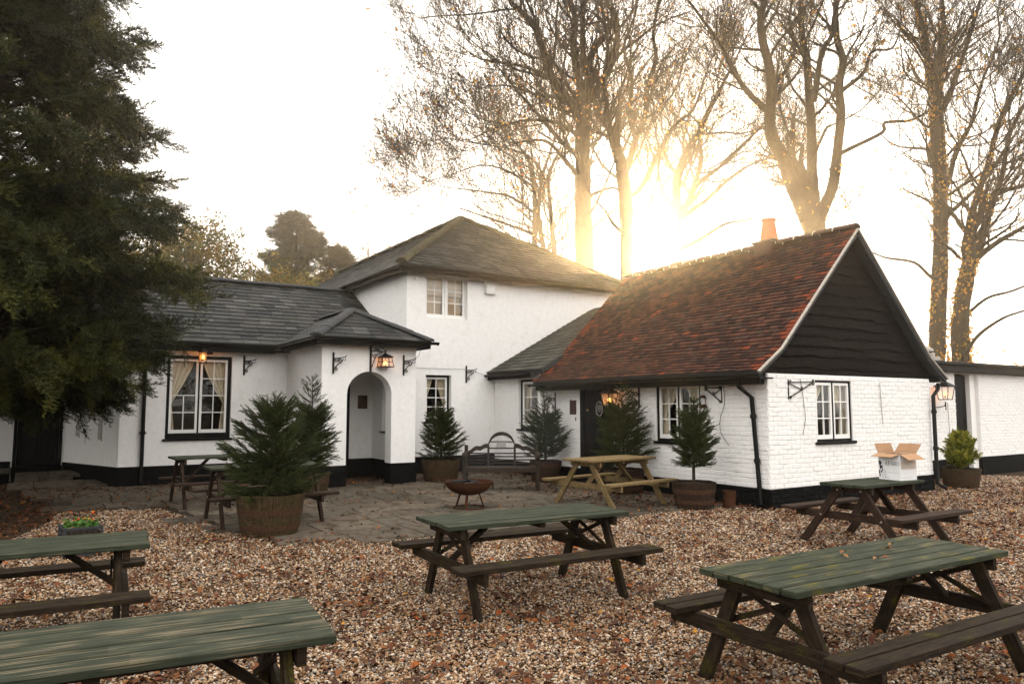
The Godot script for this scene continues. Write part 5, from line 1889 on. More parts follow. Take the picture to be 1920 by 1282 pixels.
func build_lamps() -> void:
	# wing: round-topped lantern above the window, on a short arm
	var t := thing("wall_lantern", "lit round topped black lantern above the tall window of the wing", "lantern", Vector3(2.96, 2.74, -17.3), 0.0, "lit wall lanterns")
	var c := Vector3(0.0, -0.02, 0.26)
	var mb := MB.new()
	for k in 6:
		var a := TAU * k / 6.0
		mb.rod(c + Vector3(cos(a) * 0.075, -0.12, sin(a) * 0.075), c + Vector3(cos(a) * 0.075, 0.10, sin(a) * 0.075), 0.006, 5)
	mb.lathe([Vector2(0.0, -0.14), Vector2(0.088, -0.14), Vector2(0.088, -0.12), Vector2(0.0, -0.12)], 20, at_xf(c))
	part(t, "lantern_frame", mb, M.iron)
	mb = MB.new()
	mb.lathe([Vector2(0.0, 0.10), Vector2(0.10, 0.10), Vector2(0.105, 0.125), Vector2(0.085, 0.16), Vector2(0.05, 0.20), Vector2(0.02, 0.215), Vector2(0.018, 0.25), Vector2(0.0, 0.26)], 20, at_xf(c))
	part(t, "lantern_lid", mb, M.iron)
	mb = MB.new()
	mb.lathe([Vector2(0.068, -0.12), Vector2(0.068, 0.10)], 20, at_xf(c))
	part(t, "lantern_glass", mb, M.lamp_glass)
	mb = MB.new()
	mb.rod(Vector3(0, 0.16, 0.0), Vector3(0, 0.19, 0.2), 0.012)
	mb.rod(Vector3(0, 0.19, 0.2), c + Vector3(0, 0.235, 0), 0.01)
	mb.at(Vector3(0, 0.16, 0.012), Vector3(0.09, 0.12, 0.024), 0.006)
	part(t, "arm", mb, M.iron)
	bulb(t, c)
	t = thing("floodlight", "small black floodlight under the wing eaves beside a lit lantern", "floodlight", Vector3(3.12, 2.84, -17.3))
	mb = MB.new()
	mb.box(Transform3D(Basis(Vector3.RIGHT, 0.5), Vector3(0, 0, 0.14)), Vector3(0.13, 0.10, 0.05), 0.008)
	part(t, "housing", mb, M.iron)
	mb = MB.new()
	mb.rod(Vector3(0, 0.02, 0.0), Vector3(0, 0.0, 0.12), 0.01)
	mb.at(Vector3(0, 0.02, 0.008), Vector3(0.07, 0.07, 0.016), 0.004)
	part(t, "bracket", mb, M.iron)
	# porch: big square lantern hung from a scrolled arm
	t = thing("hanging_lantern", "lit square lantern with glazing bars hung from scrolled iron arm over arch", "lantern", Vector3(5.915, 2.65, -14.8), 0.0, "lit wall lanterns")
	mb = MB.new()
	mb.at(Vector3(0, 0.0, 0.014), Vector3(0.045, 0.56, 0.022), 0.005)
	part(t, "back_bar", mb, M.iron)
	mb = MB.new()
	var z := 0.05
	curve(mb, PackedVector3Array([Vector3(0.0, 0.17, z), Vector3(0.12, 0.19, z), Vector3(0.26, 0.165, z)]), 0.011)
	curve(mb, scroll(Vector3(0.21, 0.20, z), 0.085, 0.02, -PI * 0.1, PI * 1.7), 0.008)
	curve(mb, PackedVector3Array([Vector3(0.02, -0.16, z), Vector3(0.05, -0.05, z), Vector3(0.12, 0.10, z), Vector3(0.24, 0.16, z)]), 0.010)
	curve(mb, scroll(Vector3(0.075, 0.08, z), 0.05, 0.014, PI * 0.8, PI * 3.0), 0.008)
	curve(mb, scroll(Vector3(0.09, 0.225, z), 0.045, 0.012, -PI * 0.5, PI * 1.4), 0.007)
	mb.rod(Vector3(0, 0.1, 0.02), Vector3(0, 0.17, z), 0.012)
	mb.rod(Vector3(0, -0.12, 0.02), Vector3(0.02, -0.16, z), 0.012)
	part(t, "scrollwork", mb, M.iron)
	mb = MB.new()
	mb.rod(Vector3(0.27, 0.165, z), Vector3(0.27, 0.105, 0.17), 0.007, 6)
	part(t, "hanger", mb, M.iron)
	lantern_body(t, Vector3(0.27, -0.055, 0.17), 0.20, 0.27, 0.21, 3, 0.085)
	# cottage door: coach lantern on a curved arm
	t = thing("wall_lantern", "lit coach lantern beside the dark plank door of the cottage", "lantern", Vector3.ZERO, 0.0, "lit wall lanterns")
	t.transform = face_west(10.11, 1.62, -11.66)
	mb = MB.new()
	mb.at(Vector3(0, -0.02, 0.015), Vector3(0.05, 0.26, 0.022), 0.005)
	curve(mb, PackedVector3Array([Vector3(0, -0.08, 0.02), Vector3(0, -0.12, 0.12), Vector3(0, -0.09, 0.22), Vector3(0, 0.05, 0.25)]), 0.012)
	part(t, "arm", mb, M.iron)
	lantern_body(t, Vector3(0, 0.18, 0.25), 0.25, 0.17, 0.25, 1, 0.11)
	# outbuilding
	t = thing("wall_lantern", "lit coach lantern on the white wall between downpipe and narrow outbuilding door", "lantern", Vector3(17.50, 1.90, -9.1), 0.0, "lit wall lanterns")
	mb = MB.new()
	mb.at(Vector3(-0.12, -0.26, 0.015), Vector3(0.04, 0.36, 0.02), 0.005)
	curve(mb, PackedVector3Array([Vector3(-0.12, -0.28, 0.03), Vector3(-0.05, -0.26, 0.14), Vector3(0, -0.24, 0.22), Vector3(0, -0.14, 0.24)]), 0.012)
	mb.rod(Vector3(0, -0.34, 0.24), Vector3(0, -0.14, 0.24), 0.010)
	part(t, "arm", mb, M.iron)
	lantern_body(t, Vector3(0, 0.06, 0.24), 0.29, 0.20, 0.30, 1, 0.13)
	# old storm lantern hanging beside the cottage window
	t = thing("storm_lantern", "small unlit storm lantern hanging beside the cottage window", "lantern")
	t.transform = face_west(10.11, 1.80, -9.28)
	mb = MB.new()
	c = Vector3(0, -0.06, 0.08)
	mb.lathe([Vector2(0.0, -0.12), Vector2(0.062, -0.12), Vector2(0.065, -0.07), Vector2(0.04, -0.05), Vector2(0.0, -0.05)], 16, at_xf(c))
	mb.lathe([Vector2(0.0, 0.06), Vector2(0.052, 0.06), Vector2(0.045, 0.09), Vector2(0.03, 0.11), Vector2(0.0, 0.12)], 16, at_xf(c))
	for s in [-1, 1]:
		mb.rod(c + Vector3(s * 0.06, -0.1, 0), c + Vector3(s * 0.05, 0.08, 0), 0.006, 6)
	part(t, "lantern_frame", mb, M.rust)
	mb = MB.new()
	mb.lathe([Vector2(0.036, -0.05), Vector2(0.048, 0.0), Vector2(0.034, 0.06)], 14, at_xf(c), false)
	part(t, "lantern_glass", mb, M.glass)
	mb = MB.new()
	curve(mb, scroll(c + Vector3(0, 0.09, 0), 0.06, 0.06, 0.0, PI, 12), 0.003)
	part(t, "handle", mb, M.steel)

func build_brackets() -> void:
	scroll_bracket("scroll bracket beside the downpipe on the white wing wall", face_south(2.05, 2.61, -17.3))
	scroll_bracket("scroll bracket between the wing window and the porch", face_south(3.885, 2.58, -17.3))
	scroll_bracket("scroll bracket on the porch front next to the niche side", face_south(5.10, 2.55, -14.8))
	scroll_bracket("scroll bracket on the porch front near the tall house", face_south(6.68, 2.55, -14.8))
	scroll_bracket("scroll bracket on the tall house wall near the lean-to eave", face_south(9.25, 2.48, -16.6))
	scroll_bracket("scroll bracket between lean-to window and brown plaque", face_west(10.11, 1.75, -13.87), 0.40, -1.15)
	scroll_bracket("scroll bracket between coach lantern and cottage window", face_west(10.11, 1.84, -11.03), 0.37, -1.15)
	triangle_bracket("triangular iron bracket between cottage window and downpipe", face_west(10.11, 1.86, -8.91), -0.36, 0.30)
	triangle_bracket("triangular iron bracket on the gable wall beside its window", face_south(10.64, 1.94, -7.95), 0.66, 0.33)
	# plaques
	var t := thing("wall_plaque", "brown notice plaque on the white pier inside the porch", "plaque", Vector3(6.45, 1.755, -16.6))
	var mb := MB.new()
	mb.at(Vector3(0, 0, 0.012), Vector3(0.23, 0.31, 0.022), 0.005)
	part(t, "board", mb, M.plaque)
	mb = MB.new()
	for s in [-1, 1]:
		mb.at(Vector3(s * 0.108, 0, 0.02), Vector3(0.018, 0.31, 0.014), 0.003)
		mb.at(Vector3(0, s * 0.148, 0.0205), Vector3(0.196, 0.018, 0.014), 0.003)
	part(t, "rim", mb, M.plaque)
	t = thing("wall_plaque", "brown plaque with small hook on white brick beside the cottage door", "plaque")
	t.transform = face_west(10.118, 1.63, -13.2)
	mb = MB.new()
	mb.at(Vector3(0, 0, 0.012), Vector3(0.24, 0.32, 0.022), 0.005)
	part(t, "board", mb, M.plaque)
	mb = MB.new()
	mb.rod(Vector3(-0.06, 0.15, 0.012), Vector3(-0.06, 0.185, 0.016), 0.012, 8)
	part(t, "hook", mb, M.iron)
	t = thing("bell_push", "small dark bell push below the plaque by the cottage door", "bell push")
	t.transform = face_west(10.118, 1.37, -13.11)
	mb = MB.new()
	mb.at(Vector3(0, 0, 0.01), Vector3(0.03, 0.085, 0.018), 0.005)
	part(t, "plate", mb, M.iron)
	mb = MB.new()
	mb.lathe([Vector2(0.009, 0.0), Vector2(0.008, 0.006), Vector2(0.0, 0.008)], 10, Transform3D(Basis(Vector3.RIGHT, PI / 2), Vector3(0, 0.01, 0.018)))
	part(t, "button", mb, M.steel)
	# alarm box
	t = thing("alarm_box", "white alarm box high on the tall house wall under the eaves", "alarm box", Vector3(9.95, 4.79, -16.6))
	mb = MB.new()
	mb.at(Vector3(0, 0.01, 0.045), Vector3(0.30, 0.32, 0.085), 0.012)
	part(t, "cover", mb, M.plastic_white)
	mb = MB.new()
	mb.at(Vector3(0, -0.165, 0.05), Vector3(0.31, 0.03, 0.1), 0.006)
	part(t, "base", mb, M.plastic_white)
	t = thing("sensor", "little white sensor near the corner of the tall house", "sensor", Vector3(7.78, 4.83, -16.6))
	mb = MB.new()
	mb.lathe([Vector2(0.0, -0.04), Vector2(0.03, -0.03), Vector2(0.04, 0.0), Vector2(0.03, 0.03), Vector2(0.0, 0.04)], 12, at_xf(Vector3(0, 0, 0.03)), false)
	part(t, "housing", mb, M.plastic_white)
	mb = MB.new()
	mb.rod(Vector3(0, 0.02, 0.0), Vector3(0, 0.02, 0.03), 0.01)
	part(t, "mount", mb, M.plastic_white)
	# loose cables
	cable("thin cable looping from the bracket beside the cottage downpipe", [Vector3(10.085, 2.05, -8.86), Vector3(10.085, 1.7, -8.84), Vector3(10.085, 1.45, -8.94), Vector3(10.08, 1.2, -8.93), Vector3(10.07, 0.98, -8.75)])
	cable("thin cable hanging through the gable bracket", [Vector3(10.95, 2.12, -7.93), Vector3(11.0, 1.85, -7.925), Vector3(11.06, 1.5, -7.93), Vector3(11.03, 1.35, -7.925), Vector3(10.95, 1.18, -7.91)])
	cable("short cable hanging down the blank part of the gable wall", [Vector3(13.32, 2.10, -7.925), Vector3(13.34, 1.6, -7.925), Vector3(13.36, 1.32, -7.92)])
	cable("cable strung from porch corner to the lean-to eave", [Vector3(7.0, 2.62, -16.56), Vector3(8.2, 2.60, -16.575), Vector3(9.2, 2.60, -16.55), Vector3(9.6, 2.52, -16.55), Vector3(9.84, 2.42, -16.5)])
	cable("cable running under the eave between bracket and downpipe", [Vector3(10.085, 2.0, -9.3), Vector3(10.07, 1.985, -8.9), Vector3(10.07, 2.03, -8.3)])
	cable("cable hanging below the outbuilding lantern", [Vector3(18.0, 1.75, -9.07), Vector3(18.02, 1.2, -9.07), Vector3(18.01, 0.55, -9.07)])
	cable("cable looping from the porch bracket to its gutter", [Vector3(6.82, 2.68, -14.6), Vector3(6.95, 2.75, -14.62), Vector3(7.02, 2.9, -14.66)])

func cable(label: String, pts: Array) -> void:
	var c := Curve3D.new()
	for k in pts.size():
		var d: Vector3 = (pts[mini(k + 1, pts.size() - 1)] - pts[maxi(k - 1, 0)]) / 6.0
		c.add_point(pts[k], -d, d)
	var b := c.tessellate(4, 3)
	var mb := MB.new()
	curve(mb, b, 0.0045)
	tag(part(self, numbered("cable"), mb, M.iron), label, "cable")

func build_tables() -> void:
	picnic_table("long green topped picnic table with worn edges in front of the fire bowl", Vector3(3.70, 0, -5.55), -0.055, {"L": 1.80, "SL": 1.95, "W": 0.70, "top": M.green0, "cross": true, "seat_y": 0.43})
	picnic_table("long green picnic table with yellow lichen and double plank brown seats", Vector3(4.40, 0, -2.78), -0.03, {"L": 2.14, "SL": 2.2, "W": 0.70, "planks": 6, "top": M.green2, "cross": true})
	picnic_table("green picnic table with badly flaked paint showing bare wood", Vector3(0.24, 0, -3.50), -0.10, {"L": 1.8, "W": 0.70, "planks": 5, "top": M.green1, "cross": true})
	picnic_table("green picnic table beside the black crate of flowers", Vector3(-0.17, 0, -6.16), -0.08, {"L": 1.8, "W": 0.66, "planks": 4, "top": M.green0, "cross": true})
	picnic_table("short brown picnic table with green top carrying the open cardboard box", Vector3(8.62, 0, -5.27), 0.0, {"L": 1.30, "SL": 1.5, "W": 0.58, "H": 0.745, "planks": 4, "top": M.green0, "wood": M.brown_clean, "legs_out": true, "foot": 0.66, "head": 0.12, "inset": 0.17, "seat_out": 0.78, "brace": 0.40, "seat_planks": 1, "seat_w": 0.20})
	picnic_table("new pale pine picnic table by the cottage door", Vector3(8.28, 0, -9.80), 0.13, {"L": 1.58, "SL": 1.72, "W": 0.74, "H": 0.78, "planks": 5, "top": M.pine, "wood": M.pine, "legs_out": true, "foot": 0.68, "head": 0.14, "inset": 0.16, "seat_out": 0.80, "brace": 0.45, "seat_planks": 1, "seat_w": 0.20})
	picnic_table("brown picnic table with green top nearest the wing window", Vector3(2.72, 0, -13.52), 0.04, {"L": 1.62, "SL": 1.75, "W": 0.62, "H": 0.81, "planks": 4, "top": M.green0, "wood": M.brown_clean, "legs_out": true, "foot": 0.62, "head": 0.16, "inset": 0.12, "seat_out": 0.76, "seat_planks": 1, "seat_w": 0.2})
	picnic_table("brown picnic table with green top half hidden by the potted spruce", Vector3(2.84, 0, -11.15), 0.0, {"L": 1.60, "SL": 1.75, "W": 0.62, "H": 0.80, "planks": 4, "top": M.green0, "wood": M.brown_clean, "legs_out": true, "foot": 0.62, "head": 0.16, "inset": 0.12, "seat_out": 0.76, "seat_planks": 1, "seat_w": 0.2})

func build_bench() -> void:
	# arch-backed garden seat; x along it, front towards +z
	var t := thing("garden_bench", "weathered wooden garden bench with arched scroll back facing the fire bowl", "bench", Vector3(7.86, 0, -12.64), -0.571)
	var W := 1.52
	var mb: MB
	for k in 6:
		mb = MB.new()
		mb.uvo = Vector2(rnd(0, 9), rnd(0, 9))
		mb.at(Vector3(0, 0.44, 0.24 - k * 0.085), Vector3(W - 0.12, 0.028, 0.076), 0.004)
		part(t, "seat_slat", mb, M.bench)
	mb = MB.new()
	mb.at(Vector3(0, 0.40, 0.265), Vector3(W - 0.1, 0.075, 0.03), 0.005)
	part(t, "front_rail", mb, M.bench)
	for s in [-1, 1]:
		mb = MB.new()
		mb.at(Vector3(s * (W / 2 - 0.035), 0.32, 0.255), Vector3(0.07, 0.66, 0.07), 0.006)
		part(t, "leg", mb, M.bench)
		mb = MB.new()
		mb.beam(Vector3(s * (W / 2 - 0.035), -0.01, -0.30), Vector3(s * (W / 2 - 0.035), 0.86, -0.36), 0.07, 0.065, Vector3(0, 0, 1), 0.006)
		part(t, "leg", mb, M.bench)
		# rolled arm
		mb = MB.new()
		var pr := PackedVector2Array()
		for q in 9:
			var a := -PI * 0.35 + PI * 1.25 * q / 8.0
			pr.append(Vector2(0.27 + cos(a) * 0.075, 0.67 + sin(a) * 0.075))
		pr.append_array(PackedVector2Array([Vector2(0.1, 0.70), Vector2(-0.36, 0.74), Vector2(-0.36, 0.69), Vector2(0.1, 0.64), Vector2(0.22, 0.62)]))
		mb.prism(pr, -0.04, 0.04, Transform3D(Basis(Vector3.UP, -PI / 2), Vector3(s * (W / 2 - 0.035), 0, 0)))
		part(t, "arm", mb, M.bench)
		mb = MB.new()
		mb.beam(Vector3(s * (W / 2 - 0.04), 0.20, 0.22), Vector3(s * (W / 2 - 0.04), 0.20, -0.28), 0.035, 0.05, Vector3.UP, 0.004)
		part(t, "stretcher", mb, M.bench)
	# crest rail: a stepped, arched outline
	var line := func(x: float) -> float:
		var a := absf(x)
		if a < 0.26:
			return 0.86 + sqrt(maxf(0.0, 0.26 * 0.26 - a * a)) * 0.92
		if a < 0.44:
			return lerpf(0.86, 0.80, (a - 0.26) / 0.18) + 0.02 * sin((a - 0.26) / 0.18 * PI)
		return lerpf(0.80, 0.72, (a - 0.44) / 0.33) + 0.03 * sin((a - 0.44) / 0.33 * PI * 2.0)
	var rail := PackedVector2Array()
	var n := 48
	for k in n + 1:
		var x := lerpf(W / 2 - 0.02, -W / 2 + 0.02, float(k) / n)
		rail.append(Vector2(x, line.call(x) + 0.035))
	for k in n + 1:
		var x := lerpf(-W / 2 + 0.02, W / 2 - 0.02, float(k) / n)
		rail.append(Vector2(x, line.call(x) - (0.055 if absf(x) > 0.27 else 0.04)))
	var slope := Transform3D(Basis(Vector3.RIGHT, -0.07), Vector3(0, 0.0, -0.30))
	mb = MB.new()
	mb.prism(rail, -0.02, 0.02, slope)
	part(t, "crest_rail", mb, M.bench)
	for x in [-0.27, 0.27]:
		mb = MB.new()
		mb.span(Vector3(x - 0.022, 0.40, -0.018), Vector3(x + 0.022, line.call(absf(x) + 0.001) - 0.01, 0.016), 0.004)
		part(t, "back_post", mb, M.bench, slope)
	for y in [0.50, 0.565, 0.63, 0.695]:
		mb = MB.new()
		mb.span(Vector3(-W / 2 + 0.06, y - 0.014, -0.012), Vector3(W / 2 - 0.06, y + 0.014, 0.010), 0.003)
		part(t, "back_slat", mb, M.bench, slope)
	for y in [0.80, 0.93]:
		mb = MB.new()
		mb.span(Vector3(-0.25, y - 0.013, -0.012), Vector3(0.25, y + 0.013, 0.010), 0.003)
		part(t, "back_slat", mb, M.bench, slope)
	mb = MB.new()
	mb.span(Vector3(-0.10, 0.815, 0.011), Vector3(0.09, 0.925, 0.02), 0.003)
	part(t, "name_plate", mb, M.pale_metal, slope)

func build_fire_bowl() -> void:
	var t := thing("fire_bowl", "rusty steel fire bowl on three legs with smouldering ash", "fire bowl", Vector3(5.98, 0, -10.62), 0.35)
	var mb := MB.new()
	var pr := []
	for k in 13:
		var a := -PI / 2 + PI / 2 * k / 12.0
		pr.append(Vector2(cos(a) * 0.385, 0.43 + sin(a) * 0.215))
	pr.append(Vector2(0.40, 0.432))
	pr.append(Vector2(0.40, 0.440))
	pr.append(Vector2(0.378, 0.440))
	for k in 9:
		var a := PI / 2 * k / 8.0
		pr.append(Vector2(cos(a) * 0.375, 0.43 - sin(a) * 0.20))
	mb.lathe(pr, 40)
	part(t, "bowl", mb, M.rust)
	for k in 3:
		var a := TAU * k / 3.0 + 0.5
		mb = MB.new()
		mb.beam(Vector3(cos(a) * 0.17, 0.26, sin(a) * 0.17), Vector3(cos(a) * 0.27, 0.0, sin(a) * 0.27), 0.045, 0.012, Vector3(-sin(a), 0, cos(a)).cross(Vector3.UP), 0.003)
		part(t, "leg", mb, M.rust)
	mb = MB.new()
	var ring := PackedVector3Array()
	for k in 33:
		var a := TAU * k / 32.0
		ring.append(Vector3(cos(a) * 0.255, 0.018, sin(a) * 0.255))
	curve(mb, ring, 0.012)
	part(t, "foot_ring", mb, M.rust)
	for s in [-1, 1]:
		mb = MB.new()
		var hp := PackedVector3Array()
		for k in 17:
			var a := TAU * k / 16.0
			hp.append(Vector3(s * (0.385 + 0.012), 0.36 + cos(a) * 0.05, sin(a) * 0.05))
		curve(mb, hp, 0.008)
		part(t, "ring_handle", mb, M.rust, Transform3D(Basis(Vector3.UP, -0.75), Vector3.ZERO))
	mb = MB.new()
	var rows := []
	var nz := FastNoiseLite.new()
	nz.frequency = 4.0
	for r in 9:
		var row := []
		for k in 25:
			var a := TAU * k / 24.0
			var rr := 0.372 * (1.0 - r / 8.0)
			row.append(Vector3(cos(a) * rr, 0.375 + 0.035 * (r / 8.0) + nz.get_noise_2d(cos(a) * rr * 3.0, sin(a) * rr * 3.0) * 0.05 * minf(1.0, r / 2.0), -sin(a) * rr))
		rows.append(row)
	mb.grid(rows)
	part(t, "ash", mb, M.ash)
	for k in 5:
		var p := Vector3(rnd(-0.2, 0.2), 0.425, rnd(-0.2, 0.2))
		var d := Vector3(rnd(-1, 1), rnd(-0.1, 0.25), rnd(-1, 1)).normalized() * rnd(0.09, 0.16)
		mb = MB.new()
		mb.tube(PackedVector3Array([p - d, p + Vector3(0, 0.006, 0), p + d]), PackedFloat32Array([0.022, 0.028, 0.016]), 7, true)
		part(t, "charred_log", mb, M.charcoal)

# thin smoke drifting from the fire bowl towards the bench
func build_smoke() -> void:
	var puffs := [[6.05, 0.52, -10.7, 0.45, 0.22, 0.4, 0.07], [6.3, 0.66, -11.0, 0.7, 0.4, 0.6, 0.04], [6.7, 0.72, -11.4, 1.1, 0.6, 0.9, 0.03], [7.2, 0.8, -11.8, 1.5, 0.8, 1.2, 0.024], [7.9, 0.9, -12.0, 1.9, 1.1, 1.5, 0.020], [8.5, 1.2, -12.0, 2.2, 1.5, 1.9, 0.018], [8.9, 1.7, -11.9, 2.2, 1.9, 1.9, 0.016]]
	var t := thing("smoke", "faint blue grey smoke drifting from the fire bowl towards the bench", "smoke")
	for p in puffs:
		var f := FogVolume.new()
		f.name = "puff"
		f.shape = RenderingServer.FOG_VOLUME_SHAPE_ELLIPSOID
		f.size = Vector3(p[3], p[4], p[5])
		f.position = Vector3(p[0], p[1], p[2])
		var m := FogMaterial.new()
		m.albedo = Color(0.82, 0.86, 0.92)
		m.density = p[6] * 0.32
		f.material = m
		t.add_child(f, true)

func build_small_things() -> void:
	# cardboard box on the short table
	var t := thing("cardboard_box", "open white cardboard box lettered APARO with a printed cyclist", "box", Vector3(9.08, 0.746, -5.22), -1.70)
	var w := 0.30
	var d := 0.30
	var h := 0.315
	var mb := MB.new()
	mb.span(Vector3(-w / 2, 0.0, d / 2 - 0.004), Vector3(w / 2, h, d / 2))
	mb.span(Vector3(-w / 2, 0.0, -d / 2), Vector3(w / 2, h, -d / 2 + 0.004))
	mb.span(Vector3(-w / 2, 0.0, -d / 2 + 0.004), Vector3(-w / 2 + 0.004, h, d / 2 - 0.004))
	mb.span(Vector3(w / 2 - 0.004, 0.0, -d / 2 + 0.004), Vector3(w / 2, h, d / 2 - 0.004))
	part(t, "carton", mb, M.card_white)
	mb = MB.new()
	mb.span(Vector3(-w / 2 + 0.005, 0.002, -d / 2 + 0.005), Vector3(w / 2 - 0.005, 0.008, d / 2 - 0.005))
	for s in [-1, 1]:
		mb.span(Vector3(-w / 2 + 0.005, 0.0085, s * (d / 2 - 0.0055) - 0.0008), Vector3(w / 2 - 0.005, h, s * (d / 2 - 0.0055) + 0.0008))
		mb.span(Vector3(s * (w / 2 - 0.0055) - 0.0008, 0.0085, -d / 2 + 0.0075), Vector3(s * (w / 2 - 0.0055) + 0.0008, h, d / 2 - 0.0075))
	part(t, "lining", mb, M.card)
	var flap := func(a: Vector3, b: Vector3, outd: Vector3, inset: float) -> void:
		var m := MB.new()
		var along := (b - a).normalized()
		var nn := along.cross(outd).normalized() * 0.004
		var q := [a + Vector3(0, 0.002, 0), b + Vector3(0, 0.002, 0), b + outd - along * inset + Vector3(0, 0.002, 0), a + outd + along * inset + Vector3(0, 0.002, 0)]
		m.quad(q[0], q[1], q[2], q[3])
		m.quad(q[3] - nn, q[2] - nn, q[1] - nn, q[0] - nn)
		for k in 4:
			m.quad(q[k], q[k] - nn, q[(k + 1) % 4] - nn, q[(k + 1) % 4])
		part(t, "flap", m, M.card)
	flap.call(Vector3(-w / 2, h, d / 2), Vector3(w / 2, h, d / 2), Vector3(-0.03, -0.035, 0.11), 0.0)
	flap.call(Vector3(w / 2, h, d / 2), Vector3(w / 2, h, -d / 2), Vector3(0.12, -0.06, 0.0), 0.0)
	flap.call(Vector3(w / 2, h, -d / 2), Vector3(-w / 2, h, -d / 2), Vector3(0.03, 0.12, -0.07), 0.0)
	flap.call(Vector3(-w / 2, h, -d / 2), Vector3(-w / 2, h, d / 2), Vector3(-0.05, 0.12, 0.0), 0.0)
	# print on the front
	var tm := TextMesh.new()
	tm.text = "APARO"
	var f := SystemFont.new()
	f.font_names = PackedStringArray(["Droid Serif"])
	tm.font = f
	tm.font_size = 32
	tm.pixel_size = 0.0019
	tm.depth = 0.0006
	part(t, "lettering", tm, M.ink, Transform3D(Basis.IDENTITY, Vector3(0.042, h - 0.115, d / 2 + 0.0006)))
	mb = MB.new()
	var z := d / 2 + 0.0012
	for wh in [[-0.075, 0.068, 0.045, 0.062]]:
		var ring := PackedVector3Array()
		for k in 29:
			var a := TAU * k / 28.0
			ring.append(Vector3(wh[0] + cos(a) * 0.030, wh[1] + sin(a) * 0.050, z))
		curve(mb, ring, 0.0016)
		for k in 4:
			var a := TAU * k / 8.0
			curve(mb, PackedVector3Array([Vector3(wh[0] - cos(a) * 0.028, wh[1] - sin(a) * 0.047, z), Vector3(wh[0] + cos(a) * 0.028, wh[1] + sin(a) * 0.047, z)]), 0.0006)
	for q in [[-0.128, 0.20, 0.016, 0.035], [-0.120, 0.15, 0.013, 0.028], [-0.135, 0.09, 0.010, 0.03], [-0.112, 0.20, 0.010, 0.012], [-0.100, 0.155, 0.008, 0.02], [-0.132, 0.05, 0.008, 0.022], [-0.108, 0.095, 0.009, 0.016], [-0.095, 0.12, 0.007, 0.018]]:
		var ov := PackedVector2Array()
		for k in 12:
			var a := TAU * k / 12.0
			ov.append(Vector2(q[0] + cos(a) * q[2], q[1] + sin(a) * q[3]))
		mb.prism(ov, z - 0.0008, z + 0.0004)
	part(t, "printed_cyclist", mb, M.ink)
	mb = MB.new()
	mb.span(Vector3(-0.02, 0.088, z - 0.001), Vector3(0.125, 0.092, z - 0.0004))
	mb.span(Vector3(-0.14, 0.018, z - 0.001), Vector3(-0.10, 0.021, z - 0.0004))
	mb.span(Vector3(-0.06, 0.022, z - 0.001), Vector3(0.0, 0.030, z - 0.0004))
	part(t, "small_print", mb, M.ink_soft)
	mb = MB.new()
	mb.span(Vector3(w / 2 + 0.0003, 0.135, -d / 2 + 0.01), Vector3(w / 2 + 0.0012, 0.235, d / 2 - 0.02))
	part(t, "printed_panel", mb, M.beige_print)
	mb = MB.new()
	for k in 3:
		mb.span(Vector3(w / 2 + 0.0013, 0.155 + k * 0.02, -0.09 + k * 0.02), Vector3(w / 2 + 0.0018, 0.160 + k * 0.02, 0.12))
	for k in 5:
		mb.span(Vector3(w / 2 + 0.0003, 0.03, 0.12 - k * 0.045), Vector3(w / 2 + 0.0012, 0.038, 0.145 - k * 0.045 - 0.01))
	part(t, "small_print", mb, M.ink_soft)
	# crate of flowers
	t = thing("flower_crate", "black plastic lattice crate of bedding plants on the gravel", "crate", Vector3(0.47, 0, -9.75), 0.12)
	mb = MB.new()
	var cw := 0.36
	var ch := 0.32
	for s in [-1, 1]:
		for y in [0.012, ch - 0.02]:
			mb.at(Vector3(0, y, s * cw / 2), Vector3(cw + 0.02, 0.03, 0.014), 0.004)
			mb.at(Vector3(s * cw / 2, y, 0), Vector3(0.014, 0.03, cw - 0.016), 0.004)
		for q in [-1, 1]:
			mb.at(Vector3(s * cw / 2, ch / 2, q * cw / 2), Vector3(0.026, ch, 0.026), 0.004)
	mb.at(Vector3(0, 0.01, 0), Vector3(cw - 0.02, 0.012, cw - 0.02))
	part(t, "crate_frame", mb, M.crate)
	mb = MB.new()
	for face in 4:
		var b := Basis(Vector3.UP, face * PI / 2)
		for k in 7:
			var x0 := -cw / 2 + k * cw / 6.0
			for s in [-1, 1]:
				var x1 := clampf(x0 + s * 0.13, -cw / 2, cw / 2)
				mb.beam(b * Vector3(x0, 0.03, cw / 2), b * Vector3(x1, 0.03 + absf(x1 - x0) / 0.13 * (ch - 0.07), cw / 2), 0.006, 0.006, b * Vector3(0, 0, 1))
	part(t, "lattice", mb, M.crate)
	mb = MB.new()
	mb.span(Vector3(-cw / 2 + 0.012, 0.02, -cw / 2 + 0.012), Vector3(cw / 2 - 0.012, ch - 0.05, cw / 2 - 0.012), 0.01)
	part(t, "soil", mb, M.earth)
	var lm := MB.new()
	for k in 150:
		lm.col = Color(0.05, 0.13, 0.02) if rng.randf() < 0.8 else Color(0.09, 0.17, 0.03)
		var p := Vector3(rnd(-0.16, 0.16), ch - 0.03 + rnd(0, 0.09), rnd(-0.16, 0.16))
		leaf_quad(lm, p, Basis.from_euler(Vector3(rnd(-0.8, 0.8), rnd(0, TAU), rnd(-0.8, 0.8))), 0.05, 0.04)
	part(t, "leaves", lm, M.leaf).set_meta("kind", "stuff")
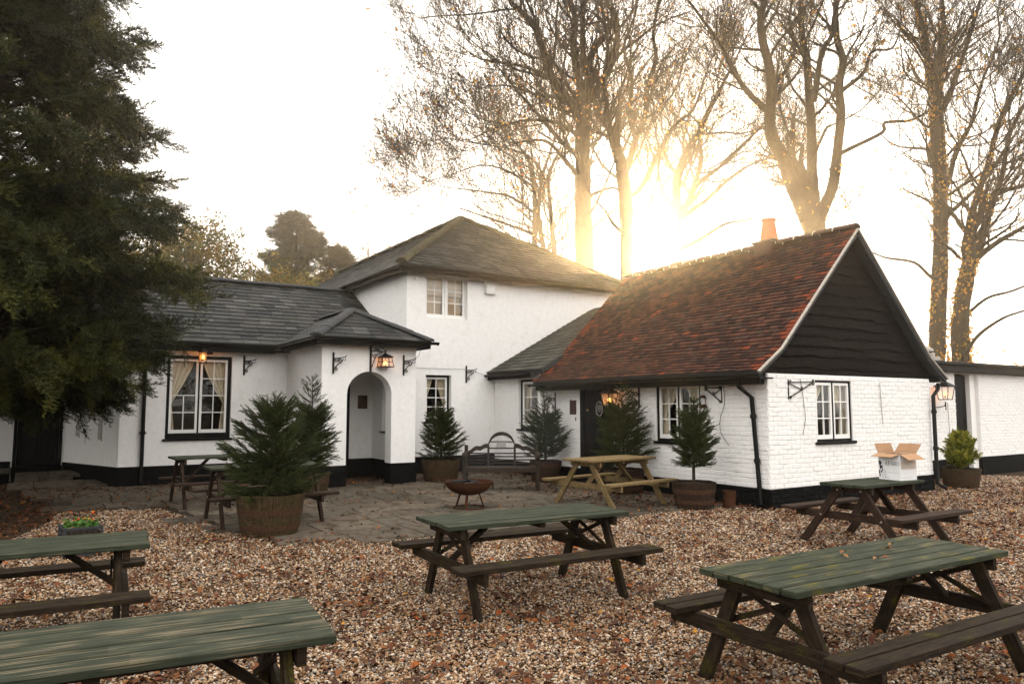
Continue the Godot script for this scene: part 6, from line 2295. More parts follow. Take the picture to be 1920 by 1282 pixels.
	for k in 9:
		var fm := MB.new()
		fm.col = [Color(0.75, 0.13, 0.02), Color(0.85, 0.36, 0.02), Color(0.70, 0.08, 0.03)][k % 3]
		var p := Vector3(rnd(-0.14, 0.16), ch + 0.03 + (0.10 if k < 3 else rnd(0.0, 0.03)), rnd(-0.15, 0.15))
		for q in 6:
			leaf_quad(fm, p, Basis(Vector3.UP, q * TAU / 6) * Basis(Vector3.RIGHT, -0.5 - rnd(0, 0.5)), 0.026, 0.022)
		part(t, "flower", fm, M.leaf)
	# rusty pail
	t = thing("rusty_pail", "small rusty metal pail beside the potted spruce at the cottage corner", "pail", Vector3(9.62, 0, -8.38), 0.0)
	mb = MB.new()
	mb.lathe([Vector2(0.085, 0.0), Vector2(0.10, 0.005), Vector2(0.10, 0.05), Vector2(0.104, 0.055), Vector2(0.10, 0.06), Vector2(0.10, 0.14), Vector2(0.105, 0.145), Vector2(0.10, 0.15), Vector2(0.105, 0.26), Vector2(0.11, 0.265), Vector2(0.11, 0.275), Vector2(0.098, 0.275), Vector2(0.095, 0.04), Vector2(0.0, 0.04)], 24)
	part(t, "pail_body", mb, M.rust)
	mb = MB.new()
	curve(mb, scroll(Vector3(0, 0.23, 0.108), 0.06, 0.06, PI, TAU, 12), 0.004)
	part(t, "handle", mb, M.rust)
	# loose stones and leaves on the near tables
	for k in 6:
		var lf := MB.new()
		lf.col = Color(0.16, 0.06, 0.025) if k % 2 else Color(0.20, 0.10, 0.03)
		litter_leaf(lf, 0.05)
		var o := part(self, numbered("fallen_leaf"), lf, M.litter, Transform3D(Basis.from_euler(Vector3(rnd(-0.2, 0.2), rnd(0, TAU), rnd(-0.2, 0.2))), Vector3(4.35 + rnd(-0.1, 0.65), 0.712, -2.8 + rnd(-0.22, 0.15))))
		tag(o, "curled brown leaf lying on the lichen-stained green table", "leaf", "leaves on the table")

func leaf_quad(mb: MB, p: Vector3, b: Basis, l: float, w: float) -> void:
	var a := p
	var m0 := p + b * Vector3(-w / 2, l * 0.12, l * 0.5)
	var m1 := p + b * Vector3(w / 2, l * 0.12, l * 0.5)
	var tip := p + b * Vector3(0, 0, l)
	var mid := p + b * Vector3(0, 0, l * 0.5)
	mb.tri(a, m1, mid)
	mb.tri(a, mid, m0)
	mb.tri(mid, m1, tip)
	mb.tri(mid, tip, m0)

func litter_leaf(mb: MB, l: float) -> void:
	var rows := []
	for r in 5:
		var tt := r / 4.0
		var wd := sin(clampf(tt * 0.92 + 0.06, 0.0, 1.0) * PI) * l * 0.34
		var row := []
		for k in 3:
			var s := k - 1.0
			row.append(Vector3(s * wd, absf(s) * wd * 0.55 + sin(tt * PI) * l * 0.12, (tt - 0.5) * l))
		rows.append(row)
	mb.grid(rows)
# ------------------------------------------------------------------ plants
var leaf_spots: Array = []

func smooth_line(raw: Array) -> Array:
	# raw: x, y, z, r repeated -> [points, radii], rounded with a curve
	var n := raw.size() / 4
	var c := Curve3D.new()
	for k in n:
		var p := Vector3(raw[k * 4], raw[k * 4 + 1], raw[k * 4 + 2])
		var a := maxi(k - 1, 0)
		var b := mini(k + 1, n - 1)
		var d := (Vector3(raw[b * 4], raw[b * 4 + 1], raw[b * 4 + 2]) - Vector3(raw[a * 4], raw[a * 4 + 1], raw[a * 4 + 2])) / 6.0
		c.add_point(p, -d, d)
	var pts := PackedVector3Array()
	var rad := PackedFloat32Array()
	for k in n - 1:
		for q in (4 if k < n - 2 else 5):
			var f := q / 4.0
			pts.append(c.sample(k, f))
			rad.append(lerpf(raw[k * 4 + 3], raw[k * 4 + 7], f))
	return [pts, rad]

func grow(mb: MB, p: Vector3, d: Vector3, length: float, r: float, lvl: int, o: Dictionary) -> void:
	var segs: int = [6, 5, 4, 3, 3][mini(lvl, 4)]
	var pts := PackedVector3Array([p])
	var rad := PackedFloat32Array([r])
	var step := length / segs
	var wig: float = o.get("wiggle", 0.30) * (1.0 if lvl < 2 else 0.6)
	var tropic: Vector3 = o.get("tropic", Vector3(0, 0.12, 0))
	var q := p
	var dd := d
	for k in segs:
		dd = (dd + Vector3(rnd(-wig, wig), rnd(-wig, wig), rnd(-wig, wig)) + tropic).normalized()
		q += dd * step * rnd(0.85, 1.15)
		pts.append(q)
		rad.append(maxf(lerpf(r, r * 0.38, (k + 1.0) / segs), 0.0065))
	mb.tube(pts, rad, 6 if r > 0.06 else 4 if r > 0.02 else 3)
	if lvl >= o.get("levels", 4):
		if rng.randf() < o.get("leafy", 0.1):
			for k in 2 + rng.randi() % int(o.get("each", 3)):
				leaf_spots.append(pts[1 + rng.randi() % segs] + Vector3(rnd(-0.1, 0.1), rnd(-0.1, 0.05), rnd(-0.1, 0.1)))
		return
	var n: int = o.get("kids", [6, 6, 5, 4])[mini(lvl, 3)]
	for k in n:
		var f := lerpf(0.18, 1.0, (k + rnd(0.1, 0.9)) / n)
		var at := f * segs
		var i := mini(int(at), segs - 1)
		var bp := pts[i].lerp(pts[i + 1], at - i)
		var bd := (pts[i + 1] - pts[i]).normalized()
		var ax := bd.cross(Vector3(rnd(-1, 1), rnd(-1, 1), rnd(-1, 1))).normalized()
		var nd := bd.rotated(ax, deg_to_rad(rnd(18, 48)))
		grow(mb, bp, nd, length * rnd(0.50, 0.78), maxf(lerpf(r, r * 0.38, f) * rnd(0.45, 0.65), 0.0065), lvl + 1, o)

func bare_tree(called: String, label: String, key: String, o := {}) -> void:
	var base: Vector3 = LIMBS[key][0]
	var t := thing(called, label, "tree", base, 0.0, "autumn trees behind the pub")
	leaf_spots = []
	var trunk := MB.new()
	var limbs := MB.new()
	var twigs := MB.new()
	var first := true
	for raw in LIMBS[key][1]:
		var line := smooth_line(raw)
		var pts: PackedVector3Array = line[0]
		var rad: PackedFloat32Array = line[1]
		if first:
			rad[0] *= 1.35
			rad[1] *= 1.12
		for k in rad.size():
			rad[k] *= rnd(0.94, 1.07)
		(trunk if first else limbs).tube(pts, rad, 14 if rad[0] > 0.15 else 8)
		var run := 0.0
		for k in range(1, pts.size()):
			var seg := (pts[k] - pts[k - 1]).length()
			var d := (pts[k] - pts[k - 1]).normalized()
			run += seg
			if pts[k].y < o.get("clear", 8.0):
				run = 0.0
				continue
			var every: float = o.get("every", 0.42)
			while run > every:
				run -= every * rnd(0.7, 1.3)
				var out := d.cross(Vector3(rnd(-1, 1), rnd(-1, 1), rnd(-1, 1))).normalized()
				out = (out + d * 0.7 + o.get("lean", Vector3.ZERO)).normalized()
				var rr := minf(rad[k] * 0.45, 0.065)
				grow(twigs, pts[k], out, rnd(1.4, 3.6) * o.get("reach", 1.0), rr, 1, o)
		var last := pts.size() - 1
		grow(twigs, pts[last], (pts[last] - pts[last - 1]).normalized(), 2.6, rad[last], 0, o)
		first = false
	part(t, "trunk", trunk, M.bark)
	part(t, "limbs", limbs, M.bark)
	part(t, "twigs", twigs, M.bark).set_meta("kind", "stuff")
	if o.get("ivy", 0):
		var lines := [smooth_line(LIMBS[key][1][0]), smooth_line(LIMBS[key][1][1]), smooth_line(LIMBS[key][1][2])]
		for k in int(o.ivy):
			var line: Array = lines[0 if rng.randf() < 0.68 else 1 + rng.randi() % 2]
			var pts: PackedVector3Array = line[0]
			var rad: PackedFloat32Array = line[1]
			var up := rng.randf() if line == lines[0] else rng.randf() * rng.randf()
			var i := int(up * (pts.size() - 1))
			var a := rnd(0, TAU)
			if sin(pts[i].y * 1.7 + a * 1.3) < rnd(-1.2, 0.8):
				continue
			leaf_spots.append(pts[i].lerp(pts[i + 1], rng.randf()) + Vector3(cos(a), 0, sin(a)) * rad[i] * rnd(0.95, 1.35))
	var tint: Array = o.get("tints", [Color(0.42, 0.20, 0.04), Color(0.34, 0.13, 0.03), Color(0.48, 0.28, 0.06), Color(0.20, 0.08, 0.025)])
	var buf := PackedFloat32Array()
	for p: Vector3 in leaf_spots:
		var s := rnd(0.9, 1.8)
		push_copy(buf, Transform3D(Basis.from_euler(Vector3(rnd(0, TAU), rnd(0, TAU), rnd(0, TAU))).scaled(Vector3(s, s, s)), p), tint[rng.randi() % tint.size()])
	if buf.size():
		copies(t, "leaves", tree_leaf, M.leaf, buf)

var tree_leaf: ArrayMesh
var sprig: ArrayMesh
var spruce_twig: ArrayMesh
var leaf_clump: ArrayMesh
var laurel_clump: ArrayMesh

func needle(mb: MB, p: Vector3, d: Vector3, l: float, w: float) -> void:
	var side := d.cross(Vector3(rnd(-1, 1), rnd(-1, 1), rnd(-1, 1))).normalized() * w
	mb.tri(p - side, p + side, p + d * l)

func make_plant_meshes() -> void:
	var mb := MB.new()
	leaf_quad(mb, Vector3(0, 0, -0.045), Basis.IDENTITY, 0.09, 0.065)
	tree_leaf = mb.mesh()
	# yew sprig: a short stem with crowded shoots, their tips turned up
	mb = MB.new()
	mb.col = Color(0.9, 0.6, 0.4)
	var line := PackedVector3Array()
	for k in 6:
		var f := k / 5.0
		line.append(Vector3(0, 0.02 * sin(f * 3.0) - 0.03 * f * f, 0.24 * f))
	mb.tube(line, PackedFloat32Array([0.005, 0.004, 0.004, 0.003, 0.003, 0.002]), 3)
	for k in 16:
		var f := (k + 0.5) / 16.0
		var i := mini(int(f * 5.0), 4)
		var p := line[i].lerp(line[i + 1], f * 5.0 - i)
		var s := 1.0 if k % 2 else -1.0
		var sd := Vector3(s * rnd(0.5, 1.0), rnd(-0.5, 0.7), rnd(0.3, 1.0)).normalized()
		var sl := rnd(0.07, 0.13) * (1.0 - f * 0.35)
		mb.col = Color(0.85, 0.85, 0.85) if k % 3 else Color(1.25, 1.2, 0.9)
		if k == 15:
			sd = (line[5] - line[4]).normalized()
		for q in 15:
			var g := (q + 0.5) / 15.0
			var at := p + sd * sl * g + Vector3(0, 0.015 * g * g, 0)
			var nd := (sd * 0.7 + sd.cross(Vector3(0, 1, 0)).normalized() * (1.0 if q % 2 else -1.0) + Vector3(0, rnd(-0.2, 0.45), 0)).normalized()
			needle(mb, at, nd, 0.027, 0.0042)
	sprig = mb.mesh()
	# spruce twig: straight shoot, needles all round
	mb = MB.new()
	mb.col = Color(1.6, 0.95, 0.5)
	mb.tube(PackedVector3Array([Vector3.ZERO, Vector3(0, 0.004, 0.07), Vector3(0, 0.0, 0.15)]), PackedFloat32Array([0.0035, 0.003, 0.002]), 3)
	for q in 64:
		var g := (q + 0.5) / 64.0
		var a := q * 2.4
		var nd := Vector3(cos(a), sin(a) * 0.8 + 0.25, 0.75).normalized()
		mb.col = Color(1, 1, 1)
		needle(mb, Vector3(0, 0, 0.15 * g), nd, 0.021, 0.0026)
	spruce_twig = mb.mesh()
	# a clump of broad leaves
	mb = MB.new()
	for k in 16:
		leaf_quad(mb, Vector3(rnd(-0.22, 0.22), rnd(-0.2, 0.2), rnd(-0.22, 0.22)), Basis.from_euler(Vector3(rnd(-1.2, 1.2), rnd(0, TAU), rnd(-1.2, 1.2))), 0.12, 0.075)
	leaf_clump = mb.mesh()
	# shoot of pointed glossy leaves
	mb = MB.new()
	for k in 11:
		var a := k * 2.4
		var f := k / 10.0
		mb.col = Color(0.8, 0.8, 0.8) if k % 2 else Color(0.98, 0.95, 0.8)
		leaf_quad(mb, Vector3(0, f * 0.09, 0), Basis(Vector3.UP, a) * Basis(Vector3.RIGHT, -lerpf(0.25, 1.15, f)), 0.06, 0.026)
	laurel_clump = mb.mesh()

func dir_basis(d: Vector3, roll := 0.0) -> Basis:
	var z := d.normalized()
	var x := Vector3.UP.cross(z)
	x = Vector3.RIGHT if x.length() < 0.01 else x.normalized()
	return Basis(x, z.cross(x), z).rotated(z, roll)

func build_yew() -> void:
	var base := Vector3(-1.35, 0, -14.6)
	var t := thing("yew_tree", "huge dark evergreen yew overhanging the slate roofed wing", "tree", base)
	var trunk := MB.new()
	var pts := PackedVector3Array()
	var rad := PackedFloat32Array()
	for k in 12:
		var f := k / 11.0
		pts.append(Vector3(sin(f * 5.0) * 0.15, f * 12.0, cos(f * 4.0) * 0.12))
		rad.append(lerpf(0.48, 0.05, f) * (1.25 if k == 0 else 1.0))
	trunk.tube(pts, rad, 14)
	part(t, "trunk", trunk, M.bark_dark)
	var limbs := MB.new()
	var buf := PackedFloat32Array()
	# crown radius at height
	var reach := func(y: float) -> float:
		if y < 3.6:
			return lerpf(2.45, 3.75, pow(clampf((y - 1.6) / 2.0, 0.0, 1.0), 1.3))
		if y < 6.0:
			return lerpf(3.75, 3.25, (y - 3.6) / 2.4)
		return lerpf(3.25, 0.5, pow(clampf((y - 6.0) / 7.4, 0.0, 1.0), 1.25))
	for k in 430:
		var y := 1.9 + 11.4 * pow(rng.randf(), 1.12)
		var a := rnd(0, TAU)
		var R: float = reach.call(y) * rnd(0.72, 1.04)
		var out := Vector3(cos(a), 0, sin(a))
		var from := Vector3(0, maxf(y - R * 0.3, 1.1), 0)
		var line := PackedVector3Array()
		var lr := PackedFloat32Array()
		for q in 9:
			var f := q / 8.0
			line.append(from + out * R * f + Vector3(0, (y - from.y) * sin(f * PI * 0.62) * 1.08 - f * f * R * 0.10, 0) + Vector3(rnd(-0.07, 0.07), rnd(-0.05, 0.05), rnd(-0.07, 0.07)))
			lr.append(lerpf(0.035, 0.006, f))
		limbs.tube(line, lr, 4)
		var side := out.cross(Vector3.UP)
		var hue := rng.randf()
		var lum := rnd(0.6, 1.35)
		# secondary sprays fan out from the outer two thirds of the limb
		for s in 26:
			var f := lerpf(0.28, 1.0, pow((s + rng.randf()) / 26.0, 0.8))
			var i := mini(int(f * 8.0), 7)
			var p := line[i].lerp(line[i + 1], f * 8.0 - i)
			var sd := (out * rnd(0.2, 1.1) + side * rnd(-1.1, 1.1) + Vector3(0, rnd(-0.45, 0.3), 0)).normalized()
			var sl := rnd(0.25, 0.75) * (1.15 - f * 0.45)
			var tip := p + sd * sl + Vector3(0, -sl * sl * 0.35, 0)
			var tone := rnd(0.75, 1.25) * lum
			for q in 3:
				var g := (q + 0.6) / 3.0
				var c := Color(0.015, 0.022, 0.003).lerp(Color(0.072, 0.069, 0.006), rng.randf() * hue) * tone
				var sc := rnd(0.9, 1.5)
				push_copy(buf, Transform3D(dir_basis(sd + Vector3(rnd(-0.5, 0.5), rnd(-0.7, 0.6), rnd(-0.5, 0.5)), rnd(-1.2, 1.2)).scaled(Vector3(sc, sc, sc)), p.lerp(tip, g)), c)
	part(t, "limbs", limbs, M.bark_dark)
	copies(t, "foliage", sprig, M.needle, buf)
	# its neighbour outside the picture, which keeps the doorway dark
	var o := t.duplicate()
	o.name = numbered("yew_tree")
	add_child(o)
	o.position = Vector3(-6.1, 0, -12.9)
	o.rotation.y = 2.2
	tag(o, "second dark yew standing beside the one that overhangs the wing", "tree")

func spruce(label: String, where: Vector3, h: float, r: float, o := {}) -> void:
	var t := thing("potted_spruce", label, "spruce", where, rnd(0, TAU), "young spruces in half barrels")
	var trunk := MB.new()
	var lean := Vector3(rnd(-0.03, 0.03), 0, rnd(-0.03, 0.03))
	trunk.tube(PackedVector3Array([Vector3(0, -0.12, 0), lean * 0.3 + Vector3(0, h * 0.4, 0), lean + Vector3(0, h * 0.8, 0), lean + Vector3(0, h, 0)]), PackedFloat32Array([0.03, 0.022, 0.010, 0.005]), 8, true)
	part(t, "trunk", trunk, M.bark_dark)
	var br := MB.new()
	var buf := PackedFloat32Array()
	var bare: float = o.get("bare", 0.25)
	var low: float = o.get("low", 0.06)
	var full: float = o.get("full", 1.0)
	var total := int(h * 105.0)
	for k in total:
		var f := lerpf(low, 0.985, pow((k + rng.randf()) / total, 1.0))
		if f > 1.0 - bare:
			f = lerpf(f, (roundf(f * h / 0.10) * 0.10 + rnd(-0.015, 0.015)) / h, 0.9)
			if rng.randf() < 0.45:
				continue
		var y := f * h
		var R := r * (pow(maxf(1.0 - f, 0.0), 0.68) * 0.98 + 0.05) * (0.72 + 0.34 * smoothstep(low, low + 0.22, f))
		var a := k * 2.39996 + rnd(-0.5, 0.5)
		var len_ := R * rnd(0.66, 1.18) + (0.06 if f > 1.0 - bare else 0.0)
		var rise := lerpf(0.18, 0.95, f) + rnd(-0.22, 0.28)
		var out := Vector3(cos(a), rise, sin(a)).normalized()
		var p0 := lean * f + Vector3(0, y, 0)
		var line := PackedVector3Array()
		for s in 5:
			var g := s / 4.0
			line.append(p0 + out * len_ * g + Vector3(0, -0.12 * len_ * sin(g * PI), 0))
		br.tube(line, PackedFloat32Array([0.006, 0.005, 0.004, 0.003, 0.002]), 3)
		var twigs := int(len_ / 0.018 * full) + 4
		if f > 1.0 - bare:
			twigs = int(twigs * 0.5)
		var side := out.cross(Vector3.UP).normalized()
		var lum := rnd(0.7, 1.3)
		for s in twigs:
			var g := lerpf(0.10, 1.0, (s + rng.randf()) / twigs)
			var i := mini(int(g * 4.0), 3)
			var p := line[i].lerp(line[i + 1], g * 4.0 - i)
			var d := (out + side * (rnd(0.3, 1.2) * (1.0 if s % 2 else -1.0) * (1.2 - g)) + Vector3(0, rnd(-0.4, 0.45), 0)).normalized()
			if s == twigs - 1:
				d = out
				p = line[3]
			var sc := rnd(0.7, 1.15) * (1.0 if f < 1.0 - bare else 0.6)
			var c := Color(0.019, 0.030, 0.007).lerp(Color(0.050, 0.056, 0.013), rng.randf() * 0.7) * rnd(0.75, 1.25) * lum
			push_copy(buf, Transform3D(dir_basis(d, rnd(0, TAU)).scaled(Vector3(sc, sc, sc)), p), c)
	part(t, "branches", br, M.bark_dark)
	copies(t, "foliage", spruce_twig, M.needle, buf)

func leafy_tree(called: String, label: String, where: Vector3, h: float, blobs: Array, tints: Array, o := {}) -> void:
	var t := thing(called, label, "tree", where, 0.0, o.get("group", "trees beyond the roofs"))
	var trunk := MB.new()
	trunk.tube(PackedVector3Array([Vector3.ZERO, Vector3(rnd(-0.2, 0.2), h * 0.3, rnd(-0.2, 0.2)), Vector3(rnd(-0.3, 0.3), h * 0.65, 0), Vector3(0, h * 0.95, 0)]), PackedFloat32Array([0.035 * h, 0.026 * h, 0.014 * h, 0.03]), 9)
	part(t, "trunk", trunk, M.bark)
	var limbs := MB.new()
	var buf := PackedFloat32Array()
	var dens: float = o.get("density", 60.0)
	var sc0: float = o.get("size", 1.0)
	for b in blobs:
		var c := Vector3(b[0], b[1], b[2])
		var r := Vector3(b[3], b[4], b[5])
		limbs.tube(PackedVector3Array([Vector3(0, maxf(c.y - r.y, h * 0.15) * 0.7, 0), Vector3(c.x * 0.4, c.y * 0.82, c.z * 0.4), c, c + Vector3(0, r.y * 0.7, 0)]), PackedFloat32Array([0.012 * h, 0.009 * h, 0.006 * h, 0.01]), 5)
		for k in int(dens * r.x * r.y * r.z):
			var d := Vector3(rng.randfn(), rng.randfn(), rng.randfn()).normalized()
			var f := pow(rng.randf(), 0.42)
			var p := c + d * r * f * (1.0 + 0.22 * sin(d.x * 9.0 + d.y * 7.0 + b[0]) + 0.15 * sin(d.z * 17.0))
			var s := sc0 * rnd(0.7, 1.3)
			push_copy(buf, Transform3D(Basis.from_euler(Vector3(rnd(0, TAU), rnd(0, TAU), rnd(0, TAU))).scaled(Vector3(s, s, s)), p), tints[rng.randi() % tints.size()] * rnd(0.7, 1.3))
	part(t, "limbs", limbs, M.bark)
	copies(t, "foliage", o.get("mesh", leaf_clump), M.leaf, buf)

func conifer(called: String, label: String, where: Vector3, h: float, r: float, low: float, group: String, tint: Array) -> void:
	var t := thing(called, label, "tree", where, 0.0, group)
	var trunk := MB.new()
	trunk.tube(PackedVector3Array([Vector3.ZERO, Vector3(0.1, h * 0.5, 0), Vector3(0, h, 0)]), PackedFloat32Array([0.35, 0.22, 0.03]), 9)
	part(t, "trunk", trunk, M.bark_dark)
	var limbs := MB.new()
	var buf := PackedFloat32Array()
	for k in 190:
		var f := pow(rng.randf(), 0.85)
		var y := lerpf(low, h, f)
		var a := rnd(0, TAU)
		var bump := 0.72 + 0.34 * sin(f * 17.0 + a * 2.0)
		var R := r * (pow(1.0 - f, 0.6) * 0.95 + 0.06) * bump * rnd(0.7, 1.1)
		var out := Vector3(cos(a), rnd(-0.05, 0.35), sin(a))
		var p0 := Vector3(0, y, 0)
		limbs.rod(p0, p0 + out * R, 0.025, 4)
		for s in int(R * 22.0) + 4:
			var g := lerpf(0.25, 1.0, rng.randf())
			var sc := rnd(1.3, 2.2)
			var d := out + Vector3(rnd(-0.8, 0.8), rnd(-0.7, 0.4), rnd(-0.8, 0.8))
			push_copy(buf, Transform3D(dir_basis(d, rnd(0, TAU)).scaled(Vector3(sc, sc, sc)), p0 + out * R * g + Vector3(rnd(-0.3, 0.3), rnd(-0.25, 0.25), rnd(-0.3, 0.3))), tint[rng.randi() % tint.size()] * rnd(0.7, 1.3))
	part(t, "limbs", limbs, M.bark_dark)
	copies(t, "foliage", sprig, M.needle, buf)

func golden_shrub(where: Vector3) -> void:
	var t := thing("golden_shrub", "yellow green leafy shrub in the low half barrel by the outbuilding", "shrub", where)
	var stems := MB.new()
	var buf := PackedFloat32Array()
	for k in 60:
		var a := rnd(0, TAU)
		var f := rng.randf()
		var y := lerpf(0.12, 0.74, f)
		var R := 0.36 * pow(1.0 - f, 0.55) * rnd(0.5, 1.08) + 0.02
		var tip := Vector3(cos(a) * R, y, sin(a) * R)
		stems.tube(PackedVector3Array([Vector3(rnd(-0.04, 0.04), -0.03, rnd(-0.04, 0.04)), tip * 0.5 + Vector3(0, 0.02, 0), tip]), PackedFloat32Array([0.006, 0.004, 0.003]), 4)
		for s in 16:
			var g := lerpf(0.3, 1.0, rng.randf())
			var sc := rnd(0.9, 1.5)
			var c := Color(0.085, 0.120, 0.014).lerp(Color(0.36, 0.33, 0.04), pow(rng.randf(), 1.3))
			push_copy(buf, Transform3D(Basis.from_euler(Vector3(rnd(-0.9, 0.9), rnd(0, TAU), rnd(-0.9, 0.9))).scaled(Vector3(sc, sc, sc)), tip * g + Vector3(rnd(-0.05, 0.05), rnd(-0.03, 0.03), rnd(-0.05, 0.05))), c)
	part(t, "stems", stems, M.bark_dark)
	copies(t, "foliage", laurel_clump, M.leaf, buf)

func build_plants() -> void:
	build_yew()
	print("yew")
	half_barrel("large weathered oak half barrel at the patio corner", Vector3(2.63, 0.0, -9.98), 0.44, 0.52, M.barrel, [0.13, 0.52])
	spruce("bushy potted spruce in the large oak half barrel at the patio corner", Vector3(2.63, 0.50, -9.98), 1.24, 0.72, {"bare": 0.12, "low": -0.02})
	half_barrel("oak half barrel against the porch side below a tall leader spruce", Vector3(4.28, 0.0, -13.55), 0.36, 0.44, M.barrel, [0.13, 0.55])
	spruce("potted spruce with long bare leader beside the porch side wall", Vector3(4.28, 0.42, -13.55), 1.75, 0.52, {"bare": 0.36})
	half_barrel("oak half barrel between porch and garden bench", Vector3(7.62, 0.0, -14.80), 0.44, 0.48, M.barrel, [0.14, 0.55])
	spruce("rounded potted spruce between porch and garden bench", Vector3(7.62, 0.46, -14.80), 1.22, 0.60, {"bare": 0.2})
	half_barrel("blackened half barrel beside the garden bench", Vector3(9.52, 0.0, -13.45), 0.36, 0.46, M.barrel_dark, [0.15, 0.72])
	spruce("potted spruce with sparse leader in the blackened barrel", Vector3(9.52, 0.44, -13.45), 1.60, 0.56, {"bare": 0.40})
	half_barrel("half barrel behind the pale pine table", Vector3(9.52, 0.0, -10.85), 0.40, 0.46, M.barrel_dark, [0.15, 0.6])
	spruce("dense potted spruce between the cottage door and window", Vector3(9.52, 0.44, -10.85), 1.62, 0.60, {"bare": 0.30})
	half_barrel("brown half barrel with rusty hoops beside the rusty pail", Vector3(9.14, 0.0, -8.70), 0.36, 0.42, M.barrel_dark, [0.18, 0.58])
	spruce("potted spruce with bare lower stem beside the rusty pail", Vector3(9.14, 0.40, -8.70), 1.36, 0.46, {"bare": 0.22, "low": 0.18})
	half_barrel("low half barrel by the outbuilding holding the yellow green shrub", Vector3(16.15, 0.0, -7.95), 0.38, 0.38, M.barrel, [0.16, 0.5])
	golden_shrub(Vector3(16.15, 0.36, -7.95))
	print("pots")
	var beech := {"levels": 4, "kids": [7, 5, 4, 3], "leafy": 0.05, "every": 0.5}
	bare_tree("beech_tree", "tall bare beech with thick straight trunk and dense twigs left of the sun", "a", beech.merged({"every": 0.36, "reach": 1.35, "lean": Vector3(-0.35, -0.05, 0.1), "leafy": 0.06, "clear": 8.0}))
	bare_tree("beech_tree", "clump of slim coppery stems behind the hipped slate roof", "stems", beech.merged({"every": 0.26, "reach": 1.25, "lean": Vector3(-0.3, 0, 0.1), "leafy": 0.30, "clear": 6.0, "tints": [Color(0.42, 0.14, 0.03), Color(0.30, 0.09, 0.02), Color(0.5, 0.22, 0.04)]}))
	print("a")
	bare_tree("beech_tree", "bare beech with forked crown directly in front of the low sun", "b", beech.merged({"every": 0.55, "clear": 10.3}))
	bare_tree("beech_tree", "spreading beech with curved limbs right of the low sun", "c", beech.merged({"every": 0.55, "leafy": 0.12, "clear": 9.3}))
	bare_tree("beech_tree", "smooth grey tree forking into three stems behind the clay chimney pot", "d", beech.merged({"every": 0.6, "leafy": 0.75, "each": 6, "clear": 12.3, "tints": [Color(0.40, 0.24, 0.04), Color(0.30, 0.20, 0.04), Color(0.16, 0.17, 0.035), Color(0.45, 0.20, 0.04)]}))
	bare_tree("beech_tree", "straight ivy flecked tree rising behind the outbuilding", "e", beech.merged({"every": 0.55, "leafy": 0.14, "each": 4, "clear": 8.5, "ivy": 2600, "tints": [Color(0.55, 0.30, 0.04), Color(0.45, 0.20, 0.03), Color(0.35, 0.24, 0.04)]}))
	bare_tree("beech_tree", "leaning ivy flecked tree branching low behind the outbuilding", "f", beech.merged({"every": 0.5, "leafy": 0.14, "each": 4, "ivy": 2200, "clear": 6.5, "tints": [Color(0.55, 0.30, 0.04), Color(0.45, 0.20, 0.03), Color(0.35, 0.24, 0.04)]}))
	print("trees")
	var gold := [Color(0.10, 0.10, 0.022), Color(0.16, 0.12, 0.022), Color(0.07, 0.075, 0.020), Color(0.20, 0.12, 0.022)]
	leafy_tree("background_tree", "green and gold leafy tree behind the wing ridge", Vector3(7.2, 0, -38.6), 9.0, [[-1.5, 7.8, 0, 3.6, 2.8, 3.0], [-4.2, 7.0, 0, 3.0, 2.6, 2.6], [2.8, 6.4, 1, 3.0, 2.6, 2.6], [-1.2, 9.6, 0, 2.2, 1.6, 2.0]], gold, {"density": 55.0})
	conifer("background_conifer", "dark rounded conifer standing behind the wing ridge", Vector3(13.0, 0, -45.0), 13.6, 4.3, 3.5, "trees beyond the roofs", [Color(0.030, 0.036, 0.014), Color(0.045, 0.046, 0.017), Color(0.06, 0.05, 0.018)])
	conifer("background_conifer", "smaller bronze conifer leaning out beside the dark one", Vector3(15.9, 0, -45.5), 11.9, 2.9, 4.0, "trees beyond the roofs", [Color(0.05, 0.045, 0.016), Color(0.075, 0.055, 0.018)])
	leafy_tree("background_tree", "sparse half bare tree behind the hipped roof slope", Vector3(18.1, 0, -46.0), 12.5, [[0, 11.6, 0, 2.6, 2.0, 2.2], [-2.0, 10.6, 0, 2.0, 1.6, 2.0], [2.2, 11.0, 0, 2.0, 1.7, 2.0]], [Color(0.16, 0.11, 0.05), Color(0.22, 0.13, 0.05), Color(0.10, 0.075, 0.04)], {"density": 15.0, "size": 0.8})
	for k in 5:
		leafy_tree("golden_bush", "golden leafed bush behind the outbuilding roof", Vector3(25.5 + k * 2.3, 0, -22.5 + k * 2.1), 4.2, [[0, 2.6, 0, 1.7, 1.5, 1.5], [0.8, 3.4, 0.3, 1.2, 1.0, 1.1]], [Color(0.45, 0.24, 0.03), Color(0.32, 0.20, 0.03), Color(0.2, 0.15, 0.03)], {"density": 26.0, "size": 0.7, "group": "golden bushes behind the outbuilding"})
	# the row of trees across the yard that the windows mirror
	for k in 6:
		leafy_tree("boundary_tree", "dark leafy tree on the far side of the yard", Vector3(-14.0 + k * 6.5, 0, 22.0 + 3.0 * sin(k * 2.0)), 8.0, [[0, 4.6, 0, 3.2, 3.0, 2.6], [1.5, 6.2, 0, 2.2, 1.8, 2.0]], [Color(0.04, 0.05, 0.016), Color(0.06, 0.06, 0.02)], {"density": 30.0, "size": 1.5, "group": "trees across the yard"})
	print("plants")
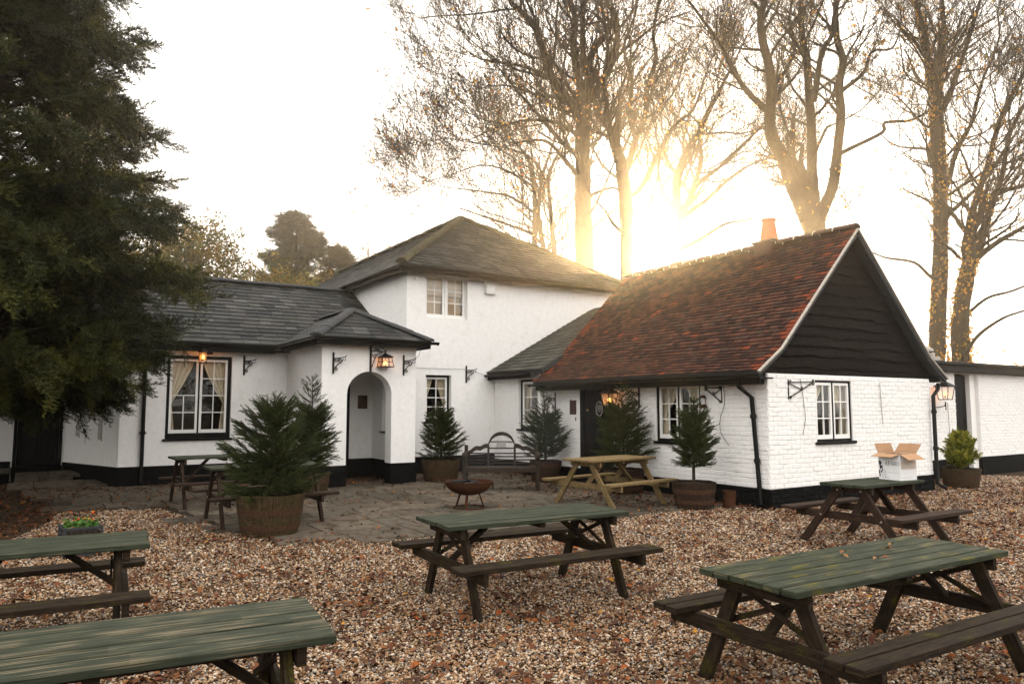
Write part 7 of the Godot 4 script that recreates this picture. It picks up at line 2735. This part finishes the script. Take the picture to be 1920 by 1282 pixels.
# ------------------------------------------------------------------ ground
const PATIO := [Vector2(1.72, -13.55), Vector2(1.95, -12.3), Vector2(2.30, -10.2), Vector2(2.75, -9.3), Vector2(4.0, -8.75), Vector2(5.6, -8.25), Vector2(8.2, -8.62), Vector2(10.1, -8.62), Vector2(10.1, -16.6), Vector2(7.56, -16.6), Vector2(7.56, -17.3), Vector2(1.43, -17.3), Vector2(0.53, -19.7), Vector2(-0.5, -19.7), Vector2(-0.62, -19.0), Vector2(0.0, -16.4), Vector2(0.35, -13.75)]
const SOIL := [Vector2(-9.0, -7.6), Vector2(-1.2, -8.2), Vector2(-0.4, -10.6), Vector2(0.2, -12.6), Vector2(0.35, -13.75), Vector2(0.0, -16.4), Vector2(-0.62, -19.0), Vector2(-0.5, -19.7), Vector2(-9.0, -19.7)]
const HOUSES := [Rect2(10.0, -31, 5.35, 23.1), Rect2(15.0, -14.2, 12.4, 5.12)]

func inside(p: Vector2, poly: PackedVector2Array) -> bool:
	return Geometry2D.is_point_in_polygon(p, poly)

func flat(poly: PackedVector2Array, y: float) -> MB:
	var mb := MB.new()
	var tris := Geometry2D.triangulate_polygon(poly)
	for k in range(0, tris.size(), 3):
		var a := poly[tris[k]]
		var b := poly[tris[k + 1]]
		var d := poly[tris[k + 2]]
		var p := Vector3(a.x, y, a.y)
		var q := Vector3(b.x, y, b.y)
		var r := Vector3(d.x, y, d.y)
		if (q - p).cross(r - p).y < 0.0:
			mb.tri(p, r, q)
		else:
			mb.tri(p, q, r)
	return mb

func pebble_mesh(seed_: int) -> ArrayMesh:
	var r := RandomNumberGenerator.new()
	r.seed = seed_
	var g := (1.0 + sqrt(5.0)) / 2.0
	var vs := []
	for p in [[-1, g, 0], [1, g, 0], [-1, -g, 0], [1, -g, 0], [0, -1, g], [0, 1, g], [0, -1, -g], [0, 1, -g], [g, 0, -1], [g, 0, 1], [-g, 0, -1], [-g, 0, 1]]:
		vs.append(Vector3(p[0], p[1], p[2]).normalized() * r.randf_range(0.82, 1.12))
	var mb := MB.new()
	for f in [[0, 11, 5], [0, 5, 1], [0, 1, 7], [0, 7, 10], [0, 10, 11], [1, 5, 9], [5, 11, 4], [11, 10, 2], [10, 7, 6], [7, 1, 8], [3, 9, 4], [3, 4, 2], [3, 2, 6], [3, 6, 8], [3, 8, 9], [4, 9, 5], [2, 4, 11], [6, 2, 10], [8, 6, 7], [9, 8, 1]]:
		mb.i.append_array(PackedInt32Array([f[0], f[2], f[1]]))
	for v: Vector3 in vs:
		mb.vert(v * Vector3(1.0, 0.62, 0.8), (v / Vector3(1.0, 0.62, 0.8)).normalized(), Vector2.ZERO)
	return mb.mesh()

func build_ground() -> void:
	var mb := MB.new()
	mb.quad(Vector3(-300, -0.045, 300), Vector3(300, -0.045, 300), Vector3(300, -0.045, -300), Vector3(-300, -0.045, -300))
	structure("ground", mb, M.soil)
	var patio := PackedVector2Array(PATIO)
	var soil := PackedVector2Array(SOIL)
	structure("gravel_bed", flat(PackedVector2Array([Vector2(-8, 3), Vector2(30, 3), Vector2(30, -9.1), Vector2(10.1, -9.1), Vector2(10.1, -14), Vector2(-0.2, -14), Vector2(-1.2, -8.2), Vector2(-8, -7.6)]), -0.022), M.gravel_bed)
	# paving: rows of stone slabs in several sizes
	var pv := Node3D.new()
	pv.name = "patio"
	pv.set_meta("kind", "structure")
	add_child(pv)
	part(pv, "bedding", flat(patio, -0.012), M.earth)
	var tones := [Color(0.1196, 0.0998, 0.0775), Color(0.1456, 0.1203, 0.0925), Color(0.1014, 0.0845, 0.0663), Color(0.1625, 0.1357, 0.1050), Color(0.1274, 0.1101, 0.0900)]
	var items := []
	var shapes := {}
	var z := -8.0
	var row := 0
	while z > -19.8:
		var dz: float = [0.6, 0.45, 0.6, 0.75][row % 4]
		var x: float = -1.2 + [0.0, 0.25, 0.1, 0.4][row % 4]
		while x < 10.1:
			var dx: float = [0.6, 0.9, 0.45, 0.6, 0.75, 0.9][rng.randi() % 6]
			var c := Vector2(x + dx / 2, z - dz / 2)
			if inside(c, patio) and not (c.x > 4.8 and c.x < 7.0 and c.y < -16.55):
				var tone := rng.randi() % tones.size()
				var key := "%d_%d_%d" % [int(dx * 100), int(dz * 100), tone]
				if not shapes.has(key):
					var sm := MB.new()
					sm.col = tones[tone]
					sm.at(Vector3(0, 0, 0), Vector3(dx - 0.014, 0.045, dz - 0.014), 0.007)
					shapes[key] = sm
				var y := -0.014
				var tilt := Basis.from_euler(Vector3(rnd(-0.006, 0.006), rnd(-0.01, 0.01), rnd(-0.006, 0.006)))
				if c.y < -17.4:
					y += (-17.4 - c.y) * 0.13
					tilt = Basis(Vector3.RIGHT, 0.13) * tilt
				items.append([Transform3D(tilt, Vector3(c.x, y + rnd(-0.003, 0.004), c.y)), shapes[key]])
			x += dx
		z -= dz
		row += 1
	pieces(pv, "slab", "slabs", items, M.slab)
	# pebbles and fallen leaves
	var r2 := RandomNumberGenerator.new()
	r2.seed = 4242
	var kinds := [[0.27, 0.165, 0.085], [0.36, 0.245, 0.15], [0.185, 0.098, 0.048], [0.42, 0.35, 0.27], [0.12, 0.056, 0.026], [0.125, 0.098, 0.078], [0.27, 0.14, 0.062], [0.17, 0.155, 0.145], [0.46, 0.38, 0.29], [0.075, 0.036, 0.018]]
	var bufs := [PackedFloat32Array(), PackedFloat32Array(), PackedFloat32Array()]
	var leaves := PackedFloat32Array()
	var ang0 := deg_to_rad(-8.0)
	var patch := FastNoiseLite.new()
	patch.seed = 9
	patch.frequency = 0.35
	patch.fractal_octaves = 3
	var count := 0
	var tries := 0
	while count < PEBBLES and tries < PEBBLES * 3:
		tries += 1
		# polar sampling round the camera, even in area, thinning with distance
		var a := deg_to_rad(r2.randf_range(-26.0, 90.0))
		var rr := 1.5 + 20.0 * pow(r2.randf(), 1.55)
		var p := Vector2(sin(a) * rr, -cos(a) * rr)
		if inside(p, patio) or inside(p, soil) or p.y < -14.0 or p.x < -1.5 and p.y < -7.8:
			continue
		var hit := false
		for h: Rect2 in HOUSES:
			hit = hit or h.has_point(p)
		if hit:
			continue
		count += 1
		var s := r2.randf_range(0.0066, 0.0128)
		if r2.randf() < 0.08:
			s *= 1.5
		s *= 1.0 + maxf(0.0, rr - 6.0) * 0.06
		var k: Array = kinds[mini(int(r2.randf() * r2.randf() * 12.0), 9)] if r2.randf() < 0.5 else kinds[r2.randi() % 10]
		var b := Basis.from_euler(Vector3(r2.randf_range(-0.6, 0.6), r2.randf_range(0, TAU), r2.randf_range(-0.6, 0.6))) * Basis.from_scale(Vector3(s * r2.randf_range(0.9, 1.4), s, s))
		var v := r2.randf_range(0.75, 1.2)
		push_copy(bufs[count % 3], Transform3D(b, Vector3(p.x, -0.017 + r2.randf_range(0.0, 0.014), p.y)), Color(k[0] * v, k[1] * v, k[2] * v))
	var gr := Node3D.new()
	gr.name = "gravel"
	gr.set_meta("kind", "stuff")
	gr.set_meta("label", "tan and white flint gravel covering the yard")
	gr.set_meta("category", "gravel")
	add_child(gr)
	for k in 3:
		copies(gr, "pebbles", pebble_mesh(30 + k), M.pebble, bufs[k])
	print("pebbles ", count, " of ", tries)
	var browns := [Color(0.085, 0.027, 0.010), Color(0.055, 0.019, 0.008), Color(0.115, 0.038, 0.012), Color(0.042, 0.017, 0.008), Color(0.15, 0.058, 0.017), Color(0.075, 0.034, 0.015)]
	for n in LEAVES:
		var a := deg_to_rad(r2.randf_range(-26.0, 90.0))
		var rr := 1.8 + 17.5 * pow(r2.randf(), 0.8)
		var p := Vector2(sin(a) * rr, -cos(a) * rr)
		var hit := false
		for h: Rect2 in HOUSES:
			hit = hit or h.has_point(p)
		if hit or p.y < -17.2 and p.x > 1.0:
			continue
		var chance := 0.25 + patch.get_noise_2d(p.x * 4.0, p.y * 4.0) * 0.9
		if inside(p, patio):
			var wall := minf(absf(p.x - 10.1), minf(absf(p.y + 16.6) if p.x > 7.0 else 9.0, absf(p.y + 17.3) if p.x < 4.8 else 9.0))
			chance = 0.05 + 0.85 * exp(-wall * 1.4)
			if p.x > 8.2 and p.y > -13.0:
				chance += 0.35
			if p.x > 4.9 and p.x < 6.9 and p.y < -15.1:
				chance = 0.8
		elif inside(p, soil):
			chance = 0.6
		elif p.x > 9.5:
			chance += 0.3
		if r2.randf() > chance:
			continue
		var c: Color = browns[r2.randi() % 6]
		if r2.randf() < 0.008:
			c = Color(0.32, 0.14, 0.012)
		elif r2.randf() < 0.03:
			c = Color(0.22, 0.055, 0.010)
		var s := r2.randf_range(0.6, 1.15)
		push_copy(leaves, Transform3D(Basis.from_euler(Vector3(r2.randf_range(-0.45, 0.45), r2.randf_range(0, TAU), r2.randf_range(-0.45, 0.45) + (PI if r2.randf() < 0.35 else 0.0))).scaled(Vector3(s, s, s)), Vector3(p.x, 0.014 + r2.randf_range(-0.004, 0.008), p.y)), c)
	var lm := MB.new()
	litter_leaf(lm, 0.066)
	var lf := copies(self, "fallen_leaves", lm.mesh(), M.litter, leaves)
	lf.set_meta("label", "brown fallen leaves scattered over gravel and paving")
	lf.set_meta("category", "leaves")
